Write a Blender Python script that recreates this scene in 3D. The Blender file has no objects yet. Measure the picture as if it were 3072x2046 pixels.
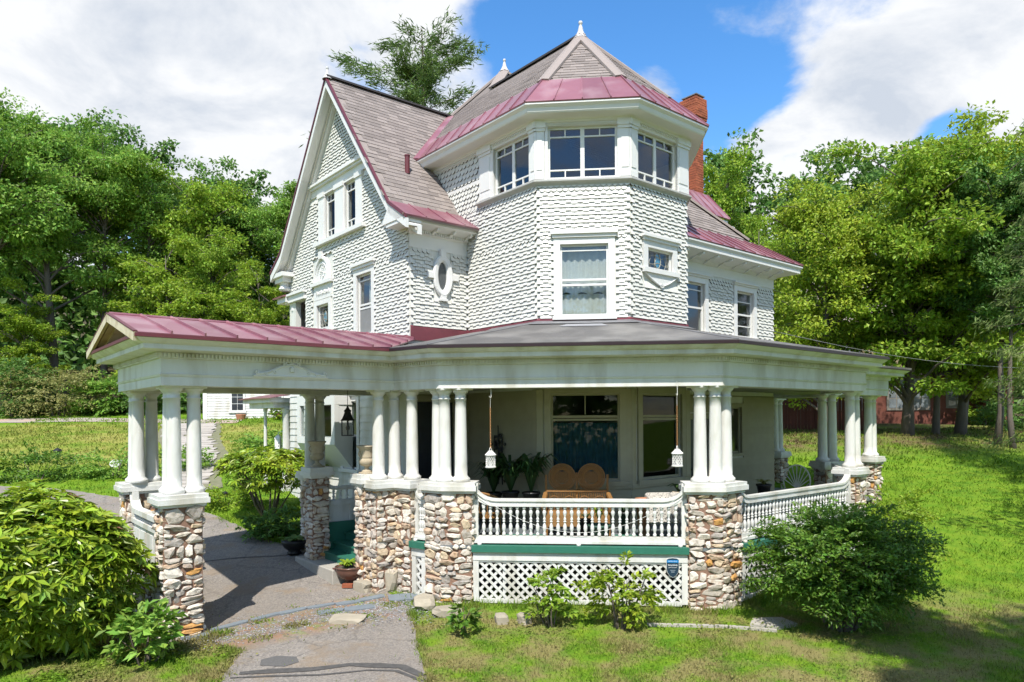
import bpy, bmesh, math, random
import numpy as np
from mathutils import Vector, Matrix, Quaternion
R = math.radians
random.seed(7); RNG = np.random.default_rng(11)
scn = bpy.context.scene
COL = scn.collection
ZC = 3.39                      # eye height of the drone
YAW = R(39.7)                  # the house stands turned by this much
CA, SA = math.cos(YAW), math.sin(YAW)
def W(u, v): return (u*CA - v*SA, u*SA + v*CA)      # house plan -> world plan

# ------------------------------------------------------------------ camera
cam = bpy.data.cameras.new('camera'); camo = bpy.data.objects.new('camera', cam); COL.objects.link(camo)
cam.sensor_width = 36; cam.lens = 24.49; cam.shift_y = 0.0739; cam.clip_start = .1; cam.clip_end = 2000
camo.location = (0, 0, ZC); camo.rotation_euler = (R(90), .0067, 0); scn.camera = camo
# ------------------------------------------------------------------ light
SUN_DIR = Vector((.086, .695, -1.0)).normalized()
sun = bpy.data.lights.new('sun', 'SUN'); suno = bpy.data.objects.new('sun', sun); COL.objects.link(suno)
sun.energy = 3.8; sun.angle = R(.6); sun.color = (1, .955, .88)
suno.rotation_euler = SUN_DIR.to_track_quat('-Z', 'Y').to_euler(); suno.location = (0, -10, 40)
world = bpy.data.worlds.new('World'); scn.world = world; world.use_nodes = True
scn.view_settings.view_transform = 'Standard'; scn.view_settings.look = 'None'
scn.view_settings.exposure = 0.85; scn.view_settings.gamma = 1
cy = scn.cycles; cy.max_bounces = 6; cy.diffuse_bounces = 3; cy.glossy_bounces = 3; cy.transmission_bounces = 3; cy.transparent_max_bounces = 8
cy.caustics_reflective = False; cy.caustics_refractive = False; cy.use_adaptive_sampling = True; cy.adaptive_threshold = .02; cy.use_denoising = True
def build_world():
    nt = world.node_tree; nt.nodes.clear(); N = nt.nodes.new; L = nt.links.new
    out = N('ShaderNodeOutputWorld'); bg = N('ShaderNodeBackground'); bg.inputs[1].default_value = 1
    sky = N('ShaderNodeTexSky'); sky.sky_type = 'NISHITA'; sky.sun_disc = False
    sky.sun_elevation = R(55); sky.sun_rotation = R(187); sky.altitude = 300; sky.air_density = 1.0; sky.dust_density = .3; sky.ozone_density = 2.2
    mul = N('ShaderNodeVectorMath'); mul.operation = 'SCALE'; mul.inputs[3].default_value = .15
    L(sky.outputs[0], mul.inputs[0])
    hsv = N('ShaderNodeHueSaturation'); hsv.inputs['Saturation'].default_value = 1.28; L(mul.outputs[0], hsv.inputs['Color'])
    tc = N('ShaderNodeTexCoord'); sep = N('ShaderNodeSeparateXYZ'); L(tc.outputs['Generated'], sep.inputs[0])
    def M(op, a, b=None, c=None):
        n = N('ShaderNodeMath'); n.operation = op
        for i, x in enumerate((a, b, c)):
            if x is None: continue
            if isinstance(x, (int, float)): n.inputs[i].default_value = x
            else: L(x, n.inputs[i])
        return n.outputs[0]
    zz = M('ADD', M('MAXIMUM', sep.outputs[2], 0.0), .30)
    px = M('DIVIDE', sep.outputs[0], zz); py = M('DIVIDE', sep.outputs[1], zz)
    comb = N('ShaderNodeCombineXYZ'); L(px, comb.inputs[0]); L(py, comb.inputs[1])
    def noise(scale, off, det=9, rough=.55, dist=.25):
        mp = N('ShaderNodeMapping'); mp.inputs[1].default_value = off; L(comb.outputs[0], mp.inputs[0])
        n = N('ShaderNodeTexNoise'); n.inputs['Scale'].default_value = scale; n.inputs['Detail'].default_value = det
        n.inputs['Roughness'].default_value = rough; n.inputs['Distortion'].default_value = dist
        L(mp.outputs[0], n.inputs['Vector']); return n.outputs[0]
    def blob(x, y, r):     # soft round mass of the cloud layer, in cloud-plane units
        d = M('SQRT', M('ADD', M('POWER', M('SUBTRACT', px, x), 2), M('POWER', M('SUBTRACT', py, y), 2)))
        return M('MAXIMUM', M('SUBTRACT', 1, M('DIVIDE', d, r)), 0)
    big = noise(3.1, (CLX, CLY, 0), 11, .58, .35)
    dens = big
    for (x, y, r, k) in CLOUD_BLOBS:
        dens = M('ADD', dens, M('MULTIPLY', blob(x, y, r), k))
    rmp = N('ShaderNodeValToRGB'); rmp.color_ramp.elements[0].position = .44; rmp.color_ramp.elements[1].position = .63
    rmp.color_ramp.interpolation = 'EASE'
    L(dens, rmp.inputs[0])
    sh = noise(3.4, (3.1, 7.7, 0), 9, .6, .3)
    r2 = N('ShaderNodeValToRGB'); r2.color_ramp.elements[0].position = .36; r2.color_ramp.elements[1].position = .56
    r2.color_ramp.elements[0].color = (.36, .395, .45, 1); r2.color_ramp.elements[1].color = (.55, .56, .575, 1)
    L(sh, r2.inputs[0])
    mix = N('ShaderNodeMix'); mix.data_type = 'RGBA'
    L(rmp.outputs[0], mix.inputs[0]); L(hsv.outputs[0], mix.inputs[6]); L(r2.outputs[0], mix.inputs[7])
    L(mix.outputs[2], bg.inputs[0]); L(bg.outputs[0], out.inputs[0])
CLX, CLY = 2.3, 0.6
CLOUD_BLOBS = [(-.45, 1.2, .55, .24), (-.95, 1.3, .6, .24), (-.15, 1.45, .4, .18), (-.04, 1.10, .10, -.10), (.20, 1.10, .27, -.36), (.40, 1.27, .17, -.28), (.74, 1.10, .30, .40), (.62, 1.50, .34, .40), (.50, 1.32, .10, .16), (.79, 1.26, .09, -.36), (.28, 1.25, .14, .17), (.33, 1.08, .10, .10), (1.1, 1.6, .5, .2)]
build_world()

# ------------------------------------------------------------------ materials
MATS = {}
def mat(name, c1, c2=None, rough=.6, scale=6., spread=.5, bump=0., bscale=None, metal=0., spec=.4, rand=0., det=6, trans=0., stretch=None, c3=None, scale3=1.5, world=False, coat=0.):
    if name in MATS: return MATS[name]
    m = bpy.data.materials.new(name); m.use_nodes = True; nt = m.node_tree; N = nt.nodes.new; L = nt.links.new
    p = nt.nodes['Principled BSDF']; out = nt.nodes['Material Output']
    p.inputs['Roughness'].default_value = rough; p.inputs['Metallic'].default_value = metal; p.inputs['Specular IOR Level'].default_value = spec
    if coat: p.inputs['Coat Weight'].default_value = coat; p.inputs['Coat Roughness'].default_value = .15
    if world:
        g = N('ShaderNodeNewGeometry'); vec = g.outputs['Position']
    else:
        tc = N('ShaderNodeTexCoord'); vec = tc.outputs['Object']
    if stretch:
        mp = N('ShaderNodeMapping'); mp.inputs[3].default_value = stretch; L(vec, mp.inputs[0]); vec = mp.outputs[0]
    n = N('ShaderNodeTexNoise'); n.inputs['Scale'].default_value = scale; n.inputs['Detail'].default_value = det; n.inputs['Roughness'].default_value = .6
    L(vec, n.inputs['Vector'])
    c2 = c2 or tuple(x*.85 for x in c1)
    r = N('ShaderNodeValToRGB'); e = r.color_ramp.elements
    e[0].position = .5 - spread*.4; e[1].position = .5 + spread*.4; e[0].color = (*c2, 1); e[1].color = (*c1, 1)
    L(n.outputs[0], r.inputs[0]); col = r.outputs[0]
    if c3:
        n3 = N('ShaderNodeTexNoise'); n3.inputs['Scale'].default_value = scale3; n3.inputs['Detail'].default_value = 5; L(vec, n3.inputs['Vector'])
        r3 = N('ShaderNodeValToRGB'); r3.color_ramp.elements[0].position = .48; r3.color_ramp.elements[1].position = .66; L(n3.outputs[0], r3.inputs[0])
        mx = N('ShaderNodeMix'); mx.data_type = 'RGBA'; L(r3.outputs[0], mx.inputs[0]); L(col, mx.inputs[6]); mx.inputs[7].default_value = (*c3, 1); col = mx.outputs[2]
    if rand:
        g2 = N('ShaderNodeNewGeometry'); oi = N('ShaderNodeObjectInfo')
        ad = N('ShaderNodeMath'); ad.operation = 'ADD'; L(g2.outputs['Random Per Island'], ad.inputs[0]); L(oi.outputs['Random'], ad.inputs[1])
        fr = N('ShaderNodeMath'); fr.operation = 'FRACT'; L(ad.outputs[0], fr.inputs[0])
        mr = N('ShaderNodeMapRange'); mr.inputs[3].default_value = 1-rand; mr.inputs[4].default_value = 1+rand; L(fr.outputs[0], mr.inputs[0])
        hs = N('ShaderNodeHueSaturation'); L(mr.outputs[0], hs.inputs['Value']); L(col, hs.inputs['Color']); col = hs.outputs[0]
        if trans:
            mh = N('ShaderNodeMapRange'); mh.inputs[3].default_value = .475; mh.inputs[4].default_value = .515
            fr2 = N('ShaderNodeMath'); fr2.operation = 'FRACT'; ml = N('ShaderNodeMath'); ml.operation = 'MULTIPLY'; ml.inputs[1].default_value = 7.31
            L(fr.outputs[0], ml.inputs[0]); L(ml.outputs[0], fr2.inputs[0]); L(fr2.outputs[0], mh.inputs[0]); L(mh.outputs[0], hs.inputs['Hue'])
    L(col, p.inputs['Base Color'])
    if bump:
        nb = n
        if bscale:
            nb = N('ShaderNodeTexNoise'); nb.inputs['Scale'].default_value = bscale; nb.inputs['Detail'].default_value = 6; L(vec, nb.inputs['Vector'])
        b = N('ShaderNodeBump'); b.inputs['Strength'].default_value = bump; b.inputs['Distance'].default_value = .02
        L(nb.outputs[0], b.inputs['Height']); L(b.outputs[0], p.inputs['Normal'])
    if trans:
        t = N('ShaderNodeBsdfTranslucent'); L(col, t.inputs[0]); ms = N('ShaderNodeMixShader'); ms.inputs[0].default_value = trans
        L(p.outputs[0], ms.inputs[1]); L(t.outputs[0], ms.inputs[2]); L(ms.outputs[0], out.inputs[0])
    MATS[name] = m; return m
def glass(name, tint=(.82, .85, .84), refl=1.15):
    m = bpy.data.materials.new(name); m.use_nodes = True; nt = m.node_tree; N = nt.nodes.new; L = nt.links.new
    nt.nodes.remove(nt.nodes['Principled BSDF']); out = nt.nodes['Material Output']
    tr = N('ShaderNodeBsdfTransparent'); tr.inputs[0].default_value = (*tint, 1)
    gl = N('ShaderNodeBsdfGlossy'); gl.inputs['Roughness'].default_value = .02; gl.inputs[0].default_value = (.95, .97, 1, 1)
    n = N('ShaderNodeTexNoise'); n.inputs['Scale'].default_value = 1.6; b = N('ShaderNodeBump'); b.inputs['Strength'].default_value = .06; b.inputs['Distance'].default_value = .02
    L(n.outputs[0], b.inputs['Height']); L(b.outputs[0], gl.inputs['Normal'])
    fr = N('ShaderNodeFresnel'); fr.inputs[0].default_value = 1.55
    ad = N('ShaderNodeMath'); ad.operation = 'MULTIPLY_ADD'; ad.inputs[1].default_value = refl; ad.inputs[2].default_value = .02*refl; L(fr.outputs[0], ad.inputs[0])
    gb = N('ShaderNodeNewGeometry'); iv = N('ShaderNodeMath'); iv.operation = 'SUBTRACT'; iv.inputs[0].default_value = 1; L(gb.outputs['Backfacing'], iv.inputs[1]); mu = N('ShaderNodeMath'); mu.operation = 'MULTIPLY'; L(ad.outputs[0], mu.inputs[0]); L(iv.outputs[0], mu.inputs[1])
    ms = N('ShaderNodeMixShader'); L(mu.outputs[0], ms.inputs[0]); L(tr.outputs[0], ms.inputs[1]); L(gl.outputs[0], ms.inputs[2]); L(ms.outputs[0], out.inputs[0])
    MATS[name] = m; return m
def stone_mat():
    m = bpy.data.materials.new('fieldstone'); m.use_nodes = True; nt = m.node_tree; N = nt.nodes.new; L = nt.links.new
    p = nt.nodes['Principled BSDF']; p.inputs['Roughness'].default_value = .75; p.inputs['Specular IOR Level'].default_value = .3
    g = N('ShaderNodeNewGeometry'); oi = N('ShaderNodeObjectInfo'); ad = N('ShaderNodeMath'); ad.operation = 'ADD'
    L(g.outputs['Random Per Island'], ad.inputs[0]); L(oi.outputs['Random'], ad.inputs[1]); fr = N('ShaderNodeMath'); fr.operation = 'FRACT'; L(ad.outputs[0], fr.inputs[0])
    r = N('ShaderNodeValToRGB'); r.color_ramp.interpolation = 'CONSTANT'; e = r.color_ramp.elements
    cs = [(0, (.50, .45, .38)), (.14, (.40, .36, .31)), (.27, (.58, .53, .46)), (.40, (.34, .31, .28)), (.50, (.50, .40, .28)), (.62, (.63, .585, .52)), (.74, (.43, .32, .23)), (.84, (.52, .47, .41)), (.93, (.46, .40, .35)), (.972, (.52, .28, .09))]
    e[0].position = 0; e[0].color = (*cs[0][1], 1); e[1].position = cs[1][0]; e[1].color = (*cs[1][1], 1)
    for po, c in cs[2:]:
        x = e.new(po); x.color = (*c, 1)
    L(fr.outputs[0], r.inputs[0])
    n = N('ShaderNodeTexNoise'); n.inputs['Scale'].default_value = 14; n.inputs['Detail'].default_value = 8; n.inputs['Roughness'].default_value = .7; L(g.outputs['Position'], n.inputs['Vector'])
    r2 = N('ShaderNodeValToRGB'); r2.color_ramp.elements[0].position = .3; r2.color_ramp.elements[1].position = .5; r2.color_ramp.elements[0].color = (.55, .50, .46, 1); r2.color_ramp.elements[1].color = (1.1, 1.09, 1.08, 1)
    L(n.outputs[0], r2.inputs[0])
    mx = N('ShaderNodeMix'); mx.data_type = 'RGBA'; mx.blend_type = 'MULTIPLY'; mx.inputs[0].default_value = 1; L(r.outputs[0], mx.inputs[6]); L(r2.outputs[0], mx.inputs[7])
    n3 = N('ShaderNodeTexNoise'); n3.inputs['Scale'].default_value = 5; n3.inputs['Detail'].default_value = 6; L(g.outputs['Position'], n3.inputs['Vector'])
    r3 = N('ShaderNodeValToRGB'); r3.color_ramp.elements[0].position = .58; r3.color_ramp.elements[1].position = .70; L(n3.outputs[0], r3.inputs[0])
    mx2 = N('ShaderNodeMix'); mx2.data_type = 'RGBA'; mx2.inputs[7].default_value = (.42, .24, .11, 1)
    mf = N('ShaderNodeMath'); mf.operation = 'MULTIPLY'; mf.inputs[1].default_value = .55; L(r3.outputs[0], mf.inputs[0])
    L(mf.outputs[0], mx2.inputs[0]); L(mx.outputs[2], mx2.inputs[6]); L(mx2.outputs[2], p.inputs['Base Color'])
    b = N('ShaderNodeBump'); b.inputs['Strength'].default_value = .8; b.inputs['Distance'].default_value = .02; L(n.outputs[0], b.inputs['Height']); L(b.outputs[0], p.inputs['Normal'])
    MATS['fieldstone'] = m; return m
stone_mat()
WHITE = mat('white_paint', (.69, .69, .665), (.60, .595, .56), .5, 3.5, .8, .25, 26, c3=(.50, .48, .42), scale3=2.6, stretch=(1, 1, .3))
TRIM = mat('trim_paint', (.70, .70, .68), (.65, .645, .62), .42, 3, .8, .05, 60)
SHW = mat('shingle_paint', (.655, .655, .61), (.575, .57, .515), .55, 9, .8, .2, 60, rand=.05)
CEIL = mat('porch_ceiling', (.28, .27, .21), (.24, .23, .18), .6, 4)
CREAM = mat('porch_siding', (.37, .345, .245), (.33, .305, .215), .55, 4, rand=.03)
STONE = MATS['fieldstone']
MORTAR = mat('red_mortar', (.31, .185, .13), (.17, .10, .07), .95, 18, .9, .6)
REDM = mat('red_metal', (.30, .125, .15), (.23, .085, .11), .34, 1.6, .9, .25, 1.8, metal=.2, spec=.5, c3=(.34, .19, .21), scale3=1.3, rand=.13)
REDT = mat('red_drip_edge', (.14, .035, .045), None, .4)
BLKR = mat('black_membrane', (.135, .128, .12), (.085, .08, .077), .55, 1.7, .9, .25, 30, c3=(.20, .19, .175), scale3=1.1)
DKEDGE = mat('dark_edge', (.03, .015, .018), None, .4)
RSH = mat('roof_shingle', (.27, .232, .21), (.19, .16, .145), .9, 26, 1., .4, 90, rand=.22)
RCAP = mat('roof_cap', (.31, .265, .24), (.25, .21, .19), .9, 20, 1., .3)
GREEN = mat('green_paint', (.035, .17, .115), (.028, .13, .09), .4, 8, .8, .08, 40)
GREYFL = mat('porch_floor', (.16, .18, .19), (.13, .145, .155), .4, 3)
DARK = mat('dark_void', (.015, .015, .015), None, .9)
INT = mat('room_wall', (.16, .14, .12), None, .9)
IRON = mat('black_iron', (.012, .012, .013), None, .4)
BRICK = mat('red_brick', (.36, .105, .045), (.26, .075, .04), .85, 12, .9, .4, 60, rand=.25)
BMORT = mat('brick_mortar', (.25, .2, .17), None, .95)
GREYM = mat('grey_flashing', (.22, .22, .225), (.10, .10, .105), .5, 5, .9, .3)
CONC = mat('concrete', (.42, .39, .34), (.33, .31, .27), .9, 9, .9, .3, 50)
URN = mat('urn_stone', (.50, .42, .30), (.36, .30, .21), .8, 9, .9, .25)
WICK = mat('wicker', (.34, .175, .055), (.2, .095, .03), .6, 40, 1., .5)
WICKL = mat('wicker_light', (.34, .19, .07), (.2, .1, .035), .6, 40, 1., .5)
TERRA = mat('terracotta', (.38, .17, .09), None, .8)
BUTT = mat('butt_shade', (.09, .075, .062), None, .9); RBUTT = mat('roof_butt_shade', (.09, .07, .06), None, .9)  # shadow lines under the courses, painted as dark shingle undersides
GLZ = mat('brown_glaze', (.16, .075, .05), (.10, .05, .04), .25, 5)
GLASS = glass('window_glass'); GLASS2 = glass('shaded_glass', (.8, .83, .83), .3)
CURT = mat('lace_curtain', (.85, .84, .80), (.7, .69, .66), .9, 30, trans=.2)
BLUEC = mat('blue_curtain', (.035, .12, .165), (.022, .08, .11), .9, 8)
SHADE = mat('window_screen', (.22, .22, .22), None, .8)
BARK = mat('bark', (.17, .14, .115), (.08, .065, .055), .95, 9, 1., .7, stretch=(1, 1, .25))
PBARK = mat('pine_bark', (.13, .10, .08), (.06, .05, .045), .95, 9, 1., .7, stretch=(1, 1, .25))
SLATE = mat('slate', (.20, .23, .25), (.13, .15, .17), .75, 6, 1., .3)
ROCK = mat('rock', (.42, .37, .28), (.28, .25, .20), .9, 7, 1., .5, rand=.15)
LEAF = {
 'maple':  mat('leaf_maple', (0.324, 0.468, 0.048), (0.180, 0.318, 0.036), .5, .35, .9, rand=.38, trans=.42, spec=.3, world=True),
 'maple2': mat('leaf_sunny', (0.363, 0.462, 0.039), (0.220, 0.341, 0.033), .5, .35, .9, rand=.38, trans=.42, spec=.3, world=True),
 'locust': mat('leaf_locust', (0.275, 0.463, 0.075), (0.163, 0.312, 0.050), .5, .35, .9, rand=.38, trans=.42, spec=.3, world=True),
 'dark':   mat('leaf_dark', (0.180, 0.330, 0.068), (0.090, 0.195, 0.045), .5, .3, .9, rand=.38, trans=.4, spec=.3, world=True),
 'pine':   mat('leaf_pine', (0.161, 0.247, 0.069), (0.092, 0.161, 0.046), .6, .5, .9, rand=.35, trans=.25, spec=.2, world=True),
 'hemlock':mat('leaf_hemlock', (.22, .28, .09), (.13, .2, .06), .6, .5, .9, rand=.3, trans=.3, spec=.2, world=True),
 'rhodo':  mat('leaf_rhodo', (.36, .46, .03), (.16, .29, .03), .36, 1.4, .9, rand=.40, trans=.32, spec=.5, world=True),
 'rhodo_old': mat('leaf_rhodo_old', (.20, .32, .035), (.10, .20, .025), .34, 1.4, .9, rand=.4, trans=.25, spec=.5, world=True), 'dead': mat('leaf_dead', (.22, .13, .06), None, .8, rand=.4, trans=.2),
 'burn':   mat('leaf_burning_bush', (.165, .30, .035), (.075, .18, .025), .42, 1.2, .9, rand=.42, trans=.38, spec=.4, world=True),
 'lime':   mat('leaf_lime', (.31, .43, .035), (.19, .32, .03), .5, 1.5, .9, rand=.35, trans=.45, world=True),
 'olive':  mat('leaf_olive', (.36, .35, .12), (.22, .25, .075), .6, 1., .9, rand=.3, trans=.4, world=True),
 'house':  mat('leaf_houseplant', (.03, .075, .02), None, .4, rand=.3, trans=.2),
}
# ------------------------------------------------------------------ mesh helpers
def mesh_np(name, V, F, mats, smooth=False, mi=None):
    """V (n,3) array, F list of index tuples or (m,k) array"""
    me = bpy.data.meshes.new(name); V = np.asarray(V, dtype=np.float32)
    if isinstance(F, np.ndarray):
        m, k = F.shape; loops = F.reshape(-1); starts = np.arange(m)*k; tot = np.full(m, k)
    else:
        tot = np.array([len(f) for f in F], dtype=np.int32); loops = np.array([i for f in F for i in f], dtype=np.int32)
        starts = np.concatenate(([0], np.cumsum(tot)[:-1])) if len(tot) else np.zeros(0)
    me.vertices.add(len(V)); me.vertices.foreach_set('co', V.reshape(-1))
    me.loops.add(len(loops)); me.loops.foreach_set('vertex_index', loops.astype(np.int32))
    me.polygons.add(len(tot)); me.polygons.foreach_set('loop_start', starts.astype(np.int32)); me.polygons.foreach_set('loop_total', tot.astype(np.int32))
    me.polygons.foreach_set('use_smooth', np.full(len(tot), bool(smooth)))
    if mi is not None: me.polygons.foreach_set('material_index', np.asarray(mi, dtype=np.int32))
    for m in (mats if isinstance(mats, (list, tuple)) else [mats]): me.materials.append(m)
    me.update(calc_edges=True); me.validate(); return me
def link(name, me, parent=None, loc=(0, 0, 0), rot=(0, 0, 0), scale=None, kind=None):
    o = bpy.data.objects.new(name, me); COL.objects.link(o)
    if parent: o.parent = parent
    o.location = loc; o.rotation_euler = rot
    if scale: o.scale = scale if isinstance(scale, (tuple, list)) else (scale,)*3
    if kind: o['kind'] = kind
    return o
def tag(o, label, cat, group=None):
    o['label'] = label; o['category'] = cat
    if group: o['group'] = group
    return o
def rig(name, label, cat, loc, rotz=0, group=None):
    o = bpy.data.objects.new(name, None); COL.objects.link(o); o.empty_display_size = .3
    o.location = loc; o.rotation_euler = (0, 0, rotz); return tag(o, label, cat, group)
class MB:
    def __init__(s, off=(0, 0, 0)): s.V = []; s.F = []; s.off = np.array(off, dtype=float)
    def add(s, V, F):
        b = len(s.V); s.V += [tuple(p) for p in V]; s.F += [tuple(i+b for i in f) for f in F]; return s
    def box(s, c, size, rz=0., ax=None):
        hx, hy, hz = size[0]/2, size[1]/2, size[2]/2
        P = np.array([(x, y, z) for z in (-hz, hz) for (x, y) in ((-hx, -hy), (hx, -hy), (hx, hy), (-hx, hy))])
        if ax is not None: P = P @ np.array(ax)
        elif rz: 
            c_, s_ = math.cos(rz), math.sin(rz); P = np.stack([P[:, 0]*c_-P[:, 1]*s_, P[:, 0]*s_+P[:, 1]*c_, P[:, 2]], 1)
        P = P + np.array(c)
        return s.add(P, [(3, 2, 1, 0), (4, 5, 6, 7), (0, 1, 5, 4), (1, 2, 6, 5), (2, 3, 7, 6), (3, 0, 4, 7)])
    def bb(s, a, b):
        a, b = np.minimum(a, b), np.maximum(a, b); return s.box((np.array(a)+b)/2, b-a)
    def prism(s, poly, z0, z1, top=True, bot=True):
        n = len(poly); a = sum(poly[i][0]*poly[(i+1) % n][1]-poly[(i+1) % n][0]*poly[i][1] for i in range(n))
        if a < 0: poly = poly[::-1]
        V = [(x, y, z0) for x, y in poly]+[(x, y, z1) for x, y in poly]
        F = [(i, (i+1) % n, n+(i+1) % n, n+i) for i in range(n)]
        if top: F.append(tuple(range(n, 2*n)))
        if bot: F.append(tuple(range(n-1, -1, -1)))
        return s.add(V, F)
    def lathe(s, prof, n=14, c=(0, 0, 0), cap=True):
        V = []; F = []
        for (r, z) in prof:
            for i in range(n):
                a = 2*math.pi*i/n; V.append((c[0]+r*math.cos(a), c[1]+r*math.sin(a), c[2]+z))
        for k in range(len(prof)-1):
            for i in range(n):
                j = (i+1) % n; F.append((k*n+i, k*n+j, (k+1)*n+j, (k+1)*n+i))
        if cap: F.append(tuple(range(n-1, -1, -1))); F.append(tuple((len(prof)-1)*n+i for i in range(n)))
        return s.add(V, F)
    def tube(s, pts, r, n=6, caps=True):
        pts = [Vector(p) for p in pts]; rs = r if isinstance(r, (list, tuple)) else [r]*len(pts)
        V = []; F = []; up = None
        for i, p in enumerate(pts):
            t = (pts[min(i+1, len(pts)-1)]-pts[max(i-1, 0)])
            t = t.normalized() if t.length > 1e-9 else Vector((0, 0, 1))
            if up is None: up = Vector((0, 0, 1)) if abs(t.z) < .9 else Vector((1, 0, 0))
            x = t.cross(up); x = x.normalized() if x.length > 1e-6 else t.orthogonal().normalized()
            y = t.cross(x).normalized(); up = -y if y.dot(up) < 0 else y
            for k in range(n):
                a = 2*math.pi*k/n; V.append(p+(x*math.cos(a)+y*math.sin(a))*rs[i])
        for i in range(len(pts)-1):
            for k in range(n):
                j = (k+1) % n; F.append((i*n+k, i*n+j, (i+1)*n+j, (i+1)*n+k))
        if caps: F.append(tuple(range(n-1, -1, -1))); F.append(tuple((len(pts)-1)*n+k for k in range(n)))
        return s.add(V, F)
    def quad(s, *P): return s.add(P, [tuple(range(len(P)))])
    def slab(s, P, t):
        """polygon P (3d, planar) thickened downward along its normal by t"""
        P = [Vector(p) for p in P]; n = (P[1]-P[0]).cross(P[2]-P[0]).normalized()
        if n.z < 0: P = P[::-1]; n = -n
        k = len(P); V = P+[p-n*t for p in P]
        return s.add(V, [tuple(range(k)), tuple(range(2*k-1, k-1, -1))]+[(i, k+i, k+(i+1) % k, (i+1) % k) for i in range(k)])
    def sweep(s, path, prof, i0=0, i1=None, closed=False, caps=True):
        """closed profile [(offset to the right of travel, z)] run along a plan path with mitred corners"""
        n = len(path); M = mitres(path, closed); k = len(prof); V = []; F = []
        ids = list(range(n)) if closed else list(range(i0, (n-1 if i1 is None else i1)+1))
        for i in ids:
            for (o, z) in prof: V.append((path[i][0]+M[i][0]*o, path[i][1]+M[i][1]*o, z))
        m = len(ids)
        for a in range(m if closed else m-1):
            b = (a+1) % m
            for j in range(k):
                l = (j+1) % k; F.append((a*k+j, a*k+l, b*k+l, b*k+j))
        if caps and not closed: F.append(tuple(range(k))); F.append(tuple((m-1)*k+j for j in range(k-1, -1, -1)))
        return s.add(V, F)
    def build(s, name, m, parent=None, smooth=False, kind=None, bevel=0):
        V = np.array(s.V, dtype=float).reshape(-1, 3)-s.off
        me = mesh_np(name, V, s.F, m, smooth)
        if bevel:
            bm = bmesh.new(); bm.from_mesh(me); bmesh.ops.bevel(bm, geom=bm.edges[:], offset=bevel, segments=1, affect='EDGES'); bm.to_mesh(me); bm.free()
        fix_normals(me)
        return link(name, me, parent, kind=kind)
def fix_normals(me):
    if len(me.polygons) > 60000: return
    bm = bmesh.new(); bm.from_mesh(me); bmesh.ops.recalc_face_normals(bm, faces=bm.faces[:]); bm.to_mesh(me); bm.free()
def mitres(path, closed=False):
    n = len(path); M = []
    def nrm(a, b):
        d = np.array(b)-np.array(a); d = d/np.linalg.norm(d); return np.array((d[1], -d[0]))
    for i in range(n):
        ns = []
        if i > 0 or closed: ns.append(nrm(path[i-1], path[i]))
        if i < n-1 or closed: ns.append(nrm(path[i], path[(i+1) % n]))
        if len(ns) == 1: M.append(ns[0])
        else: M.append((ns[0]+ns[1])/(1+ns[0] @ ns[1]))
    return M
def offset_path(path, o, closed=False):
    M = mitres(path, closed); return [tuple(np.array(p)+m*o) for p, m in zip(path, M)]
def ccw(poly):
    a = sum(poly[i][0]*poly[(i+1) % len(poly)][1]-poly[(i+1) % len(poly)][0]*poly[i][1] for i in range(len(poly)))
    return poly if a > 0 else poly[::-1]
def inpoly(x, y, P):
    c = False; j = len(P)-1
    for i in range(len(P)):
        if (P[i][1] > y) != (P[j][1] > y) and x < (P[j][0]-P[i][0])*(y-P[i][1])/(P[j][1]-P[i][1])+P[i][0]: c = not c
        j = i
    return c
class Frame:
    """a plane in the house: origin, along (s), up (t), outward (n)"""
    def __init__(f, O, S, T=(0, 0, 1)):
        f.O = np.array(O, float); f.S = np.array(S, float); f.S /= np.linalg.norm(f.S); f.T = np.array(T, float); f.T /= np.linalg.norm(f.T)
        f.N = np.cross(f.S, f.T)
    def p(f, s, t, n=0.): return tuple(f.O+f.S*s+f.T*t+f.N*n)
    def box(f, mb, s0, s1, t0, t1, n0, n1):
        c = f.p((s0+s1)/2, (t0+t1)/2, (n0+n1)/2); return mb.box(c, (abs(s1-s0), abs(t1-t0), abs(n1-n0)), ax=(f.S, f.T, f.N))
    def rot(f): return Matrix((tuple(f.S), tuple(f.T), tuple(f.N))).transposed().to_euler()
def wall(mb, f, s0, s1, t0, t1, holes, depth=.16):
    """flat wall with real openings and jambs"""
    S = sorted({s0, s1, *[h[0] for h in holes], *[h[1] for h in holes]}); T = sorted({t0, t1, *[h[2] for h in holes], *[h[3] for h in holes]})
    for a, b in zip(S, S[1:]):
        for c, d in zip(T, T[1:]):
            m, n = (a+b)/2, (c+d)/2
            if any(h[0] < m < h[1] and h[2] < n < h[3] for h in holes): continue
            mb.quad(f.p(a, c), f.p(b, c), f.p(b, d), f.p(a, d))
    for (a, b, c, d) in holes:
        for q in ((a, c, b, c), (b, c, b, d), (b, d, a, d), (a, d, a, c)):
            mb.quad(f.p(q[0], q[1]), f.p(q[2], q[3]), f.p(q[2], q[3], -depth), f.p(q[0], q[1], -depth))
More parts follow.
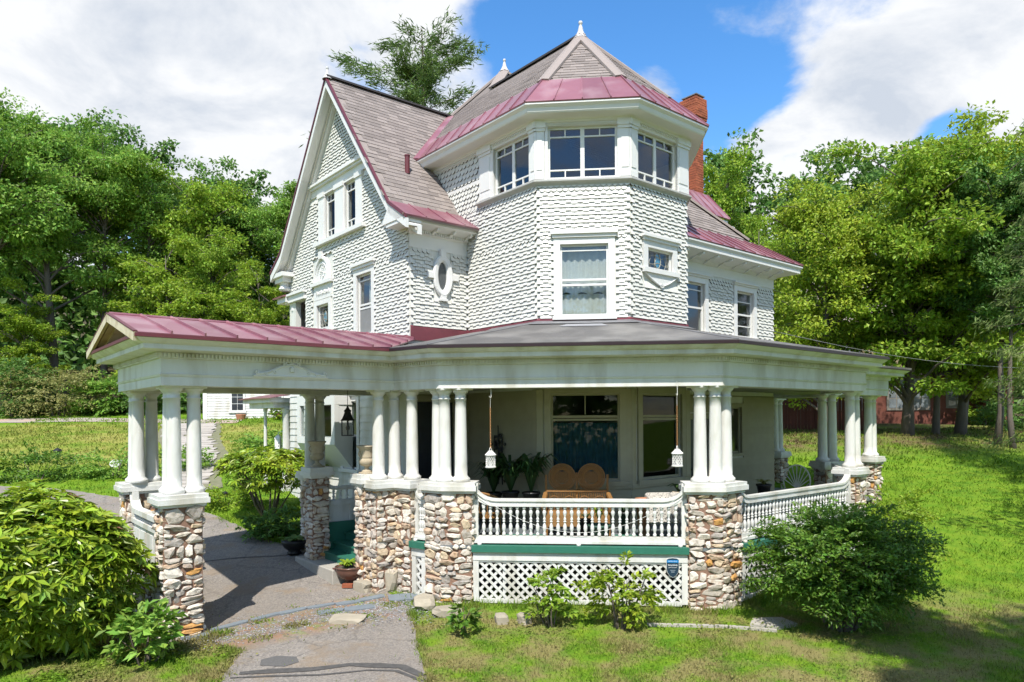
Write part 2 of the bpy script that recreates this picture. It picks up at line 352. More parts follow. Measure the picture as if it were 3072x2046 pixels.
# ---- shingles -------------------------------------------------------------
def shingle_proto(w, h, t, rnd=False, gap=.006):
    a = w/2-gap/2; t1 = .003
    if rnd:
        bot = [(-a, h*.30)]+[(-a*math.cos(k*math.pi/6), h*.30-h*.30*math.sin(k*math.pi/6)*1.0) for k in range(1, 6)]+[(a, h*.30)]
    else: bot = [(-a, 0), (a, 0)]
    fr = bot+[(a, h), (-a, h)]; k = len(fr)
    V = [(x, y, t1+(t-t1)*(1-y/h)) for x, y in fr]+[(x, y, -.004) for x, y in bot]+[(a, h, -.004), (-a, h, -.004)]
    F = [tuple(range(k))]+[(i, k+i, k+(i+1) % k, (i+1) % k) for i in range(k) if i != k-2]
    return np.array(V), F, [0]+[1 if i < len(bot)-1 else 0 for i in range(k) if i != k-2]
def shingle_field(f, L, t0, t1, h, w, th, inside, drop=0., rnd=None, lap=1.9, jit=.0, seed=0):
    """rows of single shingles; returns list of (s,t,isround)"""
    rg = random.Random(seed); out = []; k = 0; t = t0
    while t < t1:
        off = (k % 2)*w/2+ (rg.uniform(-.3, .3)*w if jit else 0); s = off-w
        j = 0
        while s < L+w:
            rr = bool(rnd and rnd(t))
            d = 0
            if drop and k % 2 and not rr: d = -drop if j % 2 else drop*.7
            if inside(s, t+d+h*.35, w): out.append((s, t+d+rg.uniform(-.003, .003), rr))
            s += w; j += 1
        t += h; k += 1
    return out
def build_field(f, pts, w, h, th, m, parent, off, name='shingle', n_parts=0, lap=1.9, stuff_name='shingles', sub=None):
    """first n_parts as single objects sharing a mesh, the rest as one stuff mesh"""
    protos = [shingle_proto(w, h*lap, th, r) for r in (False, True)]
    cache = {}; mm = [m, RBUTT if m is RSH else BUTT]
    for (s, t, r) in pts[:n_parts]:
        if r not in cache:
            V, F, mi = protos[r]; cache[r] = mesh_np(name, V, F, mm, mi=mi)
        link(name, cache[r], parent, tuple(np.array(f.p(s, t))-off), f.rot())
    rest = pts[n_parts:]
    if rest:
        mb = MB(off); Fm = np.stack([f.S, f.T, f.N]); mi = []
        for (s, t, r) in rest:
            V, F, q = protos[r]; V = V*np.array((1, 1, .9+.25*random.random())); mb.add(V @ Fm+np.array(f.p(s, t)), F); mi += q
        V = np.array(mb.V)-off
        link(stuff_name, mesh_np(stuff_name, V, mb.F, mm, mi=mi), parent, kind='stuff')
# ---- rubble stone facing ----------------------------------------------------
def stone_geom(rg, w, h, d):
    n = rg.choice((6, 7, 7, 8)); pts = []; ph = rg.uniform(0, 1)
    for i in range(n):
        a = 2*math.pi*(i+ph+rg.uniform(-.34, .34))/n
        c, s = math.cos(a), math.sin(a); k = 1/max(abs(c), abs(s)); k = k*.86+.14*1.05
        pts.append((c*k*w/2*rg.uniform(.80, 1.10), s*k*h/2*rg.uniform(.78, 1.14)))
    tx, ty = rg.uniform(-.35, .35)*d/max(w, .1), rg.uniform(-.45, .45)*d/max(h, .1)
    cx, cy = rg.uniform(-.2, .2)*w, rg.uniform(-.2, .2)*h
    V = [(x, y, -.03) for x, y in pts]+[(x, y, d*.62+rg.uniform(-.15, .15)*d) for x, y in pts]+[(cx+(x-cx)*.8, cy+(y-cy)*.78, d+x*tx+y*ty+rg.uniform(-.18, .18)*d) for x, y in pts]+[(cx, cy, d*1.1+cx*tx+rg.uniform(-.1, .15)*d)]
    F = [(r*n+i, r*n+(i+1) % n, (r+1)*n+(i+1) % n, (r+1)*n+i) for r in (0, 1) for i in range(n)]+[(2*n+i, 2*n+(i+1) % n, 3*n) for i in range(n)]
    return V, F
def rubble(poly, z0, z1, parent, off, seed, n_parts, face_order=None, size=1.):
    """stones set on every face of a pier; returns number of single stones made"""
    rg = random.Random(seed); P = ccw(poly); n = len(P); made = 0; rest = MB(off)
    faces = face_order if face_order is not None else range(n)
    for i in list(faces)+[j for j in range(n) if j not in list(faces)]:
        a, b = np.array(P[i]), np.array(P[(i+1) % n]); L = np.linalg.norm(b-a)
        if L < .05: continue
        f = Frame((a[0], a[1], 0), (*(b-a), 0))
        z = z0
        while z < z1-.03:
            ch = min(rg.choice((.075, .09, .11, .125, .145, .18))*size, z1-z+.02)
            if z1-(z+ch) < .06: ch = z1-z+.01
            s = -.03
            while s < L+.01:
                w = rg.uniform(.10, .34)*size
                if s+w > L-.08: w = L-s+.03
                parts = [(s, z, w, ch)]
                if ch > .13 and rg.random() < .35: parts = [(s, z, w, ch*.5), (s, z+ch*.5, w, ch*.5)]
                elif w > .22 and rg.random() < .25: parts = [(s, z, w*.55, ch), (s+w*.55, z, w*.45, ch)]
                for (ss, z_, ww, hh) in parts:
                    wob = .03*math.sin((ss+i*3.1)*7+z_*3)+rg.uniform(-.010, .010)
                    V, F = stone_geom(rg, ww*1.02-.012, hh*1.08-.008, rg.uniform(.03, .08))
                    tw = rg.uniform(-.2, .2); c, sn = math.cos(tw), math.sin(tw)
                    V = [f.p(ss+ww/2+x*c-y*sn, z_+hh/2+wob+x*sn+y*c, d) for x, y, d in V]
                    if made < n_parts:
                        ctr = np.array(f.p(ss+ww/2, z_+hh/2, 0)); me = mesh_np('stone', np.array(V)-ctr, F, STONE); fix_normals(me)
                        link('stone', me, parent, tuple(ctr-off)); made += 1
                    else: rest.add(V, F)
                s += w
            z += ch
    if rest.F: rest.build('small_stones', STONE, parent, kind='stuff')
    return made
# ---- foliage --------------------------------------------------------------
def unit(a): return a/np.maximum(np.linalg.norm(a, axis=-1, keepdims=True), 1e-9)
def leaves(P, D, Nn, L, Wd, droop=.0):
    """quads: base, left, tip, right"""
    D = unit(D); S = unit(np.cross(Nn, D)); Nn = unit(np.cross(D, S)); L = np.asarray(L)[..., None]; Wd = np.asarray(Wd)[..., None]
    mid = P+D*L*.48
    V = np.stack([P, mid+S*Wd*.5+Nn*Wd*.14, P+D*L-Nn*L*droop, mid-S*Wd*.5+Nn*Wd*.14], 1)
    return V.reshape(-1, 4, 3)
def leaf_mesh(name, Q, m):
    n = len(Q); return mesh_np(name, Q.reshape(-1, 3), np.arange(n*4).reshape(n, 4), m)
def ell_pts(rg, n, c, r, lo=.35):
    d = unit(rg.normal(size=(n, 3))); k = lo+(1-lo)*rg.random((n, 1))**.6
    return np.array(c)+d*k*np.array(r), d
def clump(rg, c, r, n, L, up=.9, flat=1.):
    P, d = ell_pts(rg, n, c, r, .3)
    Nn = unit(d*.45+rg.normal(size=(n, 3))*.38+np.array((0, -.25, up)))
    D = unit(d*.8+rg.normal(size=(n, 3))*.6+np.array((0, 0, -.15)))
    ls = L*(.65+.7*rg.random(n)); return leaves(P, D, Nn, ls, ls*.62, .12)
# ------------------------------------------------------------------ ground
def zt(X, Y):
    X = np.asarray(X, float); Y = np.asarray(Y, float)
    z = .12*np.logaddexp(0, (Y-12.2)/.8)-.1
    z = z+.10*np.maximum(0, Y-44)*.8
    z = z+.035*np.sin(X*.55+Y*.2)*np.clip((Y-14)/8, 0, 1)+.012*np.sin(X*2.1+1)*np.cos(Y*1.7)
    z = z-np.clip((X-3)/6, 0, 1)*.12*np.maximum(0, Y-29)*np.clip((75-Y)/20, 0, 1)
    u = X*CA+Y*SA; v = -X*SA+Y*CA
    k = np.clip((u-8.6)/1.0, 0, 1)*np.clip((21.3-u)/1.0, 0, 1)*np.clip((v-7.6)/1.0, 0, 1)*np.clip((19.6-v)/1, 0, 1)
    return z*(1-k)+np.minimum(z, .85)*k
def z1(x, y): return float(zt(x, y))
def ground_mat():
    m = bpy.data.materials.new('lawn_soil'); m.use_nodes = True; nt = m.node_tree; N = nt.nodes.new; L = nt.links.new
    p = nt.nodes['Principled BSDF']; p.inputs['Roughness'].default_value = .95; p.inputs['Specular IOR Level'].default_value = .15
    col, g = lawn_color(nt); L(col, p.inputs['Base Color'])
    n = N('ShaderNodeTexNoise'); n.inputs['Scale'].default_value = 30; n.inputs['Detail'].default_value = 8; L(g.outputs['Position'], n.inputs['Vector'])
    b = N('ShaderNodeBump'); b.inputs['Strength'].default_value = 1; b.inputs['Distance'].default_value = .04; L(n.outputs[0], b.inputs['Height']); L(b.outputs[0], p.inputs['Normal'])
    return m
def lawn_color(nt, rnd=False, lift=1.18):
    """patchy green, tan and brown of the real turf, by place"""
    N = nt.nodes.new; L = nt.links.new; g = N('ShaderNodeNewGeometry'); sp = N('ShaderNodeSeparateXYZ'); L(g.outputs['Position'], sp.inputs[0])
    def noise(sc, det=6, st=None):
        n = N('ShaderNodeTexNoise'); n.inputs['Scale'].default_value = sc; n.inputs['Detail'].default_value = det; n.inputs['Roughness'].default_value = .65
        v = g.outputs['Position']
        if st: mp = N('ShaderNodeMapping'); mp.inputs[3].default_value = st; L(v, mp.inputs[0]); v = mp.outputs[0]
        L(v, n.inputs['Vector']); return n.outputs[0]
    def ramp(x, a, b, ca=(0, 0, 0), cb=(1, 1, 1)):
        r = N('ShaderNodeValToRGB'); r.color_ramp.elements[0].position = a; r.color_ramp.elements[1].position = b
        r.color_ramp.elements[0].color = (*ca, 1); r.color_ramp.elements[1].color = (*cb, 1); L(x, r.inputs[0]); return r.outputs[0]
    def mix(f, a, b):
        x = N('ShaderNodeMix'); x.data_type = 'RGBA'
        (L(f, x.inputs[0]) if not isinstance(f, float) else setattr(x.inputs[0], 'default_value', f))
        for i, c in ((6, a), (7, b)):
            (L(c, x.inputs[i]) if not isinstance(c, tuple) else setattr(x.inputs[i], 'default_value', (*c, 1)))
        return x.outputs[2]
    def M(op, a, b=None, clamp=False):
        n = N('ShaderNodeMath'); n.operation = op; n.use_clamp = clamp
        for i, x in enumerate((a, b)):
            if x is None: continue
            if isinstance(x, (int, float)): n.inputs[i].default_value = x
            else: L(x, n.inputs[i])
        return n.outputs[0]
    k = lift
    green = ramp(noise(.9), .3, .7, (.06*k, .14*k, .010*k), (.115*k, .215*k, .012*k))
    green = mix(ramp(noise(3.2), .4, .68), green, (.155*k, .23*k, .018*k))
    # dry mown strips on the far left lawn
    tan = ramp(noise(1.2, 6, (.35, 1.6, 1)), .35, .65, (.20*k, .20*k, .04*k), (.30*k, .26*k, .085*k))
    fx = M('MULTIPLY', M('SUBTRACT', -6.5, sp.outputs[0]), .35, True); fy = M('MULTIPLY', M('SUBTRACT', sp.outputs[1], 23.3), .5, True); fz = M('MULTIPLY', M('SUBTRACT', 34.3, sp.outputs[1]), 1.0, True)
    f = M('MULTIPLY', M('MULTIPLY', fx, fy), fz); f = M('MULTIPLY', f, ramp(noise(.9), .3, .65))
    col = mix(f, green, tan)
    # worn, dry patches of the front lawn
    dry = ramp(noise(1.35, 7), .42, .58)
    near = M('MULTIPLY', M('SUBTRACT', 13.5, sp.outputs[1]), .6, True)
    col = mix(M('MULTIPLY', M('MULTIPLY', dry, near), .82), col, (.21*k, .165*k, .075*k))
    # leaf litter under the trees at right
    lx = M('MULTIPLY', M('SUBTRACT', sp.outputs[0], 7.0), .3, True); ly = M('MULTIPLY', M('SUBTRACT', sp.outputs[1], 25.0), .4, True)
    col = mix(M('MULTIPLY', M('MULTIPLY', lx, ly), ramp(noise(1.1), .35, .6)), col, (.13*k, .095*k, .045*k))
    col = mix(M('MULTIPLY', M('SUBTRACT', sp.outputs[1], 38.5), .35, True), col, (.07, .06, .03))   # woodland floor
    return col, g
def build_ground():
    xs = np.concatenate((np.arange(-260, -40, 20), np.arange(-40, -10, 1.), np.arange(-10, 14, .25), np.arange(14, 42, 1.), np.arange(42, 280, 20)))
    ys = np.concatenate((np.arange(-60, 6, 3.), np.arange(6, 22, .25), np.arange(22, 60, 1.), np.arange(60, 400, 20)))
    gx, gy = np.meshgrid(xs, ys); V = np.stack([gx, gy, zt(gx, gy)], -1).reshape(-1, 3)
    nx, ny = len(xs), len(ys); i = np.arange(nx-1)[None]+np.arange(ny-1)[:, None]*nx
    F = np.stack([i, i+1, i+1+nx, i+nx], -1).reshape(-1, 4)
    o = link('ground', mesh_np('ground', V, F, ground_mat(), True), kind='structure'); return o
def drape(name, poly, m, lift=.02, cell=.25, jag=0., seed=1, thick=0, parent=None, kind='structure'):
    """a sheet laid on the ground inside a plan polygon"""
    rg = random.Random(seed); P = []
    for i in range(len(poly)):
        a, b = np.array(poly[i]), np.array(poly[(i+1) % len(poly)]); n = max(1, int(np.linalg.norm(b-a)/(cell*.8)) if jag else 1)
        for k in range(n): P.append(tuple(a+(b-a)*k/n+(np.array((rg.uniform(-jag, jag), rg.uniform(-jag, jag))) if k else 0)))
    bm = bmesh.new(); bm.faces.new([bm.verts.new((x, y, 0)) for x, y in P]); A = np.array(P)
    bmesh.ops.triangulate(bm, faces=bm.faces[:])
    for ax in (0, 1):
        for c in np.arange(math.floor(A[:, ax].min()/cell)*cell, A[:, ax].max(), cell):
            no = (1, 0, 0) if ax == 0 else (0, 1, 0); co = (c, 0, 0) if ax == 0 else (0, c, 0)
            bmesh.ops.bisect_plane(bm, geom=bm.verts[:]+bm.edges[:]+bm.faces[:], plane_co=co, plane_no=no)
    for v in bm.verts: v.co.z = z1(v.co.x, v.co.y)+lift
    if thick:
        r = bmesh.ops.extrude_face_region(bm, geom=bm.faces[:])
        for v in r['geom']:
            if isinstance(v, bmesh.types.BMVert): v.co.z -= thick
    bmesh.ops.recalc_face_normals(bm, faces=bm.faces[:])
    me = bpy.data.meshes.new(name); bm.to_mesh(me); bm.free(); me.materials.append(m)
    for p in me.polygons:
        if p.normal.z < 0 and not thick: p.flip()
    return link(name, me, parent, kind=kind)
def asphalt_mat():
    m = bpy.data.materials.new('worn_asphalt'); m.use_nodes = True; nt = m.node_tree; N = nt.nodes.new; L = nt.links.new
    p = nt.nodes['Principled BSDF']; p.inputs['Roughness'].default_value = .9; p.inputs['Specular IOR Level'].default_value = .25
    g = N('ShaderNodeNewGeometry')
    def noise(sc, det=6):
        n = N('ShaderNodeTexNoise'); n.inputs['Scale'].default_value = sc; n.inputs['Detail'].default_value = det; n.inputs['Roughness'].default_value = .7; L(g.outputs['Position'], n.inputs['Vector']); return n.outputs[0]
    def ramp(x, a, b, ca=(0, 0, 0), cb=(1, 1, 1)):
        r = N('ShaderNodeValToRGB'); r.color_ramp.elements[0].position = a; r.color_ramp.elements[1].position = b; r.color_ramp.elements[0].color = (*ca, 1); r.color_ramp.elements[1].color = (*cb, 1); L(x, r.inputs[0]); return r.outputs[0]
    def mix(f, a, b, k=1.):
        x = N('ShaderNodeMix'); x.data_type = 'RGBA'
        if k != 1.:
            q = N('ShaderNodeMath'); q.operation = 'MULTIPLY'; q.inputs[1].default_value = k; L(f, q.inputs[0]); f = q.outputs[0]
        L(f, x.inputs[0])
        for i, c in ((6, a), (7, b)):
            (L(c, x.inputs[i]) if not isinstance(c, tuple) else setattr(x.inputs[i], 'default_value', (*c, 1)))
        return x.outputs[2]
    base = ramp(noise(1.1), .3, .7, (.175, .158, .14), (.295, .268, .24))
    v = N('ShaderNodeTexVoronoi'); v.inputs['Scale'].default_value = 42; L(g.outputs['Position'], v.inputs['Vector'])
    sp = ramp(v.outputs['Color'], .15, .9, (.68, .68, .69), (1.35, 1.33, 1.3))
    x = N('ShaderNodeMix'); x.data_type = 'RGBA'; x.blend_type = 'MULTIPLY'; x.inputs[0].default_value = .8; L(base, x.inputs[6]); L(sp, x.inputs[7]); col = x.outputs[2]
    sep = N('ShaderNodeSeparateXYZ'); L(g.outputs['Position'], sep.inputs[0])
    # band of needles and moss along the slate edging
    d = N('ShaderNodeMath'); d.operation = 'MULTIPLY_ADD'; d.inputs[1].default_value = -.71; d.inputs[2].default_value = -10.85; L(sep.outputs[0], d.inputs[0])
    d2 = N('ShaderNodeMath'); d2.operation = 'ADD'; L(d.outputs[0], d2.inputs[0]); L(sep.outputs[1], d2.inputs[1])
    ab = N('ShaderNodeMath'); ab.operation = 'ABSOLUTE'; d3 = N('ShaderNodeMath'); d3.operation = 'ADD'; d3.inputs[1].default_value = -3.35; L(d2.outputs[0], d3.inputs[0]); L(d3.outputs[0], ab.inputs[0])
    band = ramp(ab.outputs[0], .45, 1.0, (1, 1, 1), (0, 0, 0))
    def mul(a, b):
        q = N('ShaderNodeMath'); q.operation = 'MULTIPLY'; L(a, q.inputs[0]); L(b, q.inputs[1]); return q.outputs[0]
    col = mix(mul(band, ramp(noise(2.4, 8), .40, .56)), col, (.30, .15, .07), .85)
    col = mix(mul(band, ramp(noise(3.3, 8), .50, .60)), col, (.17, .22, .035), .85)
    col = mix(ramp(noise(1.3, 9), .52, .62), col, (.24, .18, .12), .65)
    vc = N('ShaderNodeTexVoronoi'); vc.feature = 'DISTANCE_TO_EDGE'; vc.inputs['Scale'].default_value = .42
    nw = N('ShaderNodeTexNoise'); nw.inputs['Scale'].default_value = 3.; nw.inputs['Detail'].default_value = 6; L(g.outputs['Position'], nw.inputs['Vector'])
    va = N('ShaderNodeVectorMath'); va.operation = 'MULTIPLY_ADD'; va.inputs[1].default_value = (.35, .35, .35); L(nw.outputs['Color'], va.inputs[0]); L(g.outputs['Position'], va.inputs[2]); L(va.outputs[0], vc.inputs['Vector'])
    col = mix(ramp(vc.outputs['Distance'], .002, .012, (1, 1, 1), (0, 0, 0)), col, (.08, .075, .07), .45)
    col = mix(ramp(noise(.55, 5), .45, .62), col, (.17, .145, .12), .6)
    L(col, p.inputs['Base Color'])
    b = N('ShaderNodeBump'); b.inputs['Strength'].default_value = .5; b.inputs['Distance'].default_value = .015; L(v.outputs['Distance'], b.inputs['Height']); L(b.outputs[0], p.inputs['Normal'])
    return m
ground = build_ground()
ASPH = asphalt_mat()
drv = drape('driveway', [(-3.75, 5.0), (-1.0, 5.0), (-1.15, 9.17), (-1.65, 11.49), (-1.9, 12.45), (-2.5, 13.3), W(6.9, 12.1), W(6.9, 14.6), W(6.3, 15.3), (-6.0, 16.6), (-7.6, 18.2), (-9.5, 19.6), (-14, 21.3), (-30, 23.5), (-30, 21.0), (-14, 19.6), (-10.5, 17.8), (-8.6, 15.5), (-7.0, 13.2), (-5.4, 11.6), (-4.55, 10.75), (-4.05, 10.3), (-3.85, 9.2)], ASPH, .02, .25, .035)
TAR = mat('tar_seal', (.06, .057, .055), (.10, .095, .09), .7, 12)
def strip(pts, w): 
    P = [np.array(p) for p in pts]; Lf, Rt = [], []
    for i, p in enumerate(P):
        t = P[min(i+1, len(P)-1)]-P[max(i-1, 0)]; t = t/np.linalg.norm(t); n = np.array((-t[1], t[0])); k = w*(.6+.6*((i*37) % 10)/10)
        Lf.append(tuple(p+n*k)); Rt.append(tuple(p-n*k))
    return Lf+Rt[::-1]
drape('tar_seal', strip([(-3.72, 9.45), (-3.3, 9.55), (-2.8, 9.62), (-2.3, 9.78), (-1.9, 9.72), (-1.55, 9.66), (-1.22, 9.3)], .085), TAR, .028, .3, parent=drv, kind=None)
drape('asphalt_patch', [(-3.55, 9.75), (-3.2, 9.72), (-3.05, 9.9), (-3.15, 10.1), (-3.45, 10.14), (-3.62, 9.98)], mat('patch_asphalt', (.13, .125, .12), (.09, .087, .083), .9, 30), .026, .3, .02, parent=drv, kind=None)
drape('tar_seal', strip([(-3.78, 9.28), (-3.2, 9.38), (-2.6, 9.42), (-2.0, 9.55), (-1.6, 9.5), (-1.2, 9.12)], .03), TAR, .028, .3, parent=drv, kind=None)
drape('tar_seal', strip([(-6.9, 14.85), (-6.0, 15.1), (-5.2, 15.2), (-4.9, 15.3)], .03), TAR, .028, .3, parent=drv, kind=None)
for i, (x, y, w, l, a) in enumerate([(-5.05, 11.02, .16, .42, 20), (-4.68, 11.52, .11, .62, 45), (-4.25, 11.93, .11, .52, 40), (-3.85, 12.2, .12, .5, 33), (-3.42, 12.45, .1, .5, 28), (-2.98, 12.62, .13, .45, 24), (-2.62, 12.85, .14, .5, 30), (-2.72, 12.35, .2, .55, 18), (-3.2, 12.18, .16, .45, 25), (-2.05, 12.85, .3, .5, 5)]):
    c, s = math.cos(R(a)), math.sin(R(a)); rg = random.Random(i+5)
    P = [(x+(p*l/2*c-q*w/2*s)*rg.uniform(.85, 1.1), y+(p*l/2*s+q*w/2*c)) for p, q in ((-1, -1), (-.2, -1.15), (.9, -.9), (1.05, .3), (.8, 1), (-.4, 1.1), (-1.05, .8))]
    P = [(x+(px-x), y+(py-y)) for px, py in P]
    drape('edging_slab', P, SLATE, .045, .4, thick=.05, parent=drv, kind=None)
# gravel lane that runs behind the left lawn
LANE = mat('gravel_lane', (.36, .32, .27), (.27, .24, .2), .95, 2, .9, world=True, c3=(.40, .28, .22), scale3=.6)
drape('lane', [(-45, 34.6), (-26, 34.6), (-16, 34.2), (-13.5, 34.0), (-13.5, 35.0), (-16, 35.4), (-26, 35.9), (-45, 36)], LANE, .02, 1., .05)
# stepping-slab path climbing the lawn
PATH = mat('path_bed', (.20, .19, .12), (.13, .14, .07), .95, 5, world=True)
path = drape('path', [(-9.6, 20.6), (-8.9, 21.4), (-10.2, 24.2), (-10.9, 26.8), (-12.6, 30.0), (-14.2, 34), (-17.0, 34), (-15.6, 30.4), (-13.5, 27), (-11.8, 24.2), (-10.8, 21.5)], PATH, .02, .5, .06)
FLAG = mat('flagstone', (.42, .385, .34), (.32, .29, .26), .9, 4, 1., .2, rand=.12, world=True)
rg = random.Random(3)
for i in range(26):
    t = i/25; y = 21.0+t*12.6; xc = np.interp(y, [21, 24.2, 26.8, 30.2, 34], [-9.9, -11.0, -12.2, -14.1, -15.6]); wd = np.interp(y, [21, 25, 30, 34], [1.3, 1.5, 2.2, 2.8])
    k = 2 if rg.random() < .45 else 1
    for j in range(k):
        ww = wd/k; cx = xc+(j-(k-1)/2)*ww; h = .2
        P = [(cx+ww*.44*a+rg.uniform(-.16, .16), y+h*b+rg.uniform(-.05, .05)) for a, b in ((-1, -1), (0, -1.1), (1, -.9), (1.02, .6), (.5, 1), (-.6, .95), (-1, .7))]
        drape('flagstone', P, FLAG, .05+.02*rg.random(), .6, thick=.05, parent=path, kind=None)
# ------------------------------------------------------------------ the house
HO = np.array((11.99, 11.77, 0.))          # root: under the tower
hx, hy = W(HO[0], HO[1])
house = rig('house', 'three-storey white shingled house with corner tower and steep brown roofs', 'house', (hx, hy, 0), YAW)
C0, C1, C2, C3 = (9.68, 12.72), (9.68, 10.81), (11.03, 9.46), (12.94, 9.46)
G1, G2, I0 = (8.1, 13.25), (8.1, 19.98), (9.68, 13.25)
VW = 10.3                                   # plane of the right-hand wall
H1 = (18.04, VW)
ZF, ZR = 1.07, 5.34                         # porch floor, top of porch roof at the wall
q2 = math.sqrt(.5)
fL = Frame((*I0, 0), (0, -1, 0))            # tower face looking left (s from inner corner)
fF = Frame((*C1, 0), (1, -1, 0)); LF = math.dist(C1, C2)
fR = Frame((*C2, 0), (1, 0, 0)); LR = C3[0]-C2[0]
fO = Frame((*G1, 0), (1, 0, 0)); LO = I0[0]-G1[0]
fG = Frame((*G2, 0), (0, -1, 0)); LG = G2[1]-G1[1]
C4 = (C3[0]+(VW-C3[1]), VW)
fW = Frame((*C4, 0), (1, 0, 0)); LW = H1[0]-C4[0]
def sL(v): return I0[1]-v
def sF(u): return (u-C1[0])/q2
def sR(u): return u-C2[0]
def sG(v): return G2[1]-v
def sO(u): return u-G1[0]
def sW(u): return u-C4[0]
ZE = 9.52                                   # tower wall top
# openings
hL3 = (sL(12.22), sL(11.0), 8.31, 9.36); hF3 = (sF(9.85), sF(10.86), 8.31, 9.40); hR3 = (sR(11.26), sR(12.58), 8.31, 9.36)
hF2 = (sF(10.02), sF(10.72), 5.46, 6.95); hR2 = (sR(11.57), sR(12.42), 6.50, 6.94)
hF1 = (sF(9.87), sF(10.87), 2.05, 3.86); hR1 = (sR(11.36), sR(12.70), 2.05, 3.86)
hG3a = (sG(17.50), sG(16.86), 8.15, 9.36); hG3b = (sG(16.34), sG(15.70), 8.15, 9.36)
hG2a = (sG(18.05), sG(17.30), 5.8, 6.45); hG2b = (sG(15.72), sG(14.95), 5.42, 6.9)
hG1 = (sG(16.5), sG(15.75), 2.1, 3.8); hGb = (sG(18.6), sG(17.0), 2.9, 3.85)
hGr = (sG(19.55), sG(18.85), 5.2, 6.75)
hO2 = (sO(8.84), sO(9.04), 6.32, 6.92); hO1 = (sO(8.24), sO(9.26), ZF, 3.74)
hW2 = [(sW(14.02), sW(14.8), 5.45, 6.66), (sW(16.22), sW(17.02), 5.45, 6.66)]
hW1 = [(sW(14.15), sW(14.95), ZF, 3.3), (sW(15.6), sW(16.4), 2.4, 3.6)]
mb = MB(HO)
wall(mb, fL, 0, sL(10.81), -.2, ZE, [hL3]); wall(mb, fF, 0, LF, -.2, ZE, [hF3, hF2, hF1]); wall(mb, fR, 0, LR, -.2, ZE, [hR3, hR2, hR1])
tower_wall = mb.build('tower_wall', SHW, house)
mb = MB(HO); wall(mb, fO, 0, LO, -.2, 7.75, [hO1])
wall(mb, fG, 0, LG, -.2, 7.7, [hG2a, hG2b, hG1, hGb, hGr])
a, b = sG(17.9), sG(15.3); wall(mb, fG, a, b, 7.7, 9.5, [hG3a, hG3b])
mb.quad(fG.p(b, 7.7), fG.p(LG, 7.7), fG.p(sG(13.6), 8.15), fG.p(sG(14.62), 9.5), fG.p(b, 9.5))
mb.quad(fG.p(0, 7.7), fG.p(a, 7.7), fG.p(a, 9.5), fG.p(sG(18.58), 9.5), fG.p(sG(19.6), 8.15))
mb.quad(fG.p(sG(18.58), 9.5), fG.p(sG(14.62), 9.5), fG.p(sG(16.6), 11.98))
gable_wall = mb.build('gable_wall', SHW, house)
mb = MB(HO)
wall(mb, fW, 0, LW, -.2, 7.35, hW2+hW1)
for p, q in (((13.78, VW), C3), (H1, (18.04, 19.98)), ((18.04, 19.98), G2)):
    mb.quad((*p, -.2), (*q, -.2), (*q, 7.6), (*p, 7.6))
mb.quad((*C3, 7.6), (14.29, 10.81, 7.6), (14.29, 10.81, ZE), (*C3, ZE)); mb.quad((14.29, 10.81, 6.), (14.29, 12.72, 6.), (14.29, 12.72, ZE), (14.29, 10.81, ZE))
mb.quad((9.68, 13.25, 7.4), (9.68, 15.2, 7.4), (9.68, 15.2, 9.6), (9.68, 13.25, 9.6))
side_wall = mb.build('side_wall', SHW, house)
# floors and partitions inside, so that rooms are closed
mb = MB(HO); body = [G1, I0, C1, C2, C3, C4, H1, (18.04, 19.98), G2]
body = [tuple(p) for p in offset_path(ccw(body), -.2, True)]
for z in (ZF-.25, 4.6, 7.75): mb.prism(body, z, z+.2)
mb.bb((11.5, 12.2, ZF), (11.6, 19.8, 7.7)); mb.bb((11.5, 13.2, ZF), (18., 13.3, 7.7)); mb.bb((9.85, 12.95, 7.9), (14.2, 13.05, 9.5))
mb.build('interior_floor', INT, house)

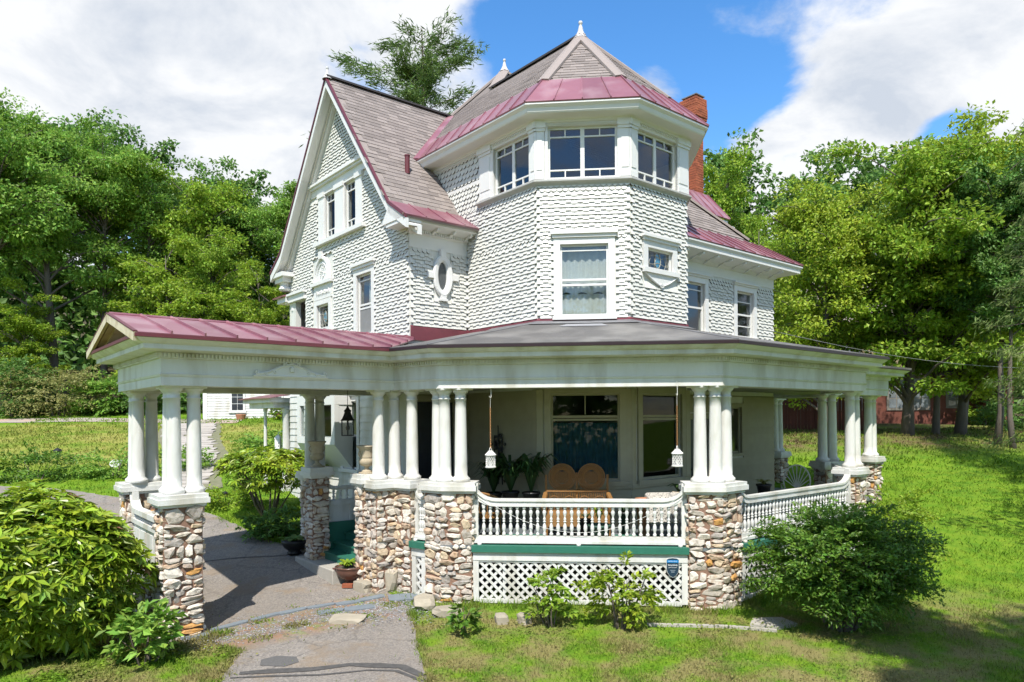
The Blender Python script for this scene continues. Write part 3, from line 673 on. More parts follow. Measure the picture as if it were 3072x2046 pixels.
# --- windows
def window(f, h, parent, fr=.12, head=.0, sill=.05, rails=(), muns=(), glassm=None, frd=.045, setb=.07, mat_=TRIM, bars=.04, label=None, head_prof=None, bot=True):
    """frame, sash rails and panes in an opening; rails: heights (0-1), muns: (x0,y0,x1,y1) bars in 0-1"""
    s0, s1, t0, t1 = h; mb = MB(HO)
    f.box(mb, s0-fr, s0, t0-(sill if bot else 0), t1+fr, -.02, frd); f.box(mb, s1, s1+fr, t0-(sill if bot else 0), t1+fr, -.02, frd)
    f.box(mb, s0-fr+.001, s1+fr-.001, t1+.0015, t1+fr-.002, -.02, frd-.003)
    if bot: f.box(mb, s0-fr-.03, s1+fr+.03, t0-sill-.035, t0-.001, -.02, frd+.05)
    if head:
        f.box(mb, s0-fr-.03, s1+fr+.03, t1+fr, t1+fr+head*.55, -.01, frd+.035); f.box(mb, s0-fr-.06, s1+fr+.06, t1+fr+head*.55, t1+fr+head, -.01, frd+.075)
    w = mb.build('window', mat_, house)
    if label: w['label'] = label
    mb = MB(HO); b = bars
    f.box(mb, s0+.002, s0+b, t0+.002, t1-.002, -setb-.02, -setb+.025); f.box(mb, s1-b, s1-.002, t0+.002, t1-.002, -setb-.02, -setb+.025)
    f.box(mb, s0+b, s1-b, t0+.002, t0+b*1.2, -setb-.02, -setb+.024); f.box(mb, s0+b, s1-b, t1-b, t1-.002, -setb-.02, -setb+.024)
    for r in rails: y = t0+(t1-t0)*r; f.box(mb, s0+b, s1-b, y-b*.55, y+b*.55, -setb-.02, -setb+.03)
    for (x0, y0, x1, y1, k) in muns:
        xa, xb, ya, yb = s0+(s1-s0)*x0, s0+(s1-s0)*x1, t0+(t1-t0)*y0, t0+(t1-t0)*y1
        if x0 == x1: f.box(mb, xa-k/2, xa+k/2, ya, yb, -setb-.015, -setb+.022)
        else: f.box(mb, xa, xb, ya-k/2, ya+k/2, -setb-.015, -setb+.021)
    mb.build('sash', mat_, w)
    mb = MB(HO); ys = [0]+sorted(rails)+[1]
    for ya, yb in zip(ys, ys[1:]):
        mb = MB(HO); f.box(mb, s0+.004, s1-.004, t0+(t1-t0)*ya+.003, t0+(t1-t0)*yb-.003, -setb-.006, -setb); mb.build('pane', glassm or GLASS, w)
    return w
def curtain(f, s0, s1, t0, t1, n0, m, parent, waves=9, amp=.03, hem=None, seed=1, name='curtain'):
    rg = random.Random(seed); N_ = 90; V = []; F = []
    ph = rg.uniform(0, 6)
    for i in range(N_+1):
        x = i/N_; s = s0+(s1-s0)*x; d = n0+amp*math.sin(x*waves*6.283+ph+1.2*math.sin(x*5))
        lo = t0+(hem(x) if hem else 0)
        V.append(f.p(s, lo, d)); V.append(f.p(s, t1, d))
    F = [(2*i, 2*i+2, 2*i+3, 2*i+1) for i in range(N_)]
    me = mesh_np(name, np.array(V)-HO, F, m, True); return link(name, me, parent)
cas = [(.5, 0, .5, 1, .085), (0, .185, 1, .185, .03), (0, .815, 1, .815, .03), (.25, 0, .25, .185, .025), (.75, 0, .75, .185, .025), (.25, .815, .25, 1, .025), (.75, .815, .75, 1, .025)]
for f, h, nm in ((fL, hL3, 'leftward'), (fF, hF3, 'front'), (fR, hR3, 'rightward')):
    window(f, h, house, fr=.06, head=0, muns=cas, sill=.0, bars=.045, bot=False)
# tower second-floor window with lace curtains
w = window(fF, hF2, house, fr=.135, head=.12, sill=.04, rails=(.44, .51), muns=[(0, .92, 1, .92, .03)], setb=.06)
s0, s1 = hF2[:2]
curtain(fF, s0, s1, 6.15, 6.95, -.16, CURT, w, 7, .015, lambda x: .06*abs(math.sin(x*9.4))-.03, 2)
curtain(fF, s0, s1, 5.95, 6.5, -.185, CURT, w, 9, .012, lambda x: .09*abs(math.sin(x*9.4+.4))-.05, 3)
curtain(fF, s0, s1, 5.46, 5.95, -.20, CURT, w, 8, .012, lambda x: 0, 4)
# small leaded window with apron
SG = {}
def stained(f, h, w, cols, seed, scale):
    rg = random.Random(seed); s0, s1, t0, t1 = h; lead = MB(HO); nx, ny = scale
    for i in range(1, nx): x = s0+(s1-s0)*i/nx; lead.tube([f.p(x+.03*math.sin(k*1.3+i), t0+(t1-t0)*k/8, -.055) for k in range(9)], .006, 4)
    for j in range(1, ny): y = t0+(t1-t0)*j/ny; lead.tube([f.p(s0+(s1-s0)*k/10, y+.025*math.sin(k*1.1+j*2), -.055) for k in range(11)], .006, 4)
    cx, cy = (s0+s1)/2, (t0+t1)/2; lead.tube([f.p(cx+.10*math.cos(a), cy+.16*math.sin(a), -.052) for a in np.linspace(0, 6.283, 17)], .008, 4)
    lead.build('lead_cames', mat('lead', (.35, .34, .28), None, .4), w)
    g = MB(HO); g.quad(*[f.p(cx+.09*math.cos(a), cy+.15*math.sin(a), -.062) for a in np.linspace(0, 6.283, 13)[:-1]]); g.build('coloured_pane', mat('blue_glass', (.08, .28, .42), None, .15), w)
w = window(fR, hR2, house, fr=.14, head=.12, sill=.06, setb=.06, label='small leaded window with carved apron'); stained(fR, hR2, w, 0, 1, (5, 3))
mb = MB(HO); s0, s1 = hR2[0]-.12, hR2[1]+.12; P = []
for i in range(13):
    x = i/12; P.append((s0+(s1-s0)*x, 6.41-.28*(1-abs(2*x-1)**1.5)*(.9)))
for n in (0.0, .05):
    pass
mb.add([fR.p(s, t, .05) for s, t in P]+[fR.p(s1, 6.41, .05), fR.p(s0, 6.41, .05)]+[fR.p(s, t, -.01) for s, t in P], [tuple(range(15))]+[(i, i+1, 15+i+1, 15+i) for i in range(12)])
mb.tube([fR.p(s, t, .055) for s, t in P], .018, 6); mb.tube([fR.p((s0+s1)/2+.06*math.cos(a), 6.16+.035*math.sin(a), .06) for a in np.linspace(0, 6.28, 9)], .014, 5)
mb.build('window_apron', TRIM, w)
# ground floor bay windows with transoms
for f, h, cu in ((fF, hF1, True), (fR, hR1, False)):
    w = window(f, h, house, fr=.14, head=0, sill=.06, rails=(.70,), muns=[(0, .735, 1, .735, .05)]+([(.5, .76, .5, 1, .02)] if cu else []), setb=.07, mat_=CREAM, glassm=GLASS2)
    if cu: curtain(f, h[0]+.02, h[1]-.02, h[2], h[2]+1.2, -.16, BLUEC, w, 13, .02, None, 5)
# gable casements, the arch-headed leaded window, the tall sash
lead3 = [(.33, 0, .33, .2, .02), (.66, 0, .66, .2, .02), (0, .2, 1, .2, .025), (0, .82, 1, .82, .025), (.33, .82, .33, 1, .02), (.66, .82, .66, 1, .02)]
for h in (hG3a, hG3b): window(fG, h, house, fr=.06, muns=lead3, sill=0, bot=False, glassm=GLASS2)
w = window(fG, hG2a, house, fr=.13, head=0, sill=.05, label='small leaded window under an arched panel'); stained(fG, hG2a, w, 0, 2, (4, 5))
mb = MB(HO); sm = (hG2a[0]+hG2a[1])/2
fG.box(mb, sm-.55, sm+.55, 6.60, 6.98, -.01, .03); fG.box(mb, sm-.62, sm+.62, 6.98, 7.07, -.01, .11)
arc = [(sm-.46*math.cos(a), 7.07+.62*math.sin(a)) for a in np.linspace(0, math.pi, 17)]
mb.add([fG.p(s, t, .025) for s, t in arc], [tuple(range(17))])
mb.tube([fG.p(s, t, .03) for s, t in arc], .055, 6); mb.tube([fG.p(sm+(s-sm)*.76, 7.07+(t-7.07)*.78, .03) for s, t in arc], .028, 6)
fG.box(mb, sm-.09, sm+.09, 7.66, 7.86, 0, .11)
for k in range(16):
    rg = random.Random(k); a = rg.uniform(0, 6.28); r = rg.uniform(.02, .17); mb.box(fG.p(sm+r*math.cos(a), 7.33+r*1.1*math.sin(a), .04), (.05, .025, .03), rz=a)
for k in range(12):
    x = sm-.36+.06*k*1.09; mb.tube([fG.p(x, 6.72+.02*math.sin(k*2), .04), fG.p(x+.05, 6.80+.03*math.cos(k*1.7), .045), fG.p(x+.09, 6.73, .04)], .014, 5)
mb.build('carved_panel', TRIM, w)
w = window(fG, hG2b, house, fr=.14, head=.13, sill=.05, rails=(.50, .44), muns=[(0, .90, 1, .90, .03)]); s0, s1 = hG2b[:2]
curtain(fG, s0+.35, s1, 5.9, 6.9, -.17, CURT, w, 4, .03, None, 8); mb = MB(HO); fG.box(mb, s0+.04, s1-.04, 5.44, 6.05, -.055, -.05); mb.build('insect_screen', SHADE, w)
w = window(fG, hG1, house, fr=.13, head=.1, sill=.05, rails=(.5,)); curtain(fG, hG1[0], hG1[0]+.3, 2.1, 3.8, -.16, CURT, w, 4, .03, None, 9); curtain(fG, hG1[1]-.25, hG1[1], 2.1, 3.8, -.16, CURT, w, 4, .03, None, 10)
# oriel on the ground floor of the gable wall
mb = MB(HO); ou, oa, ob = 7.62, 18.35, 16.05
P = [(8.1, oa+.35), (ou, oa), (ou, ob), (8.1, ob-.02)]
mb.prism(P, 2.72, 2.9); mb.prism(P, 3.72, 4.0); mb.add([(8.1, oa+.3, 2.1), (8.1, ob, 2.1)]+[(u, v, 2.72) for u, v in P], [(0, 1, 5, 2), (1, 4, 5), (0, 3, 4, 1), (0, 2, 3)])
for v in (oa-.09, ob+.09): mb.bb((ou, v-.09, 2.9), (ou+.12, v+.09, 3.72))
mb.bb((ou+.1, ob+.01, 2.9), (8.1, ob+.06, 3.72)); mb.bb((ou+.01, 17.15, 2.9), (ou+.07, 17.25, 3.72))
w = mb.build('window', TRIM, house); w['label'] = 'projecting oriel window with vases on its sill'
mb = MB(HO); mb.bb((ou+.04, ob+.1, 2.9), (ou+.05, 17.15, 3.72)); mb.build('pane', GLASS2, w)
mb = MB(HO); mb.bb((ou+.04, 17.25, 2.9), (ou+.05, oa-.1, 3.72)); mb.build('pane', GLASS2, w)
# right-hand wall windows
for k, h in enumerate(hW2): window(fW, h, house, fr=.14, head=.08, sill=.05, rails=(.5,), muns=[(0, .86, 1, .86, .025)] if k == 0 else [(0, .78, 1, .78, .025), (0, .25, 1, .25, .025)])
window(fW, hW1[1], house, fr=.1, sill=.04, mat_=CREAM)
# doors: glazed porch door and side door
for f, h in ((fO, hO1), (fW, hW1[0])):
    mb = MB(HO); s0, s1, t0, t1 = h
    f.box(mb, s0-.13, s0, t0, t1+.14, -.02, .05); f.box(mb, s1, s1+.13, t0, t1+.14, -.02, .05); f.box(mb, s0, s1, t1+.001, t1+.139, -.02, .049)
    d = mb.build('door_frame', CREAM, house)
    mb = MB(HO); f.box(mb, s0+.01, s1-.01, t0+.01, t1-.01, -.09, -.05); f.box(mb, s0+.1, s1-.1, t0+.3, t1-.12, -.05, -.045); dd = mb.build('door', mat('door_dark', (.025, .03, .04), (.02, .022, .03), .35), d)
    mb = MB(HO); mb.tube([f.p(s0+.12, t0+1.0, -.05), f.p(s0+.12, t0+1.0, .01)], .02, 8); mb.build('handle', IRON, d)
# oval window on the wing wall
mb = MB(HO); cs, ct = sO(8.94), 6.60
ring = [(math.cos(a), math.sin(a)) for a in np.linspace(0, 2*math.pi, 33)[:-1]]
V = []; 
for (rx, ry, n) in ((.27, .47, 0), (.27, .47, .07), (.24, .44, .095), (.16, .36, .085), (.12, .32, .05), (.115, .315, -.0)): V += [fO.p(cs+rx*c, ct+ry*s, n) for c, s in ring]
F = [(r*32+i, r*32+(i+1) % 32, (r+1)*32+(i+1) % 32, (r+1)*32+i) for r in range(5) for i in range(32)]; mb.add(V, F)
for sg in (-1, 1):
    fO.box(mb, cs+sg*.24, cs+sg*.42, ct-.075, ct+.055, 0, .085)
fO.box(mb, cs-.07, cs+.07, ct+.43, ct+.60, 0, .09); fO.box(mb, cs-.075, cs+.075, ct-.52, ct-.43, 0, .09); fO.box(mb, cs-.11, cs+.11, ct-.57, ct-.52, 0, .1)
w = mb.build('oval_window', TRIM, house); mb = MB(HO)
mb.add([fO.p(cs+.12*c, ct+.32*s, .012) for c, s in ring], [tuple(range(32))]); mb.build('pane', mat('dark_leaded', (.05, .055, .06), (.12, .13, .13), .15, 40), w)

# --- shingle cladding
def cut(holes, s_lo, s_hi, poly=None, m=.0):
    def ok(s, t, w):
        if s-w*.5 < s_lo or s+w*.5 > s_hi: return False
        for (a, b, c, d) in holes:
            if a-m-w*.35 < s < b+m+w*.35 and c-m-.03 < t < d+m: return False
        return poly is None or inpoly(s, t, poly)
    return ok
SW, SH, ST = .12, .082, .044
def fish(bands): return lambda t: any(a <= t <= b for a, b in bands)
def exp_(h, fr, head=0, sill=.09): return (h[0]-fr, h[1]+fr, h[2]-sill, h[3]+fr+head)
pF = shingle_field(fF, LF, 5.42, 8.16, SH, SW, ST, cut([exp_(hF2, .135, .1)], -.03, LF+.03), .016, fish([(7.02, 7.1), (8.0, 8.2)]))
pF.sort(key=lambda p: abs(p[1]-6.9)); build_field(fF, pF, SW, SH, ST, SHW, tower_wall, HO, n_parts=300)
pL = shingle_field(fL, sL(10.81), 5.42, 8.16, SH, SW, ST, cut([], .0, sL(10.81)+.03), .016, fish([(7.02, 7.1), (8.0, 8.2)]))
build_field(fL, pL, SW, SH, ST, SHW, tower_wall, HO)
fLb = Frame((9.68, 15.2, 0), (0, -1, 0))
ph = shingle_field(fLb, 2.5, 7.5, 8.74, .11, .13, ST, cut([], -.05, 2.5), 0, lambda t: True); build_field(fLb, ph, .13, .11, ST, SHW, tower_wall, HO)
ph = shingle_field(fLb, 2.5, 8.84, 9.5, .13, .15, ST, cut([], -.05, 2.5), 0, lambda t: True); build_field(fLb, ph, .15, .13, ST, SHW, tower_wall, HO)
mb = MB(HO); fLb.box(mb, 0, 2.48, 8.76, 8.83, 0, .035); mb.build('belt_board', TRIM, tower_wall)
pR = shingle_field(fR, LR, 5.42, 8.16, SH, SW, ST, cut([exp_(hR2, .14, .1), (hR2[0]-.14, hR2[1]+.14, 6.15, 6.5)], -.03, LR+.03), .016, fish([(7.02, 7.1), (8.0, 8.2)]))
build_field(fR, pR, SW, SH, ST, SHW, tower_wall, HO)
pO = shingle_field(fO, LO, 5.42, 7.14, SH, SW, ST, cut([(sO(8.94)-.2, sO(8.94)+.2, 6.1, 7.1)], -.02, LO+.0), .016, fish([(7.0, 7.12)]))
build_field(fO, pO, SW, SH, ST, SHW, gable_wall, HO)
rake = [(0, 4.3), (LG, 4.3), (LG, 7.7), (sG(13.85), 8.1), (sG(16.6), 11.58), (sG(19.35), 8.1), (0, 7.7)]
gh = [exp_(hG3a, .06), exp_(hG3b, .06), (sG(17.9), sG(15.42), 8.0, 9.72), (hG2a[0]-.22, hG2a[1]+.22, 5.7, 7.75), exp_(hG2b, .14, .1), (sG(19.98), sG(18.8), 4.8, 6.95), (sG(18.7), sG(14.5), 9.36, 9.72)]
pG = shingle_field(fG, LG, 4.4, 11.6, SH, SW, ST, cut(gh, -.03, LG+.04, rake), .016, fish([(6.98, 7.1), (10.6, 12)])); build_field(fG, pG, SW, SH, ST, SHW, gable_wall, HO)
pW = shingle_field(fW, LW, 4.9, 6.85, SH, SW, ST, cut([exp_(h, .14, .07) for h in hW2], -.03, LW+.04), .016, fish([(6.68, 6.9)])); build_field(fW, pW, SW, SH, ST, SHW, side_wall, HO)
# corner boards where the shingle faces meet
mb = MB(HO)
# --- clapboards on the ground floor
def boards(f, s0, s1, t0, t1, holes, m, parent, h=.18):
    t = t0
    while t < t1-.02:
        segs = [(s0, s1)]; hh = min(h, t1-t)
        for (a, b, c, d) in holes:
            if c < t+hh-.02 and d > t+.02:
                segs = [x for (p, q) in segs for x in ((p, min(q, a)), (max(p, b), q)) if x[1]-x[0] > .03]
        for (p, q) in segs:
            mb = MB(HO); mb.add([f.p(p, t, .028), f.p(q, t, .028), f.p(q, t+hh, .008), f.p(p, t+hh, .008), f.p(p, t, .0), f.p(q, t, .0)], [(0, 1, 2, 3), (4, 5, 1, 0), (4, 0, 3), (1, 5, 2)]); mb.build('clapboard', m, parent)
        t += h
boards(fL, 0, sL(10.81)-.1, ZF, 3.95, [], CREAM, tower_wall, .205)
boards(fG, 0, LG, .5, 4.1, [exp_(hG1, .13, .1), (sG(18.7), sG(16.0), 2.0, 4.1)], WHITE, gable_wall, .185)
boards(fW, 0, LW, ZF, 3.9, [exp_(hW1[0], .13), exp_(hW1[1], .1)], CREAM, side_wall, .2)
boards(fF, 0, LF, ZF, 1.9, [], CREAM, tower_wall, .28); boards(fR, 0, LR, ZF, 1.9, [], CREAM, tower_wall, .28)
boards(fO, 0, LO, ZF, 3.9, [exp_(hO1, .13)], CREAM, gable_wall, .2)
for f, L in ((fF, LF), (fR, LR)):
    mb = MB(HO); f.box(mb, -.02, L+.02, 1.9, 1.98, 0, .06); mb.build('water_table', CREAM, tower_wall)
    for t in (.04, L-.04): mb = MB(HO); f.box(mb, t-.07, t+.07, 1.98, 3.95, .0, .05); mb.build('corner_board', CREAM, tower_wall)
for f, a, b, z, t, m in ((fG, LG-.1, LG+.035, .3, .037, WHITE), (fO, -.035, .1, .3, .036, WHITE), (fL, sL(10.81)-.12, sL(10.81), ZF, .05, CREAM)):
    mb = MB(HO); f.box(mb, a, b, z, 3.95, 0, t); mb.build('corner_board', m, house)
# --- flashing where the porch roof meets the wall
mb = MB(HO); pth = [G1, I0, C1, C2, C3, C4, (16.2, VW)]
mb.sweep(pth, [(.005, 5.1), (.04, 5.1), (.04, 5.40), (.005, 5.43)]); mb.build('wall_flashing', REDT if False else mat('red_flashing', (.20, .05, .065), (.14, .04, .05), .5, 4), house)
mb = MB(HO); mb.sweep([(9.68, 12.3), C1, C2, C3], [(.042, 5.15), (.30, 5.28), (.06, 5.36), (.042, 5.37)]); mb.build('tar_flashing', GREYM, house)
# --- tower sill, pilasters, cornice
mb = MB(HO); tp = [(9.68, 12.78), C1, C2, C3, (13.5, 10.02)]
mb.sweep(tp, [(0, 8.17), (.03, 8.17), (.06, 8.21), (.12, 8.24), (.12, 8.27), (.07, 8.30), (0, 8.31)]); mb.build('sill_moulding', mat('grey_sill', (.42, .42, .40), (.36, .36, .34), .5, 5), tower_wall)
for f, a, b in ((fL, sL(12.72), sL(12.28)), (fL, sL(10.98), sL(10.81)+.04), (fF, -.04, .17), (fF, LF-.21, LF+.04), (fR, -.04, .2), (fR, LR-.36, LR+.04)):
    mb = MB(HO); f.box(mb, a, b, 8.31, 9.46, 0, .05); f.box(mb, a-.015, b+.015, 9.30, 9.36, 0, .075); f.box(mb, a-.03, b+.03, 9.36, 9.47, 0, .10)
    if b-a > .16: f.box(mb, a+.05, b-.05, 8.5, 9.22, .05, .062); f.box(mb, a+.02, b-.02, 8.31, 8.42, .05, .07)
    f.box(mb, a-.01, b+.01, 9.47, 9.52, 0, .06); mb.build('pilaster', TRIM, tower_wall)
tpe = [(9.68, 15.3), C1, C2, C3, (14.29, 10.81), (14.29, 12.5)]
prof = [(0, 9.40), (.05, 9.40), (.05, 9.45), (.09, 9.47), (.09, 9.51), (.12, 9.53), (.36, 9.545), (.38, 9.57), (.40, 9.64), (.46, 9.69), (.46, 9.72), (0, 9.72)]
mb = MB(HO); mb.sweep(tpe, prof); mb.build('tower_cornice', TRIM, house)
def dentils(path, o, z0, z1_, step, w, d, parent, off, m=TRIM, i0=0, i1=None, name='dentil_course'):
    mb = MB(off); P = offset_path(path, o)
    for i in range(i0, (len(path)-1 if i1 is None else i1)):
        a, b = np.array(P[i]), np.array(P[i+1]); L = np.linalg.norm(b-a); f = Frame((*a, 0), (*(b-a), 0)); n = int(L/step)
        for k in range(n):
            s = (k+.5)*L/n; f.box(mb, s-w/2, s+w/2, z0, z1_, -.01, d)
    mb.build(name, m, parent, kind='stuff')
dentils(tpe, .05, 9.415, 9.45, .055, .03, .025, house, HO)
# ------------------------------------------------------------------ roofs
def roof_face(P, parent, nm='roof_deck', t_band=0., seed=0, exposure=.155, w=.30, deckmat=RSH, first=None):
    """planar roof polygon with P[0]->P[1] as its eave; shingles above t_band, bare deck below"""
    P = [np.array(p, float) for p in P]; S = P[1]-P[0]; S = S/np.linalg.norm(S); nrm = np.cross(P[1]-P[0], P[2]-P[0]); nrm /= np.linalg.norm(nrm)
    if nrm[2] < 0: nrm = -nrm
    T = np.cross(nrm, S)
    if T[2] < 0: S = -S; T = np.cross(nrm, S)
    O = P[0] if (P[1]-P[0]) @ S > 0 else P[1]
    f = Frame(O, S, T); poly = [((p-O) @ f.S, (p-O) @ f.T) for p in P]
    mb = MB(HO); mb.slab([tuple(p) for p in P], .06); dk = mb.build(nm, deckmat, parent)
    smin = min(p[0] for p in poly); smax = max(p[0] for p in poly); tmax = max(p[1] for p in poly)
    f2 = Frame(f.p(smin, 0), f.S, f.T); poly2 = [(s-smin, t) for s, t in poly]
    pts = shingle_field(f2, smax-smin, t_band, tmax, exposure, w, .016, lambda s, t, ww: inpoly(s-ww*.3, t, poly2) and inpoly(s+ww*.3, t, poly2), jit=1, seed=seed)
    build_field(f2, pts, w, exposure, .016, RSH, dk, HO, stuff_name='roof_shingles', lap=1.5)
    return f2, poly2, dk
def metal_band(A0, B0, A1, B1, n, parent, seam=.028, lift=.03):
    """standing-seam strip between lower edge A0-B0 and upper edge A1-B1, one panel per bay"""
    A0, B0, A1, B1 = [np.array(x, float) for x in (A0, B0, A1, B1)]; nn = np.cross(B0-A0, A1-A0); nn /= np.linalg.norm(nn); nn = nn if nn[2] > 0 else -nn
    for i in range(n):
        a, b = i/n, (i+1)/n; p0, p1, p2, p3 = A0+(B0-A0)*a, A0+(B0-A0)*b, A1+(B1-A1)*b, A1+(B1-A1)*a
        mb = MB(HO); mb.slab([tuple(x+nn*lift) for x in (p0, p1, p2, p3)], lift+.01)
        if i < n-1 or True:
            d = (p2-p1); L = np.linalg.norm(d); dd = d/L; sx = np.cross(dd, nn); mb.box(tuple((p1+p2)/2+nn*(lift+seam*.4)), (.022, L*.99, seam), ax=(sx, dd, nn))
        mb.build('roof_panel', REDM, parent)
AP = np.array((11.99, 11.77, 12.5)); EZ = 9.72; EO = .46
ev = offset_path(tpe, EO)   # eave outline of the tower
E0, E1, E2, E3, E4, E5 = [np.array((*p, EZ)) for p in ev]
PK = np.array((13.0, 15.9, 13.56)); KG = np.array((11.56, 16.6, 12.05)); KT = np.array((11.99, 15.13, 12.5))
E0 = np.array((E1[0], 14.75, EZ))
roof = []
roof_mb = MB(HO); roof_mb.tube([tuple(AP+(0, 0, -.05)), tuple(KT+(0, 0, -.05))], .02, 4)
main_roof = roof_mb.build('main_roof', RCAP, house)
tb = .27
def lerp(a, b, t): return a+(b-a)*t
# big face that runs from the tower to the wing
_, _, dk = roof_face([E1, E0, KG, PK, KT, AP], main_roof, t_band=1.05, seed=1, exposure=.15)
roof_face([E2, E1, AP], main_roof, t_band=1.1, seed=2); roof_face([E3, E2, AP], main_roof, t_band=1.05, seed=3); roof_face([E4, E3, AP], main_roof, t_band=1.05, seed=4)
bk = np.array((14.75, 15.1, 9.72)); mb = MB(HO); mb.slab([tuple(E4), tuple(AP), tuple(KT), tuple(bk)], .05); mb.build('roof_back', RSH, main_roof)
def up(P, A, d):   # point up the face edge from eave P toward apex A, at slope length giving d along edge share
    return lerp(P, A, d)
tE = .285
cl = lerp(E1, AP, tE)
vz = cl[2]; vv = (vz-EZ)/(KG[2]-EZ); c0 = lerp(E0, KG, vv)
metal_band(E0, E1, c0, cl, 9, main_roof); metal_band(E1, E2, cl, lerp(E2, AP, tE), 4, main_roof); metal_band(E2, E3, lerp(E2, AP, tE), lerp(E3, AP, tE), 5, main_roof); metal_band(E3, E4, lerp(E3, AP, tE), lerp(E4, AP, tE), 4, main_roof)
def cap_strip(A, B, w, m, parent, name, t=.04, lift=.03):
    mb = MB(HO); A, B = np.array(A, float), np.array(B, float); d = B-A; L = np.linalg.norm(d); dd = d/L; sx = np.cross(dd, (0, 0, 1)); sx /= np.linalg.norm(sx); nn = np.cross(sx, dd)
    V = [tuple(p+sx*o*w/2+nn*(lift+h)) for p in (A, B) for (o, h) in ((-1, -.05), (-1, .0), (0, t), (1, 0), (1, -.05))]
    mb.add(V, [(0, 1, 6, 5), (1, 2, 7, 6), (2, 3, 8, 7), (3, 4, 9, 8), (0, 4, 3, 2, 1), (5, 6, 7, 8, 9)]); return mb.build(name, m, parent)
for E in (E1, E2, E3, E4): cap_strip(lerp(E, AP, tE), AP, .27, RCAP, main_roof, 'hip_cap', .035)
cap_strip(AP, KT, .2, mat('ridge_dark', (.05, .045, .045), None, .8), main_roof, 'ridge_cap', .06)
cap_strip(PK, KT, .3, RCAP, main_roof, 'hip_cap', .05); cap_strip(PK, KG, .3, RCAP, main_roof, 'hip_cap', .05)
# right-hand slope of the pyramid, with its flared metal eave
ER = np.array((18.62, 9.72, 7.5)); EL = np.array((12.9, 9.72, 7.5)); kq = (PK[2]-8.25)/(PK[1]-10.75)
def hipR(z): t = (z-8.25)/(PK[2]-8.25); return lerp(np.array((17.55, 10.75, 8.25)), PK, t)
roof_face([(12.4, 10.75, 8.25), (17.55, 10.75, 8.25), PK], main_roof, t_band=.02, seed=6)
mb = MB(HO); mb.slab([tuple(EL), tuple(ER), (17.55, 10.75, 8.25), (12.9, 10.75, 8.25)], .05); mb.build('roof_skirt', RSH, main_roof)
metal_band((13.3, 9.72, 7.5), ER, (13.3, 10.55, 8.10), (17.75, 10.55, 8.10), 11, main_roof)
mb = MB(HO); mb.slab([(17.55, 10.75, 8.25), (17.55, 20, 8.25), tuple(PK)], .06); mb.slab([tuple(ER), (18.62, 20, 7.5), (17.55, 20, 8.25), (17.55, 10.75, 8.25)], .06); mb.slab([(17.55, 20, 8.25), (11.5, 20, 8.25), tuple(PK)], .06); mb.slab([tuple(KG), tuple(PK), (11.5, 20, 8.25)], .05)
mb.build('roof_back', RSH, main_roof)
cap_strip((17.55, 10.75, 8.25), PK, .3, RCAP, main_roof, 'hip_cap', .05)
# its cornice with brackets
mb = MB(HO); wp = [(13.0, VW), H1, (18.04, 14)]
mb.sweep(wp, [(0, 6.9), (.03, 6.9), (.03, 6.93), (.02, 6.94), (.02, 7.14), (.06, 7.17), (.10, 7.21), (.5, 7.30), (.53, 7.31), (.53, 7.40), (.58, 7.46), (.58, 7.50), (0, 7.52)]); mb.build('eave_cornice', TRIM, house)
def bracket(f, s, z, L, h, mb, w=.075):
    prof_ = [(0, z), (L, z), (L, z-.05), (L*.82, z-.085), (L*.55, z-.06), (L*.3, z-.12), (0, z-.16)]
    k = len(prof_); V = [f.p(s-w/2, t, n) for n, t in prof_]+[f.p(s+w/2, t, n) for n, t in prof_]
    mb.add(V, [tuple(range(k)), tuple(range(2*k-1, k-1, -1))]+[(i, (i+1) % k, k+(i+1) % k, k+i) for i in range(k)])
for k in range(8):
    mb = MB(HO); bracket(Frame((13.55+k*.6, VW, 0), (1, 0, 0)), 0, 7.3-.005, .47, .15, mb); mb.build('eave_bracket', TRIM, house)
# --- gable wing roof
GU = 7.70; RV, RZ = 16.6, 12.05
def gz(dv): # half profile: distance from ridge -> z
    return RZ-1.26*dv if dv < 3.1 else RZ-1.26*3.1-.62*(dv-3.1)
HV = 3.85
wing_mb = MB(HO); wing_mb.tube([(GU, RV, RZ-.06), (11.5, RV, RZ-.06)], .02, 4); wing_roof = wing_mb.build('wing_roof', RCAP, house)
k1 = (GU, RV-3.1, gz(3.1)); k2 = (GU, RV-HV, gz(HV))
ue = lambda z: 9.22+(z-9.72)/1.04 if z > 9.72 else 9.68
Pr = [k1, (9.68, RV-3.1, gz(3.1)), (9.68, 14.72, gz(RV-14.72)), (11.56, RV, RZ), (GU, RV, RZ)]
roof_face(Pr, wing_roof, t_band=.02, seed=8, exposure=.15)
metal_band((GU, RV-HV, gz(HV)), (9.75, RV-HV, gz(HV)), (GU, RV-3.1, gz(3.1)), (9.75, RV-3.1, gz(3.1)), 4, wing_roof)
mb = MB(HO); mb.slab([(GU, RV-HV, gz(HV)), (9.75, RV-HV, gz(HV)), (9.75, RV-3.1, gz(3.1)), k1], .05)
mb.slab([(GU, RV+3.1, gz(3.1)), (11.6, RV+3.1, gz(3.1)), (11.6, RV, RZ), (GU, RV, RZ)], .06); mb.slab([(GU, RV+HV, gz(HV)), (11.6, RV+HV, gz(HV)), (11.6, RV+3.1, gz(3.1)), (GU, RV+3.1, gz(3.1))], .06)
mb.build('roof_back', RSH, wing_roof)
cap_strip((GU, RV, RZ), (11.6, RV, RZ), .22, mat('ridge_dark', (0, 0, 0)), wing_roof, 'ridge_cap', .05)
cap_strip(E0+(0, 0, .03), KG+np.array((0, 0, .03)), .42, REDM, main_roof, 'valley_flashing', .015, .04)
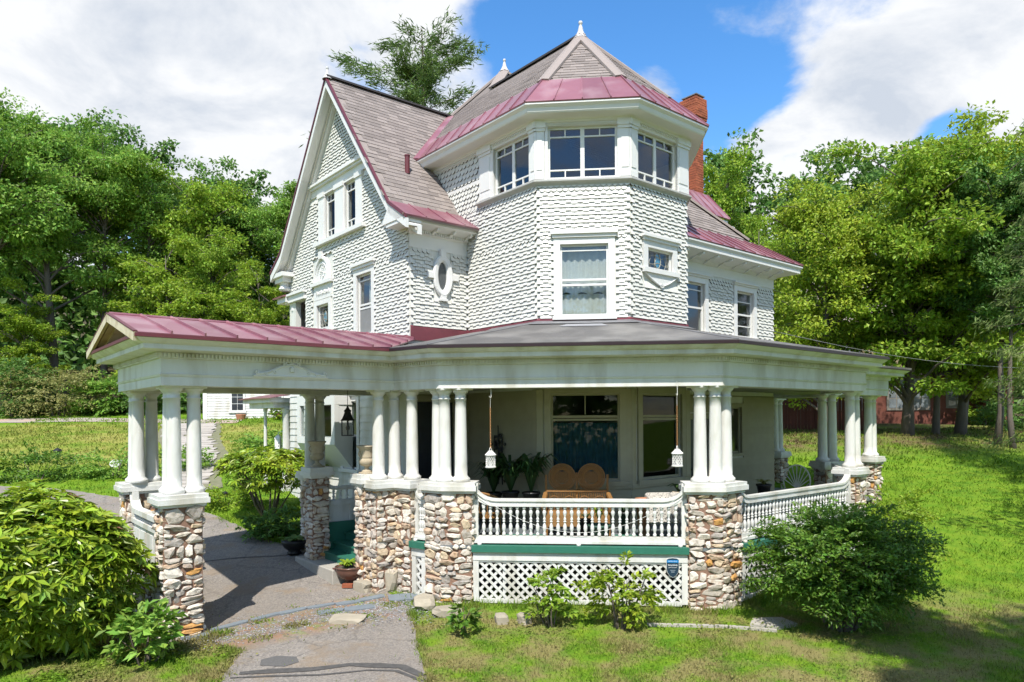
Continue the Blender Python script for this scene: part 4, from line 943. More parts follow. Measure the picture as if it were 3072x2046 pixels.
mb = MB(HO); mb.lathe([(.06, 0), (.06, .42), (.07, .42), (.07, .45)], 10, (8.72, 14.35, gz(RV-14.35)-.02)); mb.build('vent_pipe', mat('pipe_red', (.13, .03, .035), None, .4), house)
# rake boards, soffits, returns
for sg in (-1, 1):
    pr = [(RV, RZ), (RV+sg*3.1, gz(3.1)), (RV+sg*HV, gz(HV))]
    if sg < 0: pr = [(RV, RZ), (RV-3.1, gz(3.1)), (RV-HV, gz(HV))]
    def strip3(u0, u1, d0, d1, m, nm, par):
        mb = MB(HO); V = []
        for (v, z) in pr: V += [(u0, v, z-d0), (u1, v, z-d0), (u1, v, z-d1), (u0, v, z-d1)]
        F = [(a*4+j, a*4+(j+1) % 4, a*4+4+(j+1) % 4, a*4+4+j) for a in (0, 1) for j in range(4)]+[(0, 1, 2, 3), (8, 11, 10, 9)]
        mb.add(V, F); return mb.build(nm, m, par)
    strip3(GU-.02, GU+.04, -.03, .05, REDT, 'rake_edge', wing_roof); strip3(GU+.0, GU+.07, .06, .26, TRIM, 'rake_board', wing_roof)
    strip3(GU+.07, 8.1, .16, .20, TRIM, 'rake_soffit', wing_roof); strip3(7.99, 8.1, .20, .36, TRIM, 'rake_frieze', wing_roof); strip3(7.94, 8.0, .23, .28, mat('dentil_tan', (.6, .57, .5), None, .6), 'rake_dentils', wing_roof)
mb = MB(HO)   # right eave of the wing over the oval wall: box cornice
mb.sweep([(8.1, 13.6), G1, I0], [(0, 7.16), (.02, 7.16), (.02, 7.44), (.05, 7.46), (.09, 7.48), (.09, 7.53), (.12, 7.55), (.40, 7.60), (.42, 7.61), (.42, 7.68), (.47, 7.72), (.0, 7.75)], 1, 2)
mb.bb((GU+.02, 12.80, 7.58), (8.12, 13.62, 7.66)); mb.add([(GU+.0, 12.78, 7.66), (GU, 13.75, 7.66), (GU, 13.75, 7.72), (GU, 13.45, 8.05), (GU, 12.78, 7.70), (8.1, 12.78, 7.66), (8.1, 13.75, 7.66), (8.1, 13.75, 7.72), (8.1, 13.45, 8.05), (8.1, 12.78, 7.70)], [(0, 1, 2, 3, 4), (5, 9, 8, 7, 6), (0, 5, 6, 1)])
mb.build('eave_cornice', TRIM, house); dentils([G1, I0], .09, 7.47, 7.53, .06, .032, .03, house, HO)
for k in range(4): mb = MB(HO); bracket(Frame((8.2+k*.45, 13.25, 0), (1, 0, 0)), 0, 7.595, .34, .12, mb, .06); mb.build('eave_bracket', TRIM, house)
mb = MB(HO); mb.bb((GU+.02, 19.6, 7.5), (8.4, 20.45, 7.62)); mb.bb((GU+.1, 19.75, 7.36), (8.4, 20.35, 7.5)); mb.lathe([(.16, 0), (.2, .05), (.12, .16), (.15, .25)], 10, (7.98, 20.0, 7.12)); mb.build('eave_return', TRIM, house)
# entablature that crosses the gable, its window pilasters and sill
mb = MB(HO); fG.box(mb, sG(18.40), sG(14.8), 9.42, 9.60, 0, .05); fG.box(mb, sG(18.30), sG(14.9), 9.60, 9.66, 0, .12); fG.box(mb, sG(18.28), sG(14.92), 9.66, 9.72, 0, .17)
for v in (17.68, 16.6, 15.52):
    hw = .17 if v != 16.6 else .24
    fG.box(mb, sG(v+hw), sG(v-hw), 8.12, 9.30, 0, .06); fG.box(mb, sG(v+hw+.02), sG(v-hw-.02), 9.30, 9.42, 0, .09)
fG.box(mb, sG(18.0), sG(15.2), 8.02, 8.12, 0, .15); mb.build('gable_entablature', TRIM, gable_wall)
# recessed little balcony on the left corner
mb = MB(HO); mb.lathe([(.11, 0), (.10, 1.3), (.13, 1.33), (.13, 1.42)], 12, (8.2, 19.78, 5.2)); fG.box(mb, -.12, sG(18.78), 6.76, 6.94, 0, .09); fG.box(mb, -.16, sG(18.74), 6.94, 7.0, 0, .15)
mb.bb((7.95, 19.9, 6.8), (8.6, 20.55, 6.95)); mb.build('balcony_trim', TRIM, gable_wall); mb = MB(HO); mb.slab([(7.85, 19.9, 6.98), (7.85, 20.7, 6.98), (8.9, 20.7, 7.25), (8.9, 19.9, 7.25)], .04); mb.build('balcony_roof', REDM, gable_wall)
# finials
def finial(p, s, parent):
    mb = MB(HO); mb.lathe([(.26*s, -.10*s), (.17*s, .03*s), (.10*s, .18*s), (.06*s, .36*s), (.04*s, .40*s), (.06*s, .43*s), (.075*s, .48*s), (.06*s, .53*s), (.0, .56*s)], 12, tuple(p), False); mb.build('finial', mat('zinc', (.55, .54, .52), None, .5), parent, True)
finial(AP+(0, 0, .0), .68, main_roof); finial(PK+(0, 0, .05), .6, main_roof); finial((GU+.05, RV, RZ), .5, wing_roof)
# dormer beside the chimney, chimney
mb = MB(HO); mb.bb((16.4, 12.1, 8.3), (18.3, 13.4, 9.15)); mb.bb((16.4, 11.98, 9.1), (18.45, 12.1, 9.24)); mb.quad((18.3, 12.1, 9.1), (18.3, 13.4, 9.1), (18.3, 13.4, 10.6), (18.3, 12.7, 10.0)); dm = mb.build('dormer', TRIM, house)
metal_band((16.6, 11.95, 9.27), (18.5, 11.95, 9.27), (16.6, 12.75, 10.2), (18.5, 12.75, 10.2), 5, dm)
cu0, cu1, cv0, cv1 = 17.95, 18.34, 12.75, 13.2
mb = MB(HO); mb.bb((cu0+.012, cv0+.012, 8.), (cu1-.012, cv1-.012, 13.0)); chim = mb.build('chimney', BMORT, house)
brk = MB(HO); zz = 9.6; row = 0
while zz < 13.05:
    e = 0
    if zz > 12.25: e = min(.10, .028*(1+int((zz-12.25)/.075)))
    if zz > 12.75: e = .085
    bl, bh = .2, .075
    for (a0, a1, b0, b1) in (((cu0-e), (cu1+e), (cv0-e), (cv1+e)),):
        def run(p0, p1, q, axis, sgn):
            n = max(2, round((p1-p0)/bl)); w_ = (p1-p0)/n; sh = w_*.5*(row % 2)
            xs = [p0]+[p0+w_*i+sh for i in range(0 if sh else 1, n)]+[p1]
            for x0, x1 in zip(xs, xs[1:]):
                if x1-x0 < .02: continue
                j = random.uniform(-.004, .006)
                if axis == 0: brk.bb((x0+.005, q-.05*sgn, zz+.005), (x1-.005, q+sgn*j, zz+bh-.006))
                else: brk.bb((q-.05*sgn, x0+.005, zz+.005), (q+sgn*j, x1-.005, zz+bh-.006))
        run(a0, a1, b0, 0, -1); run(b0, b1, a0, 1, -1); run(a0, a1, b1, 0, 1); run(b0, b1, a1, 1, 1)
    if e: brk.bb((cu0-e+.01, cv0-e+.01, zz+.004), (cu1+e-.01, cv1+e-.01, zz+bh-.007))
    zz += bh; row += 1
brk.build('bricks', BRICK, chim, kind='stuff')
mb = MB(HO); mb.bb((cu0+.05, cv0+.05, 13.0), (cu1-.05, cv1-.05, 13.16)); mb.bb((cu0-.02, cv0-.05, 13.2), (cu1+.02, cv1+.05, 13.23)); mb.build('chimney_cap', GREYM, chim)
# ------------------------------------------------------------------ porch and porte-cochere
FL, FR_, PI_, R1, R3 = (7.05, 10.56), (10.6, 7.0), (6.78, 11.70), (16.2, 7.0), (17.4, 8.2)
PCN, PCF, PCE = (2.70, 11.72), (2.70, 14.95), (8.05, 14.95)
PATHF = [PCE, PCF, PCN, PI_, FL, FR_, R1, R3]
PO = np.array((9.0, 9.0, 0.)); px_, py_ = W(9, 9)
porch = rig('porch', 'deep wraparound porch with white columns on fieldstone piers', 'porch', (px_, py_, 0), YAW)
CO = np.array((4.9, 13.3, 0.)); px_, py_ = W(4.9, 13.3)
pcoch = rig('porte_cochere', 'white carriage porch with red metal roof over the driveway', 'porte-cochere', (px_, py_, 0), YAW)
BEAM = [(0, 3.91), (0, 4.05), (.015, 4.055), (.03, 4.09), (.005, 4.10), (.005, 4.33), (.05, 4.335), (.05, 4.42), (.09, 4.43), (.30, 4.445), (.31, 4.45), (.31, 4.52), (.36, 4.545), (.40, 4.58), (.42, 4.60), (0, 4.62), (-.42, 4.62), (-.42, 3.91)]
EDGE = [(.30, 4.601), (.43, 4.601), (.445, 4.605), (.445, 4.655), (.30, 4.67)]
for root, off, i0, i1 in ((pcoch, CO, 0, 3), (porch, PO, 3, 7)):
    mb = MB(off); mb.sweep(PATHF, BEAM, i0, i1); mb.build('entablature', WHITE, root)
    mb = MB(off); mb.sweep(PATHF, EDGE, i0, i1); mb.build('drip_edge', DKEDGE if root is porch else REDT, root)
    dentils(PATHF, .05, 4.355, 4.415, .058, .03, .028, root, off, WHITE, i0, i1)
# ceilings and roofs
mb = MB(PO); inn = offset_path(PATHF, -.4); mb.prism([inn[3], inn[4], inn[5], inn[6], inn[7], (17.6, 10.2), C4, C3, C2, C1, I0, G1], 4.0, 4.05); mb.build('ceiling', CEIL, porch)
mb = MB(CO); mb.prism([inn[1], inn[2], inn[3], (8.0, 13.3), (8.0, 14.6)], 4.0, 4.05); mb.build('ceiling', CEIL, pcoch)
ee = [np.array((*p, 4.67)) for p in offset_path(PATHF, .42)]
def rp(p, z=ZR): return np.array((*p, z))
mb = MB(PO)
mb.slab([tuple(ee[4]), tuple(ee[5]), tuple(rp(C2)), tuple(rp(C1))], .04); mb.slab([tuple(ee[3]), tuple(ee[4]), tuple(rp(C1)), (9.3, 12.6, 5.28)], .04)
mb.slab([(9.3, 12.6, 5.28), tuple(rp(C1)), (9.68, 13.25, 5.34)], .04); mb.slab([tuple(ee[5]), tuple(ee[6]), (16.2, VW, 5.34), (C3[0], 9.6, 5.34), tuple(rp(C2))], .04); mb.slab([tuple(ee[6]), tuple(ee[7]), (18, VW, 5.3), (16.2, VW, 5.34)], .04)
mb.build('porch_roof', BLKR, porch)
# soft seams and a patch on the membrane
mb = MB(PO); n = np.array((0, 0, .006))
for a, b in ((ee[4], rp(C1)), (ee[5], rp(C2))): mb = MB(PO); mb.tube([tuple(a+n), tuple(b+n)], .012, 4); mb.build('roof_seam', GREYM, porch)
P4 = [lerp(lerp(ee[4], ee[5], s), lerp(rp(C1), rp(C2), s), t)+np.array((0, 0, .012)) for s, t in ((.33, .74), (.68, .74), (.66, .86), (.36, .86))]
mb = MB(PO); mb.slab([tuple(p) for p in P4], .004); mb.build('roof_patch', mat('grey_patch', (.30, .30, .31), None, .5), porch)
# metal roof of the carriage porch: one panel per bay
RDV, RDZ = 13.34, 5.17
ne, fe, en = ee[2][1], ee[1][1], ee[2][0]
us = np.linspace(en, 8.05, 13)
def nlim(u, e=0): # near eave, clipped where the porch roof takes over
    return ne
pr_mb = MB(CO); pr_mb.tube([(en, RDV, RDZ), (8.05, RDV, RDZ)], .035, 6); pcr = pr_mb.build('ridge_roll', REDM, pcoch)
for i in range(12):
    a, b = us[i], us[i+1]
    for (e, sg) in ((ne, -1), (fe, 1)):
        va, vb = e, e; za = zb = 4.67
        if sg < 0 and b > 6.45:      # behind the valley with the porch roof
            va = np.interp(a, [6.45, 8.05], [ne, 13.0]); vb = np.interp(b, [6.45, 8.05], [ne, 13.0])
            za = 4.67+(RDZ-4.67)*(va-ne)/(RDV-ne); zb = 4.67+(RDZ-4.67)*(vb-ne)/(RDV-ne)
        mb = MB(CO); mb.slab([(a, va, za), (b, vb, zb), (b, RDV, RDZ), (a, RDV, RDZ)], .03)
        d = np.array((0, RDV-vb, RDZ-zb)); L = np.linalg.norm(d)
        if L > .2: mb.box(((b), (vb+RDV)/2, (zb+RDZ)/2+.02), (.025, L, .05), ax=((1, 0, 0), d/L, np.cross((1, 0, 0), d/L)))
        mb.build('roof_panel', REDM, pcoch)
# pediment of the carriage porch
mb = MB(CO); x0 = en+.03
mb.add([(x0+.30, ne+.35, 4.66), (x0+.30, fe-.35, 4.66), (x0+.30, RDV, RDZ-.1), (x0+.45, ne+.35, 4.66), (x0+.45, fe-.35, 4.66), (x0+.45, RDV, RDZ-.1)], [(0, 2, 1), (3, 4, 5), (0, 1, 4, 3)])
LCREAM = mat('pediment_cream', (.62, .55, .40), (.52, .45, .32), .6, 5, c3=(.45, .37, .24), scale3=3)
mb.build('tympanum', LCREAM, pcoch)
mb = MB(CO)
for e in (ne, fe):
    d = np.array((0, RDV-e, RDZ-4.67)); L = np.linalg.norm(d); d = d/L; nn = np.cross((1, 0, 0), d); nn = nn if nn[2] > 0 else -nn
    c = np.array((x0+.15, (e+RDV)/2, (4.67+RDZ)/2))-nn*.075; mb.box(tuple(c), (.28, L-.04, .06), ax=((1, 0, 0), d, nn)); mb.box(tuple(c-nn*.05+np.array((.06, 0, 0))), (.2, L-.2, .05), ax=((1, 0, 0), d, nn))
mb.build('raking_cornice', LCREAM, pcoch)
for e in (ne, fe):
    d = np.array((0, RDV-e, RDZ-4.67)); L = np.linalg.norm(d); d = d/L; nn = np.cross((1, 0, 0), d); nn = nn if nn[2] > 0 else -nn
    c = np.array((en-.015, (e+RDV)/2, (4.67+RDZ)/2)); mb = MB(CO); mb.box(tuple(c-nn*.07), (.05, L, .13), ax=((1, 0, 0), d, nn)); mb.build('barge_board', LCREAM, pcoch); mb = MB(CO); mb.box(tuple(c+nn*.006), (.06, L, .02), ax=((1, 0, 0), d, nn)); mb.build('barge_drip', REDT, pcoch)
# carved cartouche on the frieze
fc = Frame((*PCN, 0), (1, 0, 0)); mb = MB(CO); cs = 2.06; cz = 4.105
top = [(-.62, .03), (-.55, .035), (-.42, .06), (-.3, .11), (-.2, .155), (-.1, .18), (0, .215), (.1, .18), (.2, .155), (.3, .11), (.42, .06), (.55, .035), (.62, .03)]
k = len(top); mb.add([fc.p(cs+x, cz+t, .05) for x, t in top]+[fc.p(cs+x, cz, .05) for x, _ in top]+[fc.p(cs+x, cz+t, .0) for x, t in top], [(i, i+1, k+i+1, k+i) for i in range(k-1)]+[(i, i+1, 2*k+i+1, 2*k+i) for i in range(k-1)])
mb.tube([fc.p(cs+x, cz+t, .045) for x, t in top], .024, 5); mb.tube([fc.p(cs-.66, cz, .04), fc.p(cs+.66, cz, .04)], .022, 5)
for sg in (-1, 1):
    for (x, t, r) in ((.6, .06, .03), (.12, .2, .035), (.3, .07, .03), (.45, .035, .022)): mb.tube([fc.p(cs+sg*(x+r*math.cos(a)*(1-a/12)), cz+t+r*math.sin(a)*(1-a/12), .06) for a in np.linspace(0, 7.5, 14)], .014, 4)
mb.lathe([(.0, -.06), (.045, -.04), (.05, .02), (.0, .07)], 8, fc.p(cs, cz+.12, .06), False)
mb.build('carved_cartouche', TRIM, pcoch)
# ---- columns
def column_mesh():
    mb = MB(); r0, r1 = .118, .098; H = 1.71
    pr = [(.165, .0), (.165, .03), (.17, .045), (.165, .07), (.14, .085), (.135, .10), (r0, .115)]
    for i in range(1, 9): t = i/8; pr.append((r0+(r1-r0)*t**1.6, .115+(H-.115-.20)*t))
    pr += [(r1+.014, H-.195), (r1+.014, H-.175), (r1, H-.17), (r1, H-.10), (r1+.02, H-.085), (r1+.05, H-.045), (r1+.055, H-.03)]
    mb.lathe(pr, 20); me = mesh_np('column', mb.V, mb.F, WHITE, True); fix_normals(me); me2 = me
    b = MB(); b.box((0, 0, H-.015), (.33, .33, .03)); c = mesh_np('abacus', b.V, b.F, WHITE); fix_normals(c)
    return me2, c
COLM, ABAC = column_mesh()
def column(u, v, root, off, rz=0, z=2.2):
    c = link('column', COLM, root, (u-off[0], v-off[1], z), (0, 0, random.uniform(0, 6))); link('abacus', ABAC, c, (0, 0, 0), (0, 0, -c.rotation_euler.z+rz)); return c
# ---- piers
def arm(K, d, L): return (K[0]+d[0]*L, K[1]+d[1]*L)
dF = np.array((q2, -q2)); nF = np.array((q2, q2)); dPI = np.array(PI_)-np.array(FL); dPI /= np.linalg.norm(dPI); nPI = np.array((dPI[1], -dPI[0]))
nPI = nPI if nPI[0] > 0 else -nPI
def bent(K, d1, L1, n1, d2, L2, n2, dep):
    a, b = np.array(K)+d1*L1, np.array(K)+d2*L2; mi = (n1+n2)/(1+n1 @ n2)
    return [tuple(x) for x in (a, np.array(K), b, b+n2*dep, np.array(K)+mi*dep, a+n1*dep)]
P_FR = bent(FR_, -dF, .62, nF, np.array((1., 0)), .60, np.array((0, 1.)), .46)
P_FL = bent(FL, dPI, .40, nPI, dF, .60, nF, .46)
P_L2 = bent(PI_, np.array((-1., 0)), .40, np.array((0, 1.)), -dPI, .42, nPI, .42)
P_PN = [PCN, (3.32, 11.72), (3.32, 12.26), (2.70, 12.26)]; P_PF = [(2.70, 14.41), (3.32, 14.41), (3.32, 14.95), (2.70, 14.95)]
P_S1 = [(6.30, 12.08), (6.68, 12.08), (6.68, 12.44), (6.30, 12.44)]; P_S2 = [(6.06, 13.84), (6.46, 13.84), (6.46, 14.22), (6.06, 14.22)]; P_S3 = [(6.30, 14.62), (6.75, 14.62), (6.75, 15.05), (6.30, 15.05)]
P_R1 = bent(R1, np.array((-1., 0)), .5, np.array((0, 1.)), np.array((q2, q2)), .5, np.array((-q2, q2)), .45)
P_R3 = [(17.25, 8.45), (17.75, 8.2), (18.0, 8.6), (17.5, 8.9)]; P_R2 = [(20.2, 8.5), (20.7, 8.5), (20.7, 9.0), (20.2, 9.0)]; P_R4 = [(20.9, 11.7), (21.4, 11.7), (21.4, 12.2), (20.9, 12.2)]
def pier(name, poly, root, off, zb, n_parts, seed, order=None, ztop=2.0, cap=True, size=1., zp=2.2):
    P = ccw([tuple(p) for p in poly]); mb = MB(off); mb.prism(offset_path(P, -.02, True), zb, ztop+.02); pr = mb.build('stone_pier', MORTAR, root)
    n = rubble(offset_path(P, -.045, True), zb, ztop, pr, off, seed, n_parts, order, size)
    if cap:
        mb = MB(off); mb.prism(offset_path(P, .03, True), ztop+.005, ztop+.055); mb.prism(offset_path(P, .075, True), ztop+.055, ztop+.14); mb.prism(offset_path(P, .055, True), ztop+.14, zp)
        mb.build('plinth', WHITE, root)
    return pr
pier('fr', P_FR, porch, PO, -.25, 110, 1); pier('fl', P_FL, porch, PO, -.25, 110, 2); pier('l2', P_L2, porch, PO, -.2, 80, 3)
pier('pn', P_PN, pcoch, CO, -.3, 150, 4); pier('pf', P_PF, pcoch, CO, 0, 20, 5)
pier('s1', P_S1, pcoch, CO, 0, 60, 6, ztop=2.07, size=.85, zp=2.3); pier('s2', P_S2, pcoch, CO, .1, 70, 7, ztop=2.12, size=.85, zp=2.35); pier('s3', P_S3, pcoch, CO, .1, 0, 8, size=.9)
pier('r1', P_R1, porch, PO, 0, 0, 9); pier('r3', P_R3, porch, PO, .3, 0, 10); pier('r2', P_R2, porch, PO, .4, 0, 11); pier('r4', P_R4, porch, PO, .6, 0, 12)
for (u, v) in [tuple(np.array(FR_)+(nF+np.array((0, 1.)))/(1+nF @ np.array((0, 1.)))*.22), tuple(np.array(FR_)-dF*.36+nF*.22), (FR_[0]+.40, FR_[1]+.22),
               tuple(np.array(FL)+(nF+nPI)/(1+nF @ nPI)*.21), tuple(np.array(FL)+dF*.36+nF*.21), tuple(np.array(FL)+dPI*.26+nPI*.24),
               (R1[0]-.3, 7.22), (R1[0]+.08, 7.28), (17.45, 8.62), (17.72, 8.5), (20.33, 8.72), (20.58, 8.72), (21.0, 11.95), (21.28, 11.95)]: column(u, v, porch, PO)
for (u, v) in [tuple(np.array(PI_)+np.array((-.22, .22))), tuple(np.array(PI_)-dPI*.28+nPI*.20), (6.95, 11.98)]: column(u, v, porch, PO)
for (u, v) in [(2.93, 11.95), (2.93, 12.18), (3.24, 11.97), (2.93, 14.72), (3.22, 14.72), (2.93, 14.45), (6.45, 14.82), (6.68, 14.82), (7.15, 12.35), (7.35, 12.7)]: column(u, v, pcoch, CO)
# ---- porch floor, skirt boards, lattice, railings
fp = [(7.2, 14.6), (6.9, 12.5), PI_, FL, FR_, R1, R3, (20.6, 8.6), (21.4, 12.2), (18.0, 12.2), (18.0, VW), C3, C2, C1, I0, G1, (8.1, 14.6)]
mb = MB(PO); mb.prism(fp, ZF-.06, ZF); mb.build('floor', GREYFL, porch)
BALP = [(.030, 0), (.030, .055), (.018, .065), (.021, .09), (.034, .14), (.030, .19), (.016, .235), (.014, .25), (.026, .258), (.026, .272), (.016, .28), (.020, .295), (.029, .31), (.020, .325), (.016, .345), (.017, .36), (.031, .41), (.033, .44), (.02, .475), (.018, .485), (.030, .492), (.030, .54)]
_b = MB(); _b.lathe([(r*1.08, z) for r, z in BALP], 8); BALM = mesh_np('baluster', _b.V, _b.F, WHITE, True); fix_normals(BALM)
def railing(p0, p1, root, off, swoop=(True, True), zt_=1.90, zend=2.2, board=True, inset=.16, lat=True, zlat=.06, n=None):
    p0, p1 = np.array(p0, float), np.array(p1, float); d = p1-p0; L = np.linalg.norm(d); f = Frame((*p0, 0), (*d, 0)); yc = -inset
    r = min(.40, L*.42); top = []
    if swoop[0]: top += [(.03+r*(1-math.cos(a)), zend-(zend-zt_)*math.sin(a)) for a in np.linspace(0, math.pi/2, 8)]
    else: top += [(0, zt_)]
    if swoop[1]: top += [(L-.03-r*(1-math.cos(a)), zend-(zend-zt_)*math.sin(a)) for a in np.linspace(math.pi/2, 0, 8)]
    else: top += [(L, zt_)]
    mb = MB(off)
    def ribbon(dz0, dz1, w):
        V = []
        for i, (s, z) in enumerate(top):
            a, b = np.array(top[max(i-1, 0)]), np.array(top[min(i+1, len(top)-1)]); t = (b-a)/np.linalg.norm(b-a); nr = np.array((-t[1], t[0]))
            for (o, q) in ((-w/2, dz0), (w/2, dz0), (w/2, dz1), (-w/2, dz1)): V.append(f.p(s+nr[0]*q, z+nr[1]*q, yc+o))
        k = len(top); mb.add(V, [(i*4+j, i*4+(j+1) % 4, i*4+4+(j+1) % 4, i*4+4+j) for i in range(k-1) for j in range(4)]+[(0, 1, 2, 3), ((k-1)*4+3, (k-1)*4+2, (k-1)*4+1, (k-1)*4)])
    ribbon(-.045, 0, .13); ribbon(-.095, -.045, .075); ribbon(-.14, -.095, .10)
    f.box(mb, 0, L, 1.145, 1.225, yc-.045, yc+.045); f.box(mb, 0, L, 1.10, 1.145, yc-.06, yc+.075)
    for e, s in ((swoop[0], .04), (swoop[1], L-.04)):
        if e: f.box(mb, s-.045, s+.045, 1.225, zend-.02, yc-.05, yc+.05)
    rl = mb.build('railing', WHITE, root)
    nb = n or max(2, int(L/.128)); ang = math.atan2(d[1], d[0])
    for i in range(nb):
        s = .06+(L-.12)*i/(nb-1); c = f.p(s, 1.222, yc); link('baluster', BALM, rl, tuple(np.array(c)-off), (0, 0, ang))
        zz = np.interp(s, [p[0] for p in top], [p[1] for p in top])
        if zz > zt_+.02:
            mb = MB(off); f.box(mb, s-.03, s+.03, 1.755, zz-.12, yc-.03, yc+.03); mb.build('baluster_block', WHITE, rl)
    if board:
        mb = MB(off); f.box(mb, -.02, L+.02, .955, 1.072, -.14, .03); mb.build('skirt_board', GREEN, root)
        for s in ((.12, L/2, L-.12) if L > 2 else (.1,)): mb = MB(off); mb.lathe([(0, 0), (.035, .01), (.042, .035), (.035, .06), (0, .07)], 8, f.p(s, 1.06, -.03), False); mb.build('foot_ball', WHITE, rl, True)
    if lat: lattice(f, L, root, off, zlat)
    return rl, f, L
def lattice(f, L, root, off, z0, ztop=.955, dx=.163, w=.05):
    mb = MB(off); f.box(mb, 0, L, .80, ztop, -.10, -.02); f.box(mb, 0, .10, z0, .80, -.10, -.03); f.box(mb, L-.10, L, z0, .80, -.10, -.03); f.box(mb, .10, L-.10, z0-.03, z0+.045, -.10, -.035); f.box(mb, .10, L-.10, .765, .80, -.10, -.04)
    for s in ([L*.145, L*.63, L*.80] if L > 2 else []): f.box(mb, s-.02, s+.02, z0, .8, -.10, -.085)
    fr = mb.build('lattice_frame', WHITE, root); a0, a1, b0, b1 = .10, L-.10, z0+.045, .765; H = b1-b0
    mb = MB(off); f.box(mb, 0, L, z0-.1, .9, -.9, -.88); mb.build('dark_backing', mat('backing_dark', (.07, .065, .06), None, .95), fr)  # dark sheet added behind the lattice to block the view under the porch
    for sg, n0 in ((1, -.068), (-1, -.056)):
        k = a0-(H if sg > 0 else 0)+.03
        while k < a1+(0 if sg > 0 else H):
            # centre line s = k + sg*(z-b0), clipped to the panel
            lo, hi = 0, H
            if sg > 0: lo = max(0, a0-k); hi = min(H, a1-k)
            else: lo = max(0, k-a1); hi = min(H, k-a0)
            if hi-lo > .03:
                s0, s1, z0_, z1_ = k+sg*lo, k+sg*hi, b0+lo, b0+hi; T = np.array((s1-s0, z1_-z0_)); l = np.linalg.norm(T); T /= l
                ax = (f.S*T[0]+f.T*T[1], -f.S*T[1]+f.T*T[0], f.N); mb = MB(off); mb.box(f.p((s0+s1)/2, (z0_+z1_)/2, n0), (l, w*.93, .008), ax=ax); mb.build('lattice_slat', WHITE, fr)
            k += dx
a = np.array(FL)+dF*.60; b = np.array(FR_)-dF*.62
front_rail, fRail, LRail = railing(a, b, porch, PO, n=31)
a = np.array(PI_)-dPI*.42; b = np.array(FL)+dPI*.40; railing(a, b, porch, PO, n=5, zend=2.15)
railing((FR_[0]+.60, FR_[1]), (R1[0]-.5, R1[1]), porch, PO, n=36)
railing((R1[0]+.36, R1[1]+.36), (17.25, 8.05), porch, PO, lat=False, n=6)
# string of outdoor wire looped along the front rail
cab = [tuple(np.array(fRail.p(s, 2.08-.62*math.sin(math.pi*s/LRail)**.8-.15*(math.sin(math.pi*s/LRail)), -.05))) for s in np.linspace(.02, LRail-.02, 30)]
# white skirt panel left of the stair, paneled balustrade beyond it
mb = MB(CO); mb.bb((6.62, 12.0, .2), (6.72, 12.2, 1.95)); mb.bb((6.45, 12.0, .05), (6.55, 12.12, .9)); mb.bb((6.42, 14.42, .2), (6.5, 14.62, 1.9)); mb.build('filler_panel', WHITE, pcoch)
mb = MB(CO); mb.bb((6.4, 12.02, .93), (6.75, 12.2, 1.06)); mb.bb((6.3, 14.4, .93), (6.55, 14.62, 1.04)); mb.build('skirt_board', GREEN, pcoch)
mb = MB(CO); mb.bb((6.4, 14.05, 1.05), (8.0, 14.11, 1.62)); mb.bb((6.4, 14.02, 1.05), (8.0, 14.05, 1.12)); mb.bb((6.4, 14.02, 1.5), (8.0, 14.05, 1.6))
for u in (6.45, 7.0, 7.55): mb.bb((u, 14.02, 1.12), (u+.07, 14.05, 1.5))
pts = [(6.42+.30*(1-math.cos(a)), 2.15-.28*math.sin(a)) for a in np.linspace(0, math.pi/2, 8)]+[(7.3, 1.87)]+[(7.98-.3*(1-math.cos(a)), 2.15-.28*math.sin(a)) for a in np.linspace(math.pi/2, 0, 8)]
mb.tube([(u, 14.08, z) for u, z in pts], .05, 6); sb = mb.build('panel_balustrade', WHITE, pcoch)
for k in range(10): link('baluster', BALM, sb, (6.5+k*.155-CO[0], 14.08-CO[1], 1.62), (0, 0, 0), (1, 1, .42))
# ---- stairs
mb = MB(CO); mb.bb((5.95, 12.66, 0), (6.5, 14.5, .42)); mb.build('concrete_step', CONC, pcoch, bevel=.012)
nz = 4; zs = .42
for k in range(nz):
    z = zs+(ZF-zs)*(k+1)/nz; u = 6.34+k*.27
    mb = MB(CO); mb.bb((u-.03, 12.5, z-.035), (u+.28, 13.98, z)); mb.build('stair_tread', GREEN, pcoch)
    mb = MB(CO); mb.bb((u, 12.5, z-(ZF-zs)/nz), (u+.025, 13.98, z-.035)); mb.build('stair_riser', GREEN, pcoch)
mb = MB(CO); mb.bb((6.40, 13.99, .42), (7.5, 14.03, 1.15)); mb.build('stair_side', GREEN, pcoch)
# low panelled screen between the outer piers of the carriage porch
f = Frame((2.86, 14.41, 0), (0, -1, 0)); mb = MB(CO); L = 14.41-12.26
f.box(mb, 0, L, .75, 1.5, -.05, .03); f.box(mb, 0, L, .62, .75, -.12, .14); f.box(mb, 0, L, 1.5, 1.58, -.08, .07)
pts = [(.03+.3*(1-math.cos(a)), 2.1-.32*math.sin(a)) for a in np.linspace(0, math.pi/2, 8)]+[(L-.03-.3*(1-math.cos(a)), 2.1-.32*math.sin(a)) for a in np.linspace(math.pi/2, 0, 8)]
V = []
for s, z in pts: V += [f.p(s, z, -.07), f.p(s, z, .09), f.p(s, z-.09, .09), f.p(s, z-.09, -.07)]
mb.add(V, [(i*4+j, i*4+(j+1) % 4, i*4+4+(j+1) % 4, i*4+4+j) for i in range(15) for j in range(4)]+[(0, 1, 2, 3), (63, 62, 61, 60)])
for s in (.05, L-.05): f.box(mb, s-.05, s+.05, 1.5, 2.05, -.05, .06)
for k in range(4): f.box(mb, .1+k*(L-.2)/4+.05, .1+(k+1)*(L-.2)/4-.05, .85, 1.42, .03, .045)
sc = mb.build('screen_panel', WHITE, pcoch)
for k in range(16): link('baluster', BALM, sc, tuple(np.array(f.p(.12+k*(L-.24)/15, 1.575, .01))-CO), (0, 0, 0), (.9, .9, .25))
